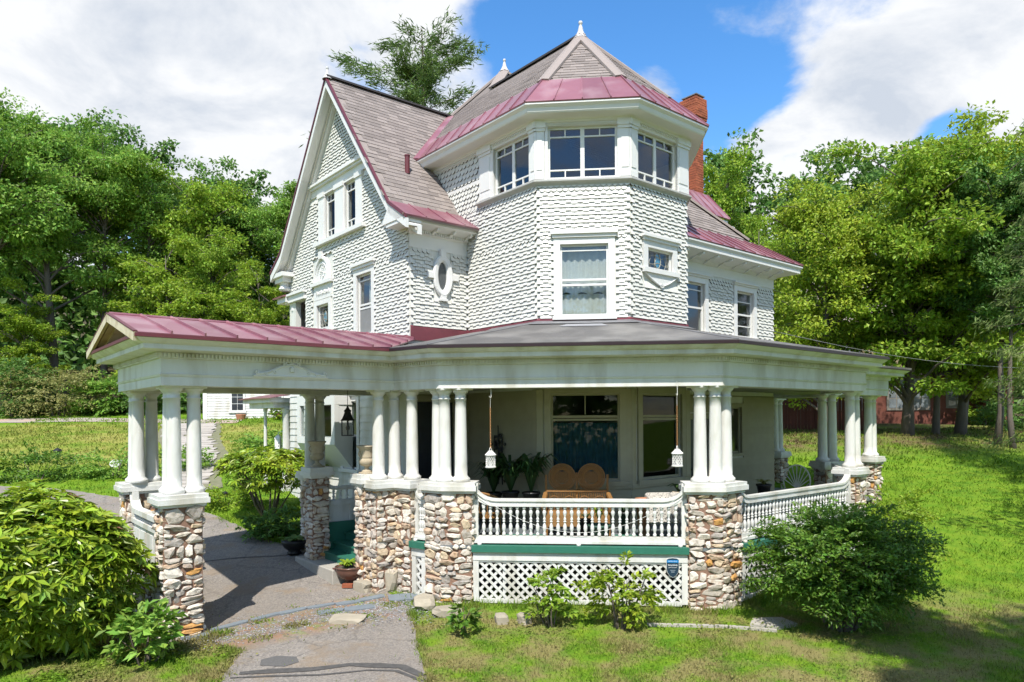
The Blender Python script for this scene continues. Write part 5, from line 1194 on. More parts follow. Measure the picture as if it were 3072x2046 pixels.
mb = MB(CO); mb.bb((2.75, 12.26, 0), (3.1, 14.41, .62)); wl = mb.build('screen_footing', MORTAR, pcoch); rubble([(2.78, 12.26), (3.08, 12.26), (3.08, 14.41), (2.78, 14.41)], -.1, .62, wl, CO, 33, 0)
# ---- side portico beyond the far end of the porch
mb = MB(PO); sp = [(17.9, 8.35), (20.75, 8.35), (20.75, 12.3)]; mb.sweep(sp, [(o, z-.0) for o, z in BEAM]); mb.build('side_entablature', WHITE, porch)
mb = MB(PO); mb.sweep(sp, EDGE); mb.build('drip_edge', DKEDGE, porch); mb = MB(PO); mb.slab([(17.9, 7.9, 4.68), (21.2, 7.9, 4.68), (21.2, 12.4, 4.9), (17.9, 12.4, 4.9)], .05); mb.prism([(17.6, 8.6), (20.5, 8.6), (20.5, 12.2), (17.6, 12.2)], 4.0, 4.05); mb.build('side_roof', BLKR, porch)
# little porch at the left flank of the house
LO_ = np.array((8.6, 21.0, 0.)); wx, wy = W(8.6, 21.0)
sp_ = rig('side_porch', 'small white porch with slim columns at the left flank of the house', 'porch', (wx, wy, 1.0), YAW)
LO_[2] = 1.0
mb = MB(LO_); mb.bb((7.6, 20.3, 3.86), (9.6, 22.6, 4.0)); mb.bb((7.75, 20.4, 3.7), (9.5, 22.45, 3.86)); mb.build('roof', WHITE, sp_); mb = MB(LO_); mb.slab([(7.5, 20.2, 4.0), (7.5, 22.75, 4.0), (9.6, 22.75, 4.35), (9.6, 20.2, 4.35)], .03); mb.build('roof_covering', REDM, sp_)
for (u, v, r) in ((8.2, 20.55, .12), (7.95, 21.6, .055)):
    mb = MB(LO_); mb.lathe([(r*1.3, 0), (r*1.3, .06), (r, .1), (r*.88, 2.25), (r*1.25, 2.32), (r*1.4, 2.4)], 14, (u, v, 1.32)); mb.build('column', WHITE, sp_, True)
mb = MB(LO_); mb.bb((8.0, 20.3, .7), (9.6, 22.4, 1.3)); mb.build('base', WHITE, sp_)
# ------------------------------------------------------------------ movable things (local coords about their own base)
def put(name, label, cat, u, v, z, rz=0, group=None):
    x, y = W(u, v); return rig(name, label, cat, (x, y, z), YAW+rz, group)
def urn(u, v, label, z):
    r = put('garden_urn', label, 'urn', u, v, z, 0, 'stone urns on the stair piers'); r.scale = (.8, .8, .78)
    mb = MB(); mb.box((0, 0, .02), (.30, .30, .04)); mb.lathe([(.13, .04), (.12, .07), (.06, .11), (.05, .15), (.07, .18)], 16); mb.build('foot', URN, r, True)
    mb = MB(); n = 32; prof = [(.07, .18), (.13, .20), (.175, .26), (.19, .33), (.165, .37), (.155, .39), (.165, .40), (.16, .43), (.17, .55), (.19, .62), (.235, .67), (.245, .70), (.225, .705), (.17, .62), (.14, .5)]
    V = []; F = []
    for (rr, z) in prof:
        for i in range(n):
            a = 2*math.pi*i/n; k = 1+(.05*math.cos(a*12) if .19 < z < .36 else 0); V.append((rr*k*math.cos(a), rr*k*math.sin(a), z))
    for k in range(len(prof)-1):
        for i in range(n): F.append((k*n+i, k*n+(i+1) % n, (k+1)*n+(i+1) % n, (k+1)*n+i))
    mb.add(V, F); mb.build('bowl', URN, r, True)
    for s in (-1, 1):
        mb = MB(); mb.tube([(s*(.17+.05*math.sin(a)), 0, .42+.16*(a/math.pi)) for a in np.linspace(0, math.pi, 8)], .014, 6); mb.build('handle', URN, r)
urn(6.49, 12.26, 'fluted stone urn on the stair pier nearest the porch columns', 2.3); urn(6.26, 14.03, 'fluted stone urn on the stair pier beside the leafy small tree', 2.35)
def chain(mb, x, y, z0, z1, r=.011, step=.032):
    z = z1; k = 0
    while z > z0:
        pts = [(x+(.011*math.sin(a) if k % 2 else 0), y+(0 if k % 2 else .011*math.sin(a)), z-step*.5+step*.62*math.cos(a)) for a in np.linspace(0, 2*math.pi, 9)]; mb.tube(pts, .0035, 4, False); z -= step; k += 1
COPP = mat('copper_chain', (.55, .28, .12), None, .4, metal=.5)
def white_lantern(u, v, zb, label, ztop):
    r = put('lantern', label, 'lantern', u, v, zb, .3, 'white lanterns hanging from the porch beam')
    LW_ = mat('white_tin', (.82, .80, .77), None, .4)
    mb = MB(); mb.lathe([(.095, 0), (.10, .01), (.10, .02), (.085, .022)], 12); mb.lathe([(.105, .225), (.105, .235), (.09, .25), (.055, .285), (.045, .29)], 12); mb.lathe([(.05, .29), (.05, .305), (.02, .31)], 10)
    mb.tube([(.032*math.cos(a), 0, .31+.055*math.sin(a)) for a in np.linspace(0, math.pi, 10)], .006, 5); mb.build('cap_and_base', LW_, r)
    for k in range(12):
        for sg in (-1, 1):
            mb = MB(); mb.tube([(.082*math.cos(2*math.pi*k/12+sg*t*1.6), .082*math.sin(2*math.pi*k/12+sg*t*1.6), .02+.21*t) for t in np.linspace(0, 1, 6)], .0055, 4); mb.build('lattice_bar', LW_, r)
    mb = MB(); mb.lathe([(.03, .02), (.03, .12)], 10); mb.build('candle', LW_, r)
    mb = MB(); chain(mb, 0, 0, .365, .365+(ztop-zb-.365)*.62); mb.build('chain', COPP, r)
    z2 = .365+(ztop-zb-.365)*.62; mb = MB(); mb.tube([(0, 0, z2), (.002, 0, z2+(ztop-zb-z2)*.4)], .003, 4); mb.tube([(-.03, 0, z2+(ztop-zb-z2)*.42+.03)]+[(-.03*math.cos(a), 0, z2+(ztop-zb-z2)*.42-.03*math.sin(a)+.03) for a in np.linspace(.3, math.pi, 7)]+[(.02, 0, ztop-zb-.05), (0, 0, ztop-zb)], .006, 5); mb.build('hook', mat('white_wire', (.75, .74, .7), None, .4), r)
def fpos(px, Y):     # plan point on the line of sight at image column px (3072 wide), depth Y
    X = (px-1536)/2090*Y; return X*CA+Y*SA, -X*SA+Y*CA
u, v = fpos(1471, 12.6); white_lantern(u, v, 2.47, 'white lattice lantern on a copper chain, left of the wicker loveseat', 3.99)
u, v = fpos(2031, 12.15); white_lantern(u, v, 2.50, 'white lattice lantern on a chain beside the rightmost front columns', 3.99)
# black carriage lantern
u, v = fpos(1043, 13.9); r = put('carriage_lantern', 'black iron lantern with seeded glass hanging under the carriage porch', 'lantern', u, v, 3.03)
mb = MB(); n = 6
mb.lathe([(.15, .30), (.155, .315), (.125, .34), (.095, .40), (.07, .47), (.085, .50), (.05, .53), (.03, .56), (.012, .6)], 6); mb.build('roof', IRON, r); mb = MB(); mb.lathe([(.135, 0), (.14, .015), (.12, .02)], 6); mb.build('base', IRON, r)
for k in range(6):
    a = 2*math.pi*k/6; b = 2*math.pi*(k+1)/6
    mb = MB(); mb.tube([(.13*math.cos(a), .13*math.sin(a), .015), (.13*math.cos(a), .13*math.sin(a), .305)], .008, 4); mb.build('glazing_bar', IRON, r)
    mb = MB(); mb.quad(*[(.125*math.cos(t), .125*math.sin(t), z) for t, z in ((a, .02), (b, .02), (b, .30), (a, .30))]); mb.build('pane', GLASS2, r)
mb = MB(); mb.lathe([(.0, .1), (.04, .13), (.045, .17), (.02, .22), (.02, .3)], 10); mb.build('bulb', mat('bulb', (.06, .055, .05), None, .2), r, True)
mb = MB(); mb.tube([(0, 0, .6), (0, 0, .96)], .006, 5); mb.build('rod', IRON, r)
# porch-side little lantern by the slim post
u, v = fpos(834, 21.6); r = put('lantern', 'small white lantern hanging off the slim post of the side porch', 'lantern', u, v, 2.45)
mb = MB(); mb.lathe([(.11, 0), (.11, .30), (.13, .31), (.07, .40), (.02, .42)], 4); mb.build('body', TRIM, r); mb = MB(); mb.tube([(0, 0, .42), (0, 0, .5), (.2, -.1, .55)], .012, 4); mb.build('hook', TRIM, r)
mb = MB()
for z in (.08, .17): mb.box((0, -.08, z), (.06, .02, .05), rz=.2)
mb.build('cutout', IRON, r)
# security shield sign
fsg = fRail; sx = LRail-.26; c = fsg.p(sx, .70, -.012); 
r = put('yard_sign', 'small blue and navy shield-shaped security sign on the lattice', 'sign', c[0], c[1], c[2]-.0, -math.pi/4)
def shield(s): return [(-.105*s, .155*s), (-.07*s, .175*s), (0, .183*s), (.07*s, .175*s), (.105*s, .155*s), (.105*s, .0), (.09*s, -.07*s), (.05*s, -.125*s), (0, -.155*s), (-.05*s, -.125*s), (-.09*s, -.07*s), (-.105*s, 0)]
def plate(P, y0, y1, nm, m): 
    k = len(P); mb = MB(); mb.add([(x, -y1, z) for x, z in P]+[(x, -y0, z) for x, z in P], [tuple(range(k)), tuple(range(2*k-1, k-1, -1))]+[(i, (i+1) % k, k+(i+1) % k, k+i) for i in range(k)]); return mb.build(nm, m, r)
plate(shield(1.06), -.006, 0, 'border', TRIM); plate(shield(1.0), 0, .004, 'face', mat('navy', (.02, .045, .075), None, .35))
plate([(-.1, .105), (.1, .105), (.1, .15), (-.1, .15)], .004, .006, 'band', mat('sign_blue', (.01, .22, .55), None, .35))
def text(s, size, x, z, m, parent, nm='lettering', y=-.0075):
    cu = bpy.data.curves.new('txt', 'FONT'); cu.body = s; cu.size = size; cu.align_x = 'CENTER'; cu.align_y = 'CENTER'; cu.extrude = .0005
    o = bpy.data.objects.new('txt', cu); COL.objects.link(o); dg = bpy.context.evaluated_depsgraph_get(); me = bpy.data.meshes.new_from_object(o.evaluated_get(dg)); bpy.data.objects.remove(o)
    me.materials.clear(); me.materials.append(m); return link(nm, me, parent, (x, y, z), (R(90), 0, 0))
LET = mat('sign_white', (.85, .86, .88), None, .5)
text('PROTECTED BY', .022, 0, .127, LET, r); text('SimpliSafe', .042, 0, .062, LET, r); text('HOME SECURITY', .02, 0, .018, LET, r)
mb = MB(); mb.box((0, -.005, -.03), (.09, .001, .008)); mb.box((0, -.005, -.06), (.06, .001, .012)); mb.build('fine_print', mat('sign_grey', (.3, .36, .42), None, .5), r)
# loop of white cable on the front rail
wx, wy = W(cab[0][0], cab[0][1]); r_ = tag(link('cable', None if False else mesh_np('cable', np.array(MB().tube([tuple(np.array(p)-np.array(cab[0])) for p in cab], .0035, 5).V), MB().tube([(0, 0, 0)]*30, .0035, 5).F, mat('white_wire', (.75, .74, .7))), None, (wx, wy, cab[0][2]), (0, 0, YAW)), 'thin white cable drooping along the front balustrade', 'cable')
# ---- porch furniture
def strands(mb, pts_list, rr, n=4):
    for p in pts_list: mb.tube(p, rr, n)
u, v = fpos(1730, 13.55); r = put('loveseat', 'wicker loveseat with two round woven backs below the blue curtain', 'loveseat', u, v, ZF, -math.pi/4+.03)
for sx in (-.29, .29):
    mb = MB()
    for q in range(72): a = 2*math.pi*q/72; mb.tube([(sx+.15*math.cos(a), .285, 1.11+.15*math.sin(a)), (sx+.21*math.cos(a), .275, 1.11+.21*math.sin(a)), (sx+.265*math.cos(a), .285, 1.11+.265*math.sin(a))], .0075, 4)
    for rr in (.15, .19, .23, .265): mb.tube([(sx+rr*math.cos(a), .28, 1.11+rr*math.sin(a)) for a in np.linspace(0, 2*math.pi, 25)], .012 if rr in (.15, .265) else .006, 5)
    bk = mb.build('round_back', WICK, r)
    mb = MB()
    for k in range(-9, 10):
        x = k*.0155; hh = math.sqrt(max(0, .145**2-x**2)); mb.tube([(sx+x-hh*.5, .28, 1.11-hh*.85), (sx+x+hh*.5, .28, 1.11+hh*.85)], .005, 4); mb.tube([(sx+x+hh*.5, .285, 1.11-hh*.85), (sx+x-hh*.5, .285, 1.11+hh*.85)], .005, 4)
    mb.build('lattice_weave', WICKL, bk)
mb = MB(); mb.bb((-.6, .24, .42), (.6, .28, .46)); mb.bb((-.6, .24, .82), (.6, .28, .86))
for x in np.linspace(-.58, .58, 34): mb.tube([(x, .26, .44), (x, .26, .84)], .007, 4)
for x in (-.45, -.15, .15, .45): mb.tube([(x+.1*math.cos(a), .25, .64+.1*math.sin(a)) for a in np.linspace(0, 6.283, 13)], .008, 4)
mb.build('lower_back', WICK, r); mb = MB(); mb.bb((-.6, -.3, .36), (.6, .25, .44)); mb.bb((-.6, -.3, .22), (.6, -.27, .36)); mb.build('seat', WICKL, r)
for s in (-1, 1):
    mb = MB(); mb.tube([(s*.62, .27, .78), (s*.64, .0, .72), (s*.65, -.3, .68), (s*.65, -.34, .60), (s*.63, -.3, .5)], .05, 8); mb.bb((s*.62-.03, -.28, .4), (s*.62+.03, .26, .68)); mb.build('arm', WICK, r)
    for y in (-.28, .28): mb = MB(); mb.tube([(s*.58, y, .4), (s*.6, y, 0)], .03, 8); mb.build('leg', WICK, r)
    mb = MB(); mb.tube([(s*.6, .29, .4), (s*.61, .3, 1.16)], .025, 6); mb.build('back_post', WICK, r)
mb = MB(); mb.tube([(0, .3, .4), (0, .3, 1.2)], .022, 6); mb.build('back_post', WICK, r)
u, v = fpos(1462, 13.45); r = put('chair', 'orange-brown wicker armchair behind the left end of the front rail', 'chair', u, v, ZF, 1.9)
mb = MB(); mb.lathe([(.26, .38), (.28, .40), (.28, .44), (.2, .45)], 14); mb.build('seat', WICK, r)
mb = MB(); mb.tube([(.30*math.cos(a), .30*math.sin(a), .72+.16*max(0, math.sin(a))) for a in np.linspace(-.4, math.pi+.4, 17)], .022, 6)
for a in np.linspace(-.3, math.pi+.3, 15): mb.tube([(.27*math.cos(a), .27*math.sin(a), .42), (.30*math.cos(a), .30*math.sin(a), .72+.16*max(0, math.sin(a)))], .009, 4)
mb.build('back', WICK, r)
for a in (.7, 2.4, 3.9, 5.5): mb = MB(); mb.tube([(.22*math.cos(a), .22*math.sin(a), .4), (.27*math.cos(a), .27*math.sin(a), 0)], .018, 6); mb.build('leg', WICK, r)
# floor mats
MATG = mat('green_mat', (.09, .22, .16), (.07, .18, .13), .9, 12)
for k, (p, Y, L, lb) in enumerate([(1590, 13.3, 1.35, 'long green mat on the porch floor below the round-backed loveseat'), (1930, 13.15, 1.2, 'long green mat on the porch floor near the terracotta pot')]):
    u, v = fpos(p, Y); r = put('floor_mat', lb, 'mat', u, v, ZF+.002, -math.pi/4); mb = MB(); mb.box((0, 0, .006), (L, .62, .012)); mb.build('pile', MATG, r); mb = MB()
    for s in (-1, 1): mb.box((0, s*.315, .008), (L+.02, .02, .016)); mb.box((s*(L/2+.005), 0, .008), (.02, .61, .0158))
    mb.build('binding', GREEN, r)
def pot(mb, r0, r1, h, rim=.02): mb.lathe([(r0, 0), (r1, h-.04), (r1+rim, h-.04), (r1+rim, h), (r1-.015, h), (r1-.02, h-.03)], 16)
def strap(rg, n, L, W_, lift, spread, z0):
    """arching strap leaves: three quads each"""
    Q = []
    for i in range(n):
        a = rg.random()*6.283; d = np.array((math.cos(a), math.sin(a), 0)); s = np.array((-d[1], d[0], 0)); l = L*(.6+.5*rg.random()); sp = spread*(.5+.8*rg.random()); w = W_*(.7+.5*rg.random()); P = []
        for t in (0, .35, .7, 1.0): P.append(np.array((0, 0, z0))+d*l*sp*t**1.2+np.array((0, 0, l*lift*(t-.75*t*t))))
        ws = [w*.5, w*.9, w*.7, .0]
        for k in range(3): Q.append([P[k]-s*ws[k]/2, P[k]+s*ws[k]/2, P[k+1]+s*ws[k+1]/2, P[k+1]-s*ws[k+1]/2])
    return np.array(Q)
rgn = np.random.default_rng(5)
def potted(name, label, p, Y, r0, r1, h, pm, n, L, W_, lift, spread, lm, z=ZF, cat='potted plant', stand=0, world=None):
    if world is None: u, v = fpos(p, Y)
    else: u, v = world
    r = put(name, label, cat, u, v, z)
    if stand:
        for a in (0, 2.1, 4.2): mb = MB(); mb.tube([(.18*math.cos(a), .18*math.sin(a), 0), (.10*math.cos(a), .10*math.sin(a), stand*.6), (.15*math.cos(a), .15*math.sin(a), stand)], .012, 5); mb.build('stand_leg', IRON, r)
    mb = MB(); pot(mb, r0, r1, h); mb.V = [(x, y, zz+stand) for x, y, zz in mb.V]; mb.build('pot', pm, r, True)
    Q = strap(rgn, n, L, W_, lift, spread, h+stand-.03); link('foliage', leaf_mesh('foliage', Q, lm), r); return r
potted('potted_plant', 'dark strap-leaved plant nearest the front door on the porch', 1480, 14.5, .12, .17, .3, IRON, 70, 1.25, .07, 1.5, .45, LEAF['house'], stand=.45)
potted('potted_plant', 'tall arching dark plant under the hanging lantern', 1530, 14.25, .12, .17, .3, IRON, 90, 1.5, .075, 1.45, .5, LEAF['house'], stand=.5)
potted('potted_plant', 'tall dark plant beside the loveseat at the siding corner', 1592, 14.05, .12, .17, .3, IRON, 80, 1.55, .085, 1.45, .36, LEAF['house'], stand=.5)
potted('potted_palm', 'yellow-green spiky plant in a green pot behind the balusters', 1795, 12.75, .16, .2, .34, mat('green_pot', (.05, .11, .08), None, .5), 26, .62, .035, 1.6, .3, LEAF['lime'])
potted('potted_plant', 'small leafy plant on the porch between loveseat and terracotta pot', 1870, 13.6, .1, .12, .45, IRON, 22, .4, .06, 1.3, .5, LEAF['house'])
potted('potted_plant', 'small dark plant just right of the loveseat arm', 1755, 13.0, .1, .12, .4, IRON, 16, .35, .05, 1.3, .5, LEAF['house'])
potted('potted_plant', 'dark leafy plant in a cream pot beside the front right columns', 2035, 13.6, .09, .11, .22, URN, 22, .4, .08, 1.3, .55, LEAF['house'], z=ZF+.62)
u, v = fpos(1930, 13.2); r = put('flower_pot', 'empty terracotta pot behind the front rail', 'pot', u, v, ZF); mb = MB(); pot(mb, .10, .155, .76, .012); mb.build('body', TERRA, r, True); mb = MB(); mb.lathe([(.0, .70), (.13, .71)], 12, cap=False); mb.build('soil', BARK, r)
# terrazzo-patterned cushion table
def terrazzo():
    m = bpy.data.materials.new('speckled_cloth'); m.use_nodes = True; nt = m.node_tree; p = nt.nodes['Principled BSDF']; v = nt.nodes.new('ShaderNodeTexVoronoi'); v.inputs['Scale'].default_value = 28; tc = nt.nodes.new('ShaderNodeTexCoord'); nt.links.new(tc.outputs['Object'], v.inputs['Vector'])
    r = nt.nodes.new('ShaderNodeValToRGB'); r.color_ramp.elements[0].position = .30; r.color_ramp.elements[1].position = .36; r.color_ramp.elements[0].color = (.03, .03, .03, 1); r.color_ramp.elements[1].color = (.5, .47, .42, 1); nt.links.new(v.outputs['Distance'], r.inputs[0]); nt.links.new(r.outputs[0], p.inputs['Base Color']); p.inputs['Roughness'].default_value = .9; return m
u, v = fpos(1995, 13.3); r = put('ottoman', 'black and cream speckled ottoman behind the right end of the front rail', 'ottoman', u, v, ZF, -.6)
mb = MB(); mb.add([(-.42, -.25, .3), (.42, -.25, .3), (.42, .25, .3), (-.42, .25, .3), (-.36, -.2, .78), (.36, -.2, .78), (.34, .22, .84), (-.34, .22, .84)], [(3, 2, 1, 0), (4, 5, 6, 7), (0, 1, 5, 4), (1, 2, 6, 5), (2, 3, 7, 6), (3, 0, 4, 7)]); mb.build('cover', terrazzo(), r, bevel=.03)
for a, b in ((-1, -1), (1, -1), (1, 1), (-1, 1)): mb = MB(); mb.tube([(a*.36, b*.2, .3), (a*.38, b*.22, 0)], .02, 6); mb.build('leg', IRON, r)
# black scrolled trellis on the siding
r = put('wall_trellis', 'black wrought iron scroll trellis on the porch siding', 'trellis', 9.60, 12.05, 1.9, math.pi/2)
mb = MB()
for x in (-.14, 0, .14): mb.tube([(x, 0, 0), (x, 0, 1.05 if x else 1.3)], .016, 5)
for k, z in enumerate((.1, .5, .9)):
    for s in (-1, 1): mb.tube([(s*(.14+.10+.07*math.cos(a)*(1-a/9)), .0, z+.07*math.sin(a)*(1-a/9)) for a in np.linspace(3.14, 8.4, 12)], .014, 5)
for k in range(40): rr = random.Random(k); mb.box((rr.uniform(-.12, .12), -.02, rr.uniform(.1, 1.1)), (.09, .02, .06), rz=rr.uniform(0, 3))
mb.build('ironwork', IRON, r)
# white metal chair and table at the far end
WM = mat('cream_metal', (.45, .44, .38), None, .5)
u, v = fpos(2385, 16.3); r = put('chair', 'fan-backed cream metal chair at the far end of the porch', 'chair', u, v, ZF, 2.2)
mb = MB(); mb.lathe([(.25, .43), (.26, .45), (.24, .47)], 14); mb.build('seat', WM, r); mb = MB(); mb.tube([(.29*math.cos(a), .22, .80+.36*math.sin(a)) for a in np.linspace(-.5, math.pi+.5, 21)], .018, 6)
for a in np.linspace(.1, math.pi-.1, 9): mb.tube([(0, .22, .62), (.28*math.cos(a), .22, .80+.35*math.sin(a))], .011, 4)
mb.tube([(.25, .22, .45), (.26, .22, .65)], .018, 6); mb.tube([(-.25, .22, .45), (-.26, .22, .65)], .018, 6); mb.build('fan_back', WM, r)
for s in (-1, 1): mb = MB(); mb.tube([(s*.27, .2, .72), (s*.30, -.05, .70), (s*.29, -.22, .66), (s*.24, -.2, .45)], .016, 6); mb.build('arm', WM, r)
for a, b in ((-1, -1), (1, -1), (1, 1), (-1, 1)): mb = MB(); mb.tube([(a*.2, b*.18, .44), (a*.25, b*.24, 0)], .016, 6); mb.build('leg', WM, r)
u, v = fpos(2300, 15.3); r = put('side_table', 'cream metal side table holding a flower pot at the porch end', 'table', u, v, ZF, .4)
mb = MB(); mb.bb((-.3, -.22, .52), (.3, .22, .545)); mb.build('top', WM, r, bevel=.005)
for a, b in ((-1, -1), (1, -1), (1, 1), (-1, 1)): mb = MB(); mb.tube([(a*.25, b*.18, .52), (a*.28, b*.2, 0)], .014, 6); mb.build('leg', WM, r)
potted('potted_plant', 'yellow-green flowering plant in a black pot on the porch side table', 2290, 15.3, .11, .15, .26, IRON, 60, .3, .05, 1.2, .7, LEAF['olive'], z=ZF+.545)
# pots by the stairs
x0, y0 = -3.18, 13.62; r = rig('planter_bowl', 'brown glazed bowl planter with bright leaves by the green steps', 'planter', (x0, y0, z1(x0, y0)+.02))
mb = MB(); mb.lathe([(.12, 0), (.13, .03), (.09, .06), (.16, .10), (.25, .18), (.285, .27), (.28, .31), (.30, .325), (.30, .345), (.27, .345), (.25, .30)], 20); mb.build('bowl', GLZ, r, True)
for s in (-1, 1): mb = MB(); mb.tube([(s*.28, -.06, .28), (s*.34, 0, .30), (s*.28, .06, .28)], .015, 6); mb.build('handle', GLZ, r)
mb = MB(); mb.lathe([(.0, .315), (.25, .315)], 14, cap=False); mb.build('soil', BARK, r); Q = strap(rgn, 42, .38, .075, 1.2, .7, .30); Q[:, :, 0] -= .07; link('foliage', leaf_mesh('foliage', Q, LEAF['lime']), r)
mb = MB()
for k in range(4): mb.box((.12+.05*k, -.04+.03*k, .37), (.09, .03, .05), rz=k*.7)
mb.build('clay_shards', TERRA, r)
mb = MB(); mb.bb((-.1, -.28, -.02), (.1, -.18, .05)); mb.build('brick_prop', BRICK, r)
x0, y0 = -4.82, 15.35; r = rig('planter_bowl', 'dark round planter with drooping leaves left of the stairs', 'planter', (x0, y0, z1(x0, y0)+.02))
mb = MB(); mb.lathe([(.14, 0), (.15, .05), (.12, .08), (.22, .16), (.27, .26), (.27, .32), (.25, .32), (.23, .28)], 20); mb.build('bowl', IRON, r, True); mb = MB(); mb.lathe([(.0, .29), (.23, .29)], 14, cap=False); mb.build('soil', BARK, r)
Q = strap(rgn, 60, .42, .09, .8, .9, .27); link('foliage', leaf_mesh('foliage', Q, LEAF['dark']), r)
# path light, lawn lamp, pale rocks
def stake_lamp(x, y, h, label, wd=.05):
    r = rig('path_light', label, 'lamp', (x, y, z1(x, y))); mb = MB(); mb.tube([(0, 0, -.1), (0, 0, h*.62)], .012, 5); mb.build('stake', IRON, r)
    mb = MB(); mb.lathe([(wd*1.5, h*.62), (wd*1.6, h*.66), (wd*1.1, h*.68), (wd*1.1, h*.84), (wd*1.9, h*.86), (wd*1.2, h*.93), (.01, h)], 8); mb.build('lamp_head', IRON, r)
stake_lamp(-6.0, 17.0, .5, 'short dark path light in the grass by the carriage drive'); stake_lamp(-15.6, 23.9, .75, 'dark solar lantern on a stake in the dry left lawn', .08); stake_lamp(-8.0, 19.4, .4, 'low path light in the mulch under the leafy small tree')
def rock(x, y, w, d, h, seed, label, m=ROCK):
    rg = random.Random(seed); bm = bmesh.new(); bmesh.ops.create_icosphere(bm, subdivisions=2, radius=1)
    ph = [rg.uniform(0, 6) for _ in range(6)]
    for vt in bm.verts:
        p = vt.co; k = 1+.16*math.sin(p.x*3+ph[0])+.13*math.sin(p.y*4+ph[1])+.12*math.sin(p.z*5+ph[2])+rg.uniform(-.05, .05); q = [max(-.72, min(.72, c*k)) for c in p]; vt.co = (q[0]*w/1.4, q[1]*d/1.4, q[2]*h/1.4)
    me = bpy.data.meshes.new('rock'); bm.to_mesh(me); bm.free(); me.materials.append(m)
    return tag(link('rock', me, None, (x, y, z1(x, y)+h*.32), (0, 0, rg.uniform(0, 3))), label, 'rock')
rock(-2.84, 13.30, .34, .28, .24, 1, 'squared tan rock beside the brown bowl planter'); rock(-2.30, 13.38, .40, .22, .52, 2, 'upright tan boulder leaning on the middle stone pier')
rock(-1.60, 12.5, .6, .35, .2, 3, 'long flat grey stone at the foot of the lattice corner'); rock(-1.15, 12.05, .5, .3, .16, 4, 'flat pale stone edging at the pier foot'); rock(-2.78, 11.75, .55, .4, .10, 5, 'flat buff slab lying on the worn drive')
rock(-.20, 11.65, .26, .2, .17, 6, 'orange-tan rock under the lattice left end'); rock(.18, 11.62, .26, .2, .18, 7, 'olive-grey rock under the lattice'); rock(-13.9, 24.4, .34, .3, .3, 8, 'white boulder at the edge of the far flower bed', TRIM); rock(-8.9, 18.9, .6, .35, .14, 9, 'pale flat rock beyond the near stone pier')
x0, y0 = 4.2, 11.45; o = drape('stepping_slab', [(x0-.35, y0-.12), (x0+.1, y0-.22), (x0+.45, y0-.05), (x0+.3, y0+.25), (x0-.2, y0+.2)], CONC, .05, .4, thick=.06, kind=None); tag(o, 'pale concrete slab showing beneath the round bush', 'slab')
o = drape('edging_strip', [(2.2, 11.42), (3.5, 11.25), (4.2, 11.1), (4.22, 11.16), (3.5, 11.32), (2.2, 11.49)], CONC, .04, .4, thick=.05, kind=None); tag(o, 'thin grey edging strip in the grass before the front pier', 'edging')
# ------------------------------------------------------------------ other buildings
def simple_house(name, label, x, y, w, d, h, rot): return rig(name, label, 'building', (x, y, z1(x, y)), rot)
r = rig('barn', 'white clapboard outbuilding beyond the carriage porch', 'outbuilding', (-15.7, 35.5, 3.3), R(1.5))
mb = MB(); mb.bb((0, 0, -.4), (11, 6, 2.75)); mb.add([(-.3, -.4, 2.7), (11.3, -.4, 2.7), (11.3, 6.4, 2.7), (-.3, 6.4, 2.7), (-.3, 3, 4.4), (11.3, 3, 4.4)], [(0, 1, 5, 4), (2, 3, 4, 5), (0, 4, 3), (1, 2, 5), (3, 2, 1, 0)]); body = mb.build('wall', WHITE, r)
mb = MB(); mb.slab([(-.4, -.55, 2.72), (11.4, -.55, 2.72), (11.4, 3, 4.5), (-.4, 3, 4.5)], .06); mb.build('roof', RSH, r); mb = MB(); mb.slab([(-.4, 6.55, 2.72), (11.4, 6.55, 2.72), (11.4, 3, 4.5), (-.4, 3, 4.5)], .06); mb.build('roof', RSH, r)
z = -.05
while z < 2.6:
    mb = MB(); mb.add([(.15, -.03, z), (11, -.03, z), (11, -.006, z+.13), (.15, -.006, z+.13), (.15, 0, z), (11, 0, z)], [(0, 1, 2, 3), (4, 5, 1, 0)]); mb.build('clapboard', WHITE, body); z += .13
mb = MB(); mb.bb((-.03, -.05, -.3), (.18, .02, 2.7)); mb.build('corner_board', TRIM, r)
for x in (1.72, 3.66, 6.0, 8.5):
    mb = MB(); mb.bb((x-.38, -.07, .45), (x+.38, -.02, 1.95)); mb.bb((x-.44, -.1, .38), (x+.44, -.02, .46)); w = mb.build('window', TRIM, r)
    for i in range(2):
        for j in range(4): mb = MB(); mb.bb((x-.28+i*.29, -.082, .52+j*.345), (x-.01+i*.29, -.074, .83+j*.345)); mb.build('pane', mat('barn_glass', (.03, .035, .045), None, .1), w)
for x in (2.0, 4.05): tag(link('clay_pot', (lambda b: mesh_np('clay_pot', np.array(b.V), b.F, TERRA))(MB().lathe([(.2, 0), (.26, .25), (.24, .27), (.2, .2)], 12)), None, (-15.7+x, 35.2, z1(-15.7+x, 35.2))), 'terracotta pot at the foot of the white outbuilding, %s window' % ('left of its' if x < 3 else 'near its right'), 'pot')
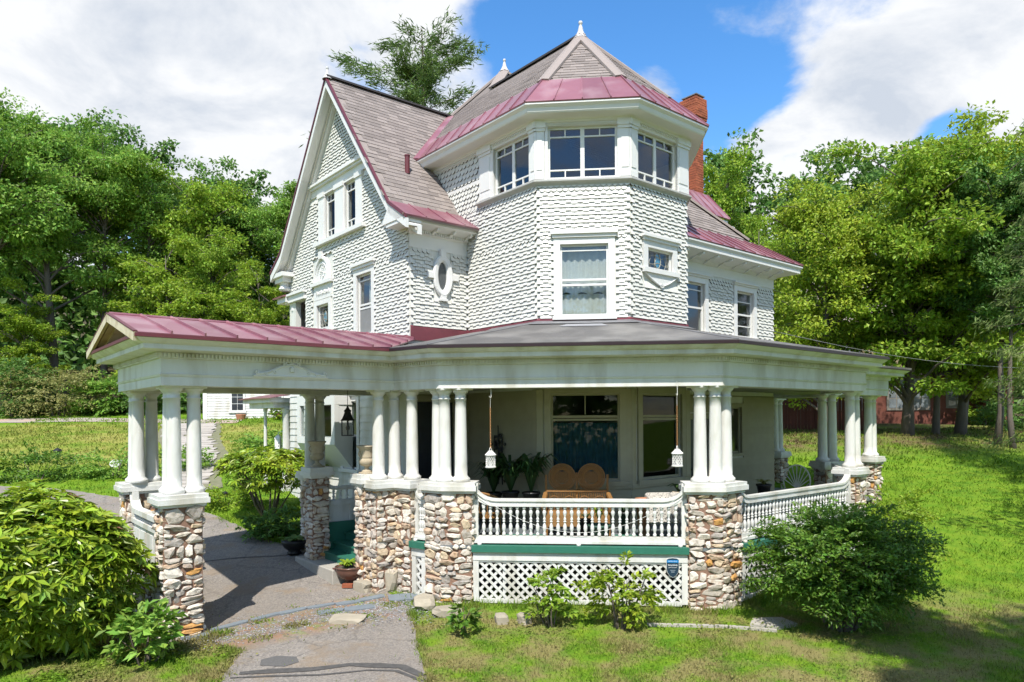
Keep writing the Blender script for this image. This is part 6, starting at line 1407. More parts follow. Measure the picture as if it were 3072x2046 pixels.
# brick house through the trees at right
r = rig('brick_house', 'dark red brick house half hidden by the trees at right', 'house', (21.5, 42.0, z1(21.5, 42)), R(-10))
BK2 = mat('far_brick', (.17, .055, .035), (.11, .04, .028), .9, 7, .9, .3, stretch=(1, 1, 3))  # shade of the trees put into the brick as a darker colour
mb = MB(); mb.bb((-8, 0, -1), (7.0, 9, 2.9)); mb.build('wall', BK2, r); mb = MB(); mb.bb((-8, .5, 2.9), (5.6, 9, 6.2)); mb.build('upper_wall', mat('stucco', (.30, .24, .15), None, .9), r)
mb = MB(); mb.bb((6.0, -.6, -1), (7.6, 1.2, 8.2)); mb.build('chimney', BK2, r); mb = MB(); mb.bb((7.0, -.65, 5.2), (7.2, -.6, 7.0)); mb.build('stone_panel', TRIM, r)
mb = MB(); mb.slab([(-8.6, -.5, 2.85), (5.8, -.5, 2.85), (5.8, 1.0, 3.6), (-8.6, 1.0, 3.6)], .1); mb.build('porch_roof', mat('plum_slate', (.12, .08, .12), None, .7), r)
mb = MB(); mb.slab([(-8.6, -.2, 6.1), (6.2, -.2, 6.1), (6.2, 4.7, 9.5), (-8.6, 4.7, 9.5)], .1); mb.build('roof', RSH, r); mb = MB(); mb.slab([(-8.6, 9.6, 6.1), (6.2, 9.6, 6.1), (6.2, 4.7, 9.5), (-8.6, 4.7, 9.5)], .1); mb.build('roof', RSH, r)
for (x, z, w, h) in ((-5.6, 1.0, 1.0, 1.7), (-3.6, .9, 1.5, 1.8), (-.9, .9, 2.4, 1.8), (2.2, .9, 2.2, 1.8), (4.8, 1.0, .9, 1.7), (-4.5, 4.2, 1.2, 1.2), (-1, 4.2, 1.4, 1.2), (2.5, 4.2, 1.3, 1.2)):
    y = -.03 if z < 3 else .47; mb = MB(); mb.bb((x-w/2-.1, y-.03, z-.12), (x+w/2+.1, y, z+h+.1)); wn = mb.build('window', mat('stone_trim', (.2, .18, .15), None, .8), r)
    nx = max(2, int(w/.4))
    for i in range(nx):
        for j in range(3): a = x-w/2+w*i/nx; mb = MB(); mb.bb((a+.03, y-.045, z+h*j/3+.03), (a+w/nx-.03, y-.035, z+h*(j+1)/3-.03)); mb.build('pane', mat('far_glass', (.04, .045, .05), (.25, .28, .3), .1, .8), wn)
# red board fence
r = rig('board_fence', 'red-brown board fence beyond the far porch columns', 'fence', (8.2, 36.0, z1(8.2, 36)), R(-14)); RF = mat('red_board', (.13, .04, .025), (.09, .03, .02), .8, 5, rand=.15)  # board colour darkened to stand for tree shade
_f = MB(); _f.bb((-.07, -.012, 0), (.07, .012, 1.75)); fm = mesh_np('board', _f.V, _f.F, RF)
for k in range(60): x = k*.155; wx_, wy_ = 8.2+x*math.cos(R(-14)), 36+x*math.sin(R(-14)); link('board', fm, r, (x, 0, z1(wx_, wy_)-z1(8.2, 36)-.1))
for k in range(5): mb = MB(); x = k*2.3; mb.bb((x-.06, .02, -.3), (x+.06, .14, 2.0)); mb.V = [(a, b, c+z1(8.2+x, 36-x*.25)-z1(8.2, 36)) for a, b, c in mb.V]; mb.build('post', RF, r)
# overhead wire
pts = [np.array((7.6, 20.6, 5.9))*(1-t)+np.array((19.5, 26.0, 5.05))*t-np.array((0, 0, .25*math.sin(math.pi*t))) for t in np.linspace(0, 1, 14)]
mb = MB(); mb.tube([tuple(p) for p in pts], .007, 4); tag(mb.build('overhead_wire', mat('wire_grey', (.3, .3, .3), None, .5)), 'thin overhead wire running from the house into the right trees', 'wire')

# ------------------------------------------------------------------ trees
def limb(mb, a, b, r0, r1, rg, n=5, sag=.15):
    a, b = np.array(a, float), np.array(b, float); L = np.linalg.norm(b-a); pts = []; off = rg.normal(size=3)*L*.06
    for i in range(n+1): t = i/n; pts.append(tuple(a+(b-a)*t+off*math.sin(math.pi*t)+np.array((0, 0, L*sag*math.sin(math.pi*t)))))
    mb.tube(pts, [r0+(r1-r0)*i/n for i in range(n+1)], 6, False)
def broadleaf(seed, H=16., rx=4.6, base=.22, ncl=95, per=210, L=.22, lobes=5, open_=.0, lean=0., top=1., flat=.6, rtr=.26):
    """trunk mesh builder + crown quads for a tree of height H"""
    rg = np.random.default_rng(seed); mb = MB(); zb = H*base; hc = (zb+H)/2; rz = (H-zb)/2
    ph = rg.random(4)*6.28; Q = []; C = []
    tp = [(lean*H*.1*(t**1.5), .25*math.sin(t*4+ph[0]), H*t*.9) for t in np.linspace(0, 1, 9)]
    tp[0] = (0, 0, -.4); mb.tube(tp, [rtr*(1.25 if i == 0 else 1-.9*i/8) for i in range(9)], 8)
    k = 0; tries = 0
    while k < ncl and tries < 5000:
        tries += 1
        d = unit(rg.normal(size=3)); az = math.atan2(d[1], d[0]); lob = 1+.20*math.sin(az*lobes/2+ph[1])+.16*math.sin(az*lobes+ph[2]+d[2]*3)+.14*math.sin(d[2]*7+ph[3]+az)
        rr = (.55+.45*rg.random())*lob; c = np.array((d[0]*rx*rr, d[1]*rx*rr, hc+d[2]*rz*min(rr, 1.05)*top))
        if c[2] < zb*.75 or c[2] > H*1.03: continue
        t = (c[2]-zb)/(H-zb)
        if open_ and rg.random() < open_ and t < .55: continue
        c[0] += lean*c[2]*.1; k += 1
        z0 = max(zb*.6, min(c[2]-np.hypot(c[0], c[1])*(.25+.35*rg.random())-.3, H*.85)); tt = z0/(H*.9); st = np.array((lean*H*.1*tt**1.5, .25*math.sin(tt*4+ph[0]), z0))
        limb(mb, st, c, rtr*(.40-.30*min(tt, 1)), .018, rg)
        ln = np.linalg.norm(c-st)
        for q in range(5):                      # leafy sprays along the outer part of the bough
            f = .50+.56*(q+.6*rg.random())/5; p = st+(c-st)*f+rg.normal(size=3)*np.array((.16, .16, .10))*ln*.55; p[2] += .15*ln*math.sin(math.pi*min(f, 1))
            r = rx*(.085+.075*rg.random()); n = int(per*(.5+.9*rg.random())); Q.append(clump(rg, p, (r*1.25, r*1.25, r*flat), n, L))
    return mb, np.concatenate(Q)
def conifer(seed, H=24., rx=4.2, base=.25, whorls=22, L=.34, droop=.1, tuft=40, irregular=.5, upc=.25, tap=.72):
    rg = np.random.default_rng(seed); mb = MB(); Q = []
    mb.tube([(.15*math.sin(t*3), 0, H*t-(.4 if t == 0 else 0)) for t in np.linspace(0, 1, 9)], [.34*(1-.95*t) for t in np.linspace(0, 1, 9)], 8)
    for w in range(whorls):
        t = (w+rg.random()*.5)/whorls; z = H*(base+(1-base)*t*.98); rl = rx*(1-t)**tap*(1-.6*irregular*rg.random())+.35
        for k in range(int(4+rg.integers(0, 3))):
            a = rg.random()*6.283; l = rl*(1-irregular*.65*rg.random()); d = np.array((math.cos(a), math.sin(a), 0)); e = np.array((0, 0, z))+d*l+np.array((0, 0, l*(upc-droop)))
            limb(mb, (0, 0, z), e, .05*(1-t)+.015, .008, rg, 4, -.05); s0 = np.array((0, 0, z)); n = max(3, int(l/.42))
            for j in range(n):
                f = .30+.70*(j+rg.random()*.6)/n; c = s0+(e-s0)*f+rg.normal(size=3)*.18*np.array((1, 1, .5)); m = int(tuft*(.6+.7*rg.random())); P = c+rg.normal(size=(m, 3))*np.array((.26, .26, .11)); Dn = unit(d*.7+rg.normal(size=(m, 3))*.55+np.array((0, 0, .25-droop*2))); ls = L*(.6+.6*rg.random(m)); Q.append(leaves(P, Dn, rg.normal(size=(m, 3)), ls, ls*.16))
    return mb, np.concatenate(Q)
TREES = {}
def variant(key, fn, leafm, bark=BARK, **k):
    mb, Q = fn(**k); tm = mesh_np(key+'_trunk', mb.V, mb.F, bark, True); TREES[key] = (tm, leaf_mesh(key+'_crown', Q, leafm), Q, mb)
variant('maple_a', broadleaf, LEAF['maple'], seed=1, base=.13, ncl=92, per=80); variant('maple_b', broadleaf, LEAF['maple2'], seed=2, rx=5., ncl=100, per=80, base=.12); variant('maple_c', broadleaf, LEAF['maple'], seed=3, H=17, rx=4.2, base=.2, ncl=80, per=80)
variant('locust_a', broadleaf, LEAF['locust'], seed=4, H=18, rx=5.2, base=.30, ncl=62, per=100, L=.2, flat=.5, open_=.5); variant('locust_b', broadleaf, LEAF['locust'], seed=5, H=17, rx=4.8, base=.32, ncl=58, per=100, L=.2, flat=.5, open_=.4, lean=.8)
variant('young_a', broadleaf, LEAF['lime'], seed=6, H=11, rx=3.0, base=.08, ncl=72, per=70, L=.18, rtr=.13); variant('tall_a', broadleaf, LEAF['dark'], seed=7, H=18, rx=3.6, base=.3, ncl=60, per=80, L=.22, rtr=.2)
variant('pine', conifer, LEAF['pine'], PBARK, seed=8, H=24, rx=8.2, irregular=.5, tuft=64, L=.40, upc=.28, tap=.45, whorls=15); variant('hemlock', conifer, LEAF['hemlock'], PBARK, seed=9, H=18, rx=4.4, base=.12, irregular=.4, droop=.45, tuft=44, L=.30, whorls=26)
def tree(key, label, x, y, h, wk=1., rot=0., cat='tree', name=None, dz=0, group=None):
    tm, cm, Q, mb = TREES[key]; H0 = max(v[2] for v in mb.V)/.9 if key not in ('pine', 'hemlock') else max(v[2] for v in mb.V)
    s = h/H0; nm = name or {'pine': 'pine_tree', 'hemlock': 'hemlock_tree'}.get(key, key.split('_')[0]+'_tree')
    if nm == 'young_tree' or nm == 'tall_tree': nm = 'broadleaf_tree'
    r = rig(nm, label, cat, (x, y, z1(x, y)+dz), rot, group); r.scale = (s*wk, s*wk, s)
    link('trunk', tm, r); link('crown', cm, r); return r
def bx(dx, Y): return (dx*1.305-1536)/2090*Y
def hh(dy, Y, x=0): return ZC+(1250-dy*1.305)/2090*Y-z1(x, Y)     # height that reaches image row dy (2354-wide scale)
def T(key, label, dx, Y, dtop, wk=1., rot=0., **k): x = bx(dx, Y); return tree(key, label, x, Y, hh(dtop, Y, x), wk, rot, **k)
# left wood, front rank
T('locust_a', 'tall feathery tree at the far left edge of the picture', -15, 41, 140, 1.0, .4)
T('locust_b', 'tall leaning tree with bare lower trunk, second from the left edge', 118, 43, 175, .95, 2.2)
T('locust_a', 'feathery tree whose crown slopes toward the white gable, third from left', 240, 46, 232, .9, 4.0)
T('maple_c', 'leafy tree in the left wood above the carriage porch pediment', 345, 47, 315, .95, 1.0)
T('maple_a', 'full green tree in the left wood above the red metal roof', 450, 48, 350, 1.0, 2.9)
T('tall_a', 'darker tree in the left wood just short of the gable', 560, 50, 395, 1.1, .3)
T('locust_b', 'tree whose top shows against the left rake of the gable', 672, 50, 385, .9, 5.0)
T('young_a', 'bright young tree low in front of the left wood, nearest the carriage porch', 385, 40, 500, 1.15, .7); T('young_a', 'bright young tree low in front of the left wood, beside the gable corner', 600, 41, 560, 1.1, 2.6); T('young_a', 'light green young tree near the left edge of the wood', 60, 41.5, 610, 1.1, 4.1); T('maple_a', 'mid-height green tree between the two young trees at left', 490, 43, 520, .85, 1.9)
# behind the house
T('pine', 'dark pine rising behind the ridge of the gable wing', 975, 46, 58, 1.25, .6)
T('maple_c', 'green tree rising behind the brick chimney', 1668, 40, 300, .85, 1.2); T('maple_a', 'green tree behind the right eave of the house', 1745, 38, 480, .85, 3.3)
# right wood
T('maple_b', 'big sunlit maple just right of the porch roof', 1900, 31, 355, .98, .2); T('maple_a', 'broad maple in the middle of the right wood', 2085, 30, 268, 1.05, 2.0); T('maple_b', 'tall sunlit maple toward the right edge of the picture', 2205, 31, 205, 1.0, 4.4)
T('maple_c', 'maple with mottled trunk before the brick house', 2150, 30.5, 330, .8, 5.2); T('tall_a', 'slender dark trunk tree near the right edge', 2290, 27.3, 300, 1.0, .9); T('tall_a', 'slender dark tree at the right edge beside its twin', 2330, 26.6, 330, .9, 3.6)
T('maple_c', 'maple at the back of the right wood above the eave corner', 1835, 40, 430, .9, 2.5); T('maple_a', 'maple filling the right background beyond the lawn', 2290, 40, 240, 1.1, 1.5)
T('hemlock', 'conifer with drooping branches cut by the right edge of the picture', 2470, 20.5, 40, .85, .8)
# trees that stand outside the picture but shade the right lawn
tree('tall_a', 'slender tree standing out of view just right of the camera', 6.2, 1.8, 16, 1.1, 1.); tree('maple_b', 'maple standing out of view farther along the right lawn', 15.5, 10.5, 15, .95, 3.)
# the wood behind reads as one mass
def woodland():
    rg = np.random.default_rng(77); out = []
    for i in range(48):
        key = ['maple_a', 'locust_a', 'maple_c', 'tall_a'][i % 4]; Q = TREES[key][2]; Q = Q[rg.random(len(Q)) < .25]
        if i < 26: x = -76+i*2.95+rg.uniform(-1, 1); y = 53+rg.uniform(-2, 9); top = np.interp(x/y*2090+1536, [0, 300, 600, 900], [300, 380, 520, 560])
        elif i < 37: x = 14+(i-26)*4.3+rg.uniform(-1, 1); y = 52+rg.uniform(0, 8); top = 480
        else: x = -34+(i-37)*6.8+rg.uniform(-2, 2); y = -20+rg.uniform(-5, 3); top = None    # the far side of the road, behind the viewer
        g = z1(x, y); h = ZC+(1250-top)/2090*y-g if top is not None else 13.; s = h/16.5; a = rg.random()*6.28; c, sn = math.cos(a), math.sin(a)
        M = np.array(((c, -sn, 0), (sn, c, 0), (0, 0, 1)))*s; ctr = Q.mean(1, keepdims=True); q = ctr+(Q-ctr)*1.6; q[..., 2] = q[..., 2]*1.0; q = q @ M.T+np.array((x, y, g)); q[..., 2] -= .12*h*0; out.append(q)
        # undergrowth skirt
        n = 700; P = np.stack([x+rg.normal(size=n)*2.6, y+rg.normal(size=n)*1.5, g+rg.random(n)**1.3*h*.42], 1); out.append(leaves(P, rg.normal(size=(n, 3)), unit(rg.normal(size=(n, 3))*.6+np.array((0, -.3, .6))), np.full(n, .7), np.full(n, .5)))
    o = link('woodland', leaf_mesh('woodland', np.concatenate(out), LEAF['dark']), kind='stuff'); tag(o, 'dense mass of trees closing the background', 'woodland')
woodland()
# ------------------------------------------------------------------ shrubs and plants
def whorl_shrub(name, label, x, y, rx, ry, h, n, Lf, m, seed, zlo=.12, stems=9, cat='shrub', dome=.6):
    rg = np.random.default_rng(seed); g = z1(x, y); r = rig(name, label, cat, (x, y, g)); Q = []; Q2 = []; Q3 = []; mb = MB()
    zc = h*(zlo+1)/2*.95; rz = h*(1-zlo)/2
    for i in range(n):
        d = unit(rg.normal(size=3)); d[2] = abs(d[2])*.9+d[2]*.1 if rg.random() < dome else d[2]; d = unit(d)
        az = math.atan2(d[1], d[0]); k = (.72+.28*rg.random()**.5)*(1+.10*math.sin(az*3+seed)+.09*math.sin(az*5+d[2]*4)); c = np.array((d[0]*rx*k, d[1]*ry*k, zc+d[2]*rz*k))
        if c[2] < .1: continue
        m_ = rg.integers(7, 11); a0 = rg.random()*6.28; ax = unit(d*.6+np.array((0, 0, .8))+rg.normal(size=3)*.25); e1 = unit(np.cross(ax, (0.3, .9, .1))); e2 = np.cross(ax, e1); a = a0+np.arange(m_)*6.283/m_; dr = np.cos(a)[:, None]*e1+np.sin(a)[:, None]*e2; D = unit(dr+ax*(.25+.3*rg.random((m_, 1)))-np.array((0, 0, .25)))
        P = np.repeat(c[None], m_, 0)+D*.01; sz = Lf*(.7+.55*rg.random()); ls = sz*(.65+.55*rg.random(m_)); v_ = rg.random(); (Q3 if v_ < .015 else Q2 if v_ < .14 else Q).append(leaves(P, D, np.repeat(ax[None], m_, 0)+rg.normal(size=(m_, 3))*.2, ls, ls*(.26+.14*rg.random(m_)), .05+.2*rg.random((m_, 1))))
    for k in range(stems):
        a = rg.random()*6.28; e = np.array((rx*.6*math.cos(a), ry*.6*math.sin(a), h*(.5+.3*rg.random()))); limb(mb, (.12*math.cos(a), .12*math.sin(a), -.1), e, .035, .01, rg, 5, .0)
    link('new_leaves', leaf_mesh('new_leaves', np.concatenate(Q), m), r); link('old_leaves', leaf_mesh('old_leaves', np.concatenate(Q2), LEAF['rhodo_old']), r); link('dead_leaves', leaf_mesh('dead_leaves', np.concatenate(Q3), LEAF['dead']), r); link('stems', mesh_np('stems', mb.V, mb.F, BARK, True), r); return r
whorl_shrub('rhododendron', 'large bright rhododendron bush at the left foreground', -7.2, 10.35, 1.40, 1.25, 2.42, 2400, .19, LEAF['rhodo'], 1, .0, dome=.45)
r = whorl_shrub('rhododendron', 'small tree-like rhododendron with bare crooked stems beyond the drive', -6.35, 18.2, 1.25, 1.0, 1.85, 800, .17, LEAF['rhodo'], 2, .42, 12, dome=.75)
def leafy_shrub(name, label, x, y, rx, ry, h, n, Lf, m, seed, zlo=.05, stems=12, fans=60, cat='shrub'):
    """twig fans carrying small leaves"""
    rg = np.random.default_rng(seed); g = z1(x, y); r = rig(name, label, cat, (x, y, g)); mb = MB(); Q = []; per = max(1, n//fans)
    for i in range(fans):
        d = unit(rg.normal(size=3)); d[2] = abs(d[2])**.8*np.sign(d[2]); k = .62+.40*rg.random(); az = math.atan2(d[1], d[0]); k *= 1+.10*math.sin(az*4+seed)
        c = np.array((d[0]*rx*k, d[1]*ry*k, h*(zlo+1)/2+d[2]*h*(1-zlo)/2*k)); 
        if c[2] < .06: continue
        t = unit(np.array((d[0], d[1], d[2]*.4-.05))); n1 = unit(np.array((0, 0, 1))+rg.normal(size=3)*.25+d*.3); s = np.cross(n1, t)
        a, b = rg.random(per)*1.2-.6, (rg.random(per)-.5)*1.1; sc = rx*.34; P = c+t*a[:, None]*sc+s*b[:, None]*sc+n1*(rg.normal(size=per)*.035*sc)[:, None]-np.array((0, 0, 1))*(a*a*.22*sc)[:, None]
        D = unit(t*.5+s*np.sign(b)[:, None]*.8+rg.normal(size=(per, 3))*.35); Nn = unit(n1+rg.normal(size=(per, 3))*.35); ls = Lf*(.7+.6*rg.random(per)); Q.append(leaves(P, D, Nn, ls, ls*.5, .12))
    for k in range(stems):
        a = rg.random()*6.28; f = .3+.5*rg.random(); limb(mb, (.15*math.cos(a)*rx, .15*math.sin(a)*ry, -.08), (rx*f*math.cos(a), ry*f*math.sin(a), h*(.45+.35*rg.random())), .022*h/1.5+.004, .006, rg, 5, .05)
    link('foliage', leaf_mesh('foliage', np.concatenate(Q), m), r); link('stems', mesh_np('stems', mb.V, mb.F, BARK, True), r); return r
leafy_shrub('burning_bush', 'wide dark green rounded bush in front of the right railing', 5.32, 11.3, 1.27, 1.0, 1.9, 42000, .068, LEAF['burn'], 3, .16, 30, 420)
leafy_shrub('shrub', 'bright yellow-green shrub peeking over the big dark bush', 7.3, 13.2, .75, .6, 1.95, 4500, .07, LEAF['lime'], 4, .1, 10, 70)
leafy_shrub('sapling', 'slender sapling before the middle of the lattice', .62, 11.45, .42, .28, 1.0, 900, .10, LEAF['maple'], 5, .1, 7, 26, 'sapling'); leafy_shrub('sapling', 'taller spreading sapling before the right half of the lattice', 1.75, 11.4, .62, .32, 1.15, 1500, .10, LEAF['maple2'], 6, .1, 9, 40, 'sapling')
leafy_shrub('weed_plant', 'knee-high broad-leaved plant at the left foot of the lattice', -.78, 11.1, .22, .2, .55, 170, .13, LEAF['burn'], 7, .1, 5, 14, 'plant'); leafy_shrub('weed_plant', 'tall leafy plant in front of the left stone pier', -5.28, 9.95, .48, .4, .8, 620, .15, LEAF['locust'], 8, .05, 10, 40, 'plant')
leafy_shrub('hosta_clump', 'dark green clump growing by the carriage porch stairs', -5.6, 16.6, .8, .5, .6, 1500, .14, LEAF['dark'], 9, .0, 6, 60, 'plant'); leafy_shrub('shrub', 'yellow-green low shrub across the drive behind the crooked tree', -7.9, 19.2, .9, .6, .55, 2200, .09, LEAF['lime'], 10, 0, 6, 60)
leafy_shrub('shrub', 'small round shrub against the white outbuilding', -11.6, 35.0, .5, .4, .8, 700, .14, LEAF['lime'], 11, 0, 4, 40)
for k, (x, y, rx, h, m, lb) in enumerate([(-15.2, 22.3, 1.3, .95, 'burn', 'dark low shrub at the left end of the flower bed'), (-13.2, 22.9, 1.2, .9, 'locust', 'green low shrub in the middle of the flower bed'), (-11.3, 24.0, .9, .75, 'locust', 'weedy shrub at the right end of the flower bed, near the slab path'), (-17.2, 21.8, 1.3, 1.0, 'lime', 'leafy low shrub cut by the left edge of the picture')]): leafy_shrub('bed_shrub', lb, x, y, rx, .7, h, 2200, .11, LEAF[m], 20+k, 0, 5, 70)
for k, (dx, Y, rx, dt, m, lb) in enumerate([(30, 37.2, 2.2, 815, 'dark', 'dark green bush at the left edge behind the lane'), (135, 37, 2.8, 838, 'olive', 'wide olive-yellow bush behind the gravel lane'), (245, 37.4, 1.7, 858, 'locust', 'soft green bush touching the carriage porch columns in view'), (345, 38, 1.6, 880, 'dark', 'dark bush seen between the outer carriage porch columns'), (440, 38.5, 1.5, 885, 'dark', 'dark bush seen beside the outbuilding corner')]):
    x = bx(dx, Y); leafy_shrub('hedge_bush', lb, x, Y, rx, 1.6, hh(dt, Y, x), 7000, .17, LEAF[m], 30+k, -.1, 6, 160)
leafy_shrub('shrub', 'sunny yellow-green bush beside the brick house', bx(2262, 40), 40, 1.2, 1., 2.3, 3500, .16, LEAF['lime'], 40, 0, 4, 90); leafy_shrub('shrub', 'low green bush under the trees at the right edge', bx(2330, 33), 33, 1.6, 1., 1.4, 3500, .14, LEAF['dark'], 41, 0, 4, 90)
x, y = -5.6, 19.8; leafy_shrub('shrub', 'tangled grassy shrub beyond the small tree, by the side porch', -8.3, 25.0, 1.6, 1.0, 1.0, 3500, .14, LEAF['locust'], 42, 0, 4, 80)
# ------------------------------------------------------------------ grass and ground cover
def grass_mat():
    m = bpy.data.materials.new('grass_blade'); m.use_nodes = True; nt = m.node_tree; N = nt.nodes.new; L = nt.links.new; p = nt.nodes['Principled BSDF']; p.inputs['Roughness'].default_value = .6; p.inputs['Specular IOR Level'].default_value = .2
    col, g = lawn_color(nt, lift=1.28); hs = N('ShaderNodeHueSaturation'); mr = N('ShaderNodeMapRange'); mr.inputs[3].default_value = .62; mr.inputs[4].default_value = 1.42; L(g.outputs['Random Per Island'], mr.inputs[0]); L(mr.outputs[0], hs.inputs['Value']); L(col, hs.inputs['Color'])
    L(hs.outputs[0], p.inputs['Base Color']); t = N('ShaderNodeBsdfTranslucent'); L(hs.outputs[0], t.inputs[0]); ms = N('ShaderNodeMixShader'); ms.inputs[0].default_value = .35; L(p.outputs[0], ms.inputs[1]); L(t.outputs[0], ms.inputs[2]); L(ms.outputs[0], nt.nodes['Material Output'].inputs[0]); return m
def grass():
    rg = np.random.default_rng(99); drive = np.array([(-3.75, 5.0), (-1.0, 5.0), (-1.15, 9.17), (-1.65, 11.49), (-1.9, 12.45), (-2.5, 13.3), W(6.9, 12.1), W(6.9, 14.6), W(6.3, 15.3), (-6.0, 16.6), (-7.6, 18.2), (-9.5, 19.6), (-14, 21.3), (-30, 23.5), (-30, 21.0), (-14, 19.6), (-10.5, 17.8), (-8.6, 15.5), (-7.0, 13.2), (-5.4, 11.6), (-4.55, 10.75), (-4.05, 10.3), (-3.85, 9.2)])
    pathp = np.array([(-9.6, 20.6), (-8.9, 21.4), (-10.2, 24.2), (-10.9, 26.8), (-12.6, 30.0), (-14.2, 34), (-17.0, 34), (-15.6, 30.4), (-13.5, 27), (-11.8, 24.2), (-10.8, 21.5)])
    foot = np.array([W(*p) for p in [(8.1, 20), G1, (7.2, 14.6), (6.9, 12.5), PI_, FL, FR_, R1, R3, (20.8, 8.5), (21.4, 12.2), (18, 20)]])
    def inside(X, Y, P):
        c = np.zeros(len(X), bool); j = len(P)-1
        for i in range(len(P)):
            with np.errstate(divide='ignore', invalid='ignore'): t = ((P[i, 1] > Y) != (P[j, 1] > Y)) & (X < (P[j, 0]-P[i, 0])*(Y-P[i, 1])/(P[j, 1]-P[i, 1])+P[i, 0])
            c ^= t; j = i
        return c
    out = []
    for (x0, x1, y0, y1, n, h, w) in [(-7.5, 9.5, 8.2, 11.0, 62000, .055, .010), (-9.5, 12.5, 11.0, 15, 62000, .06, .013), (-14, 18, 15, 23, 70000, .075, .022), (-24, 26, 23, 36, 80000, .10, .042)]:
        X = x0+(x1-x0)*rg.random(n); Y = y0+(y1-y0)*rg.random(n)
        # keep to what the lens sees plus a margin
        k = np.abs(X) < Y*.80+1.5; k &= ~inside(X, Y, drive) | (rg.random(n) < .012); k &= ~inside(X, Y, pathp); k &= ~inside(X, Y, foot); cl = np.sin(X*2.3+np.sin(Y*1.9)*1.5)*np.sin(Y*2.7+np.sin(X*1.3)*2); k &= rg.random(n) < .62+.38*cl
        X, Y, cl = X[k], Y[k], cl[k]; n = len(X); P = np.stack([X, Y, zt(X, Y)-.005], 1); D = unit(np.stack([rg.normal(size=n)*.55, rg.normal(size=n)*.55, np.ones(n)], 1)); hs = h*(.5+.9*rg.random(n))*(1+.6*np.clip(cl, 0, 1)); out.append(leaves(P, D, rg.normal(size=(n, 3)), hs, np.full(n, w)))
    n = 9000; t = rg.random(n); X = -5.3+t*3.2+rg.normal(size=n)*.12; Y = 10.75+t*2.0+rg.normal(size=n)*.38-.15; cl = np.sin(X*5.1+Y*2)*np.sin(Y*6.3-X*2.1); k = rg.random(n) < np.clip(cl*1.5-.35, 0, 1); X, Y = X[k], Y[k]; n = len(X); P = np.stack([X, Y, zt(X, Y)+.018], 1); out.append(leaves(P, unit(np.stack([rg.normal(size=n), rg.normal(size=n), .8*np.ones(n)], 1)), rg.normal(size=(n, 3)), .035+.04*rg.random(n), np.full(n, .018)))
    # longer tufts against piers, drive edge and lattice
    def tufts(pts, n, sp, h, w):
        pts = np.array(pts); seg = rg.integers(0, len(pts)-1, n); t = rg.random((n, 1)); q = pts[seg]+(pts[seg+1]-pts[seg])*t+rg.normal(size=(n, 2))*sp; X, Y = q[:, 0], q[:, 1]; cl = np.sin(X*4.3+Y*3.1)*np.sin(Y*5.7-X*2.9); k = (rg.random(n) < .45+.55*cl) & ~inside(X, Y, foot); X, Y = X[k], Y[k]; m = len(X); P = np.stack([X, Y, zt(X, Y)-.01], 1); D = unit(np.stack([rg.normal(size=m)*.4, rg.normal(size=m)*.4, np.ones(m)], 1)); out.append(leaves(P, D, rg.normal(size=(m, 3)), h*(.4+.9*rg.random(m)), np.full(m, w), .15))
    tufts([(-1.1, 8.2), (-1.12, 9.17), (-1.6, 11.49), (-1.75, 12.1)], 2600, .05, .11, .011); tufts([(-3.9, 8.2), (-3.9, 9.2), (-4.1, 10.3), (-4.6, 10.8)], 2200, .06, .10, .011)
    a_, b_, c_, d_ = W(7.0, 10.3), W(8.6, 8.85), W(10.5, 6.9), W(12.5, 6.85)
    tufts([a_, b_, c_, d_], 5200, .12, .15, .012); tufts([(-5.6, 10.5), (-5.0, 10.6), (-4.7, 11.0)], 900, .1, .16, .012); tufts([(-5.4, 16.2), (-6.4, 17.0), (-7.8, 18.5), (-9.6, 19.9)], 1800, .12, .14, .014)
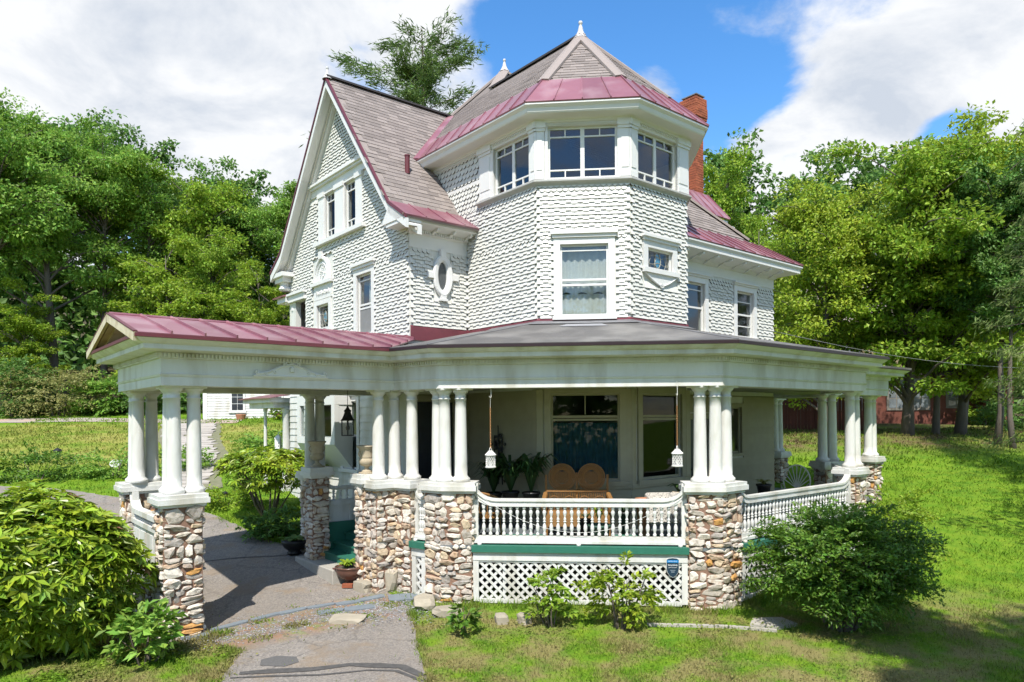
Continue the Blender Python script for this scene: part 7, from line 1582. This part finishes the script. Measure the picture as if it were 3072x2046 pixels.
    # broad clover and ground-ivy leaves near the lens
    for (x0, x1, y0, y1, n, s) in [(-6.5, -3.6, 8.4, 10.6, 9000, .045), (-1.5, 7.5, 8.4, 11.2, 9000, .032), (-5.5, -3.2, 10.2, 12.2, 900, .035), (-2.5, 4.6, 11.0, 11.75, 1500, .045)]:
        X = x0+(x1-x0)*rg.random(n); Y = y0+(y1-y0)*rg.random(n); cl = np.sin(X*1.7+Y)*np.sin(Y*2.1-X*.6+1); k = (rg.random(n) < .35+.65*cl) & (~inside(X, Y, drive) | (rg.random(n) < .03)); k &= ~inside(X, Y, foot); X, Y = X[k], Y[k]; n = len(X)
        P = np.stack([X, Y, zt(X, Y)+.02+.05*rg.random(n)], 1); out.append(leaves(P, unit(rg.normal(size=(n, 3))*np.array((1, 1, .25))), unit(rg.normal(size=(n, 3))*.3+np.array((0, 0, 1))), s*(.7+.7*rg.random(n)), s*.8*np.ones(n)))
    o = link('grass', leaf_mesh('grass', np.concatenate(out), grass_mat()), kind='stuff'); tag(o, 'patchy green lawn grass with clover and dry spots', 'grass')
grass()
def gravel():
    rg = np.random.default_rng(41); n = 5200; t = rg.random(n); X = -5.2+t*3.3+rg.normal(size=n)*.12; Y = 10.8+t*2.1+rg.normal(size=n)*.30-.1
    e = rg.random(n) < .35; X[e] = -1.55+rg.normal(size=e.sum())*.25-rg.random(e.sum())*1.2; Y[e] = 12.2+rg.normal(size=e.sum())*.35
    O = np.array([(1, 0, 0), (-1, 0, 0), (0, 1, 0), (0, -1, 0), (0, 0, 1), (0, 0, -1)], float); F0 = np.array([(0, 2, 4), (2, 1, 4), (1, 3, 4), (3, 0, 4), (2, 0, 5), (1, 2, 5), (3, 1, 5), (0, 3, 5)])
    s = (.006+.013*rg.random(n)**2)[:, None, None]*np.stack([.7+.6*rg.random(n), .7+.6*rg.random(n), .5+.3*rg.random(n)], 1)[:, None, :]; a = rg.random(n)*6.28; c, sn = np.cos(a), np.sin(a); M = np.zeros((n, 3, 3)); M[:, 0, 0] = c; M[:, 0, 1] = -sn; M[:, 1, 0] = sn; M[:, 1, 1] = c; M[:, 2, 2] = 1
    V = np.einsum('nij,nkj->nki', M, O[None]*s)+np.stack([X, Y, zt(X, Y)+.026], 1)[:, None, :]; F = (F0[None]+np.arange(n)[:, None, None]*6).reshape(-1, 3)
    o = link('gravel', mesh_np('gravel', V.reshape(-1, 3), F, mat('gravel_chip', (.30, .30, .31), (.2, .19, .19), .9, 3, rand=.5, world=True)), kind='stuff'); tag(o, 'loose grey gravel scattered along the slate edging of the drive', 'gravel')
gravel()
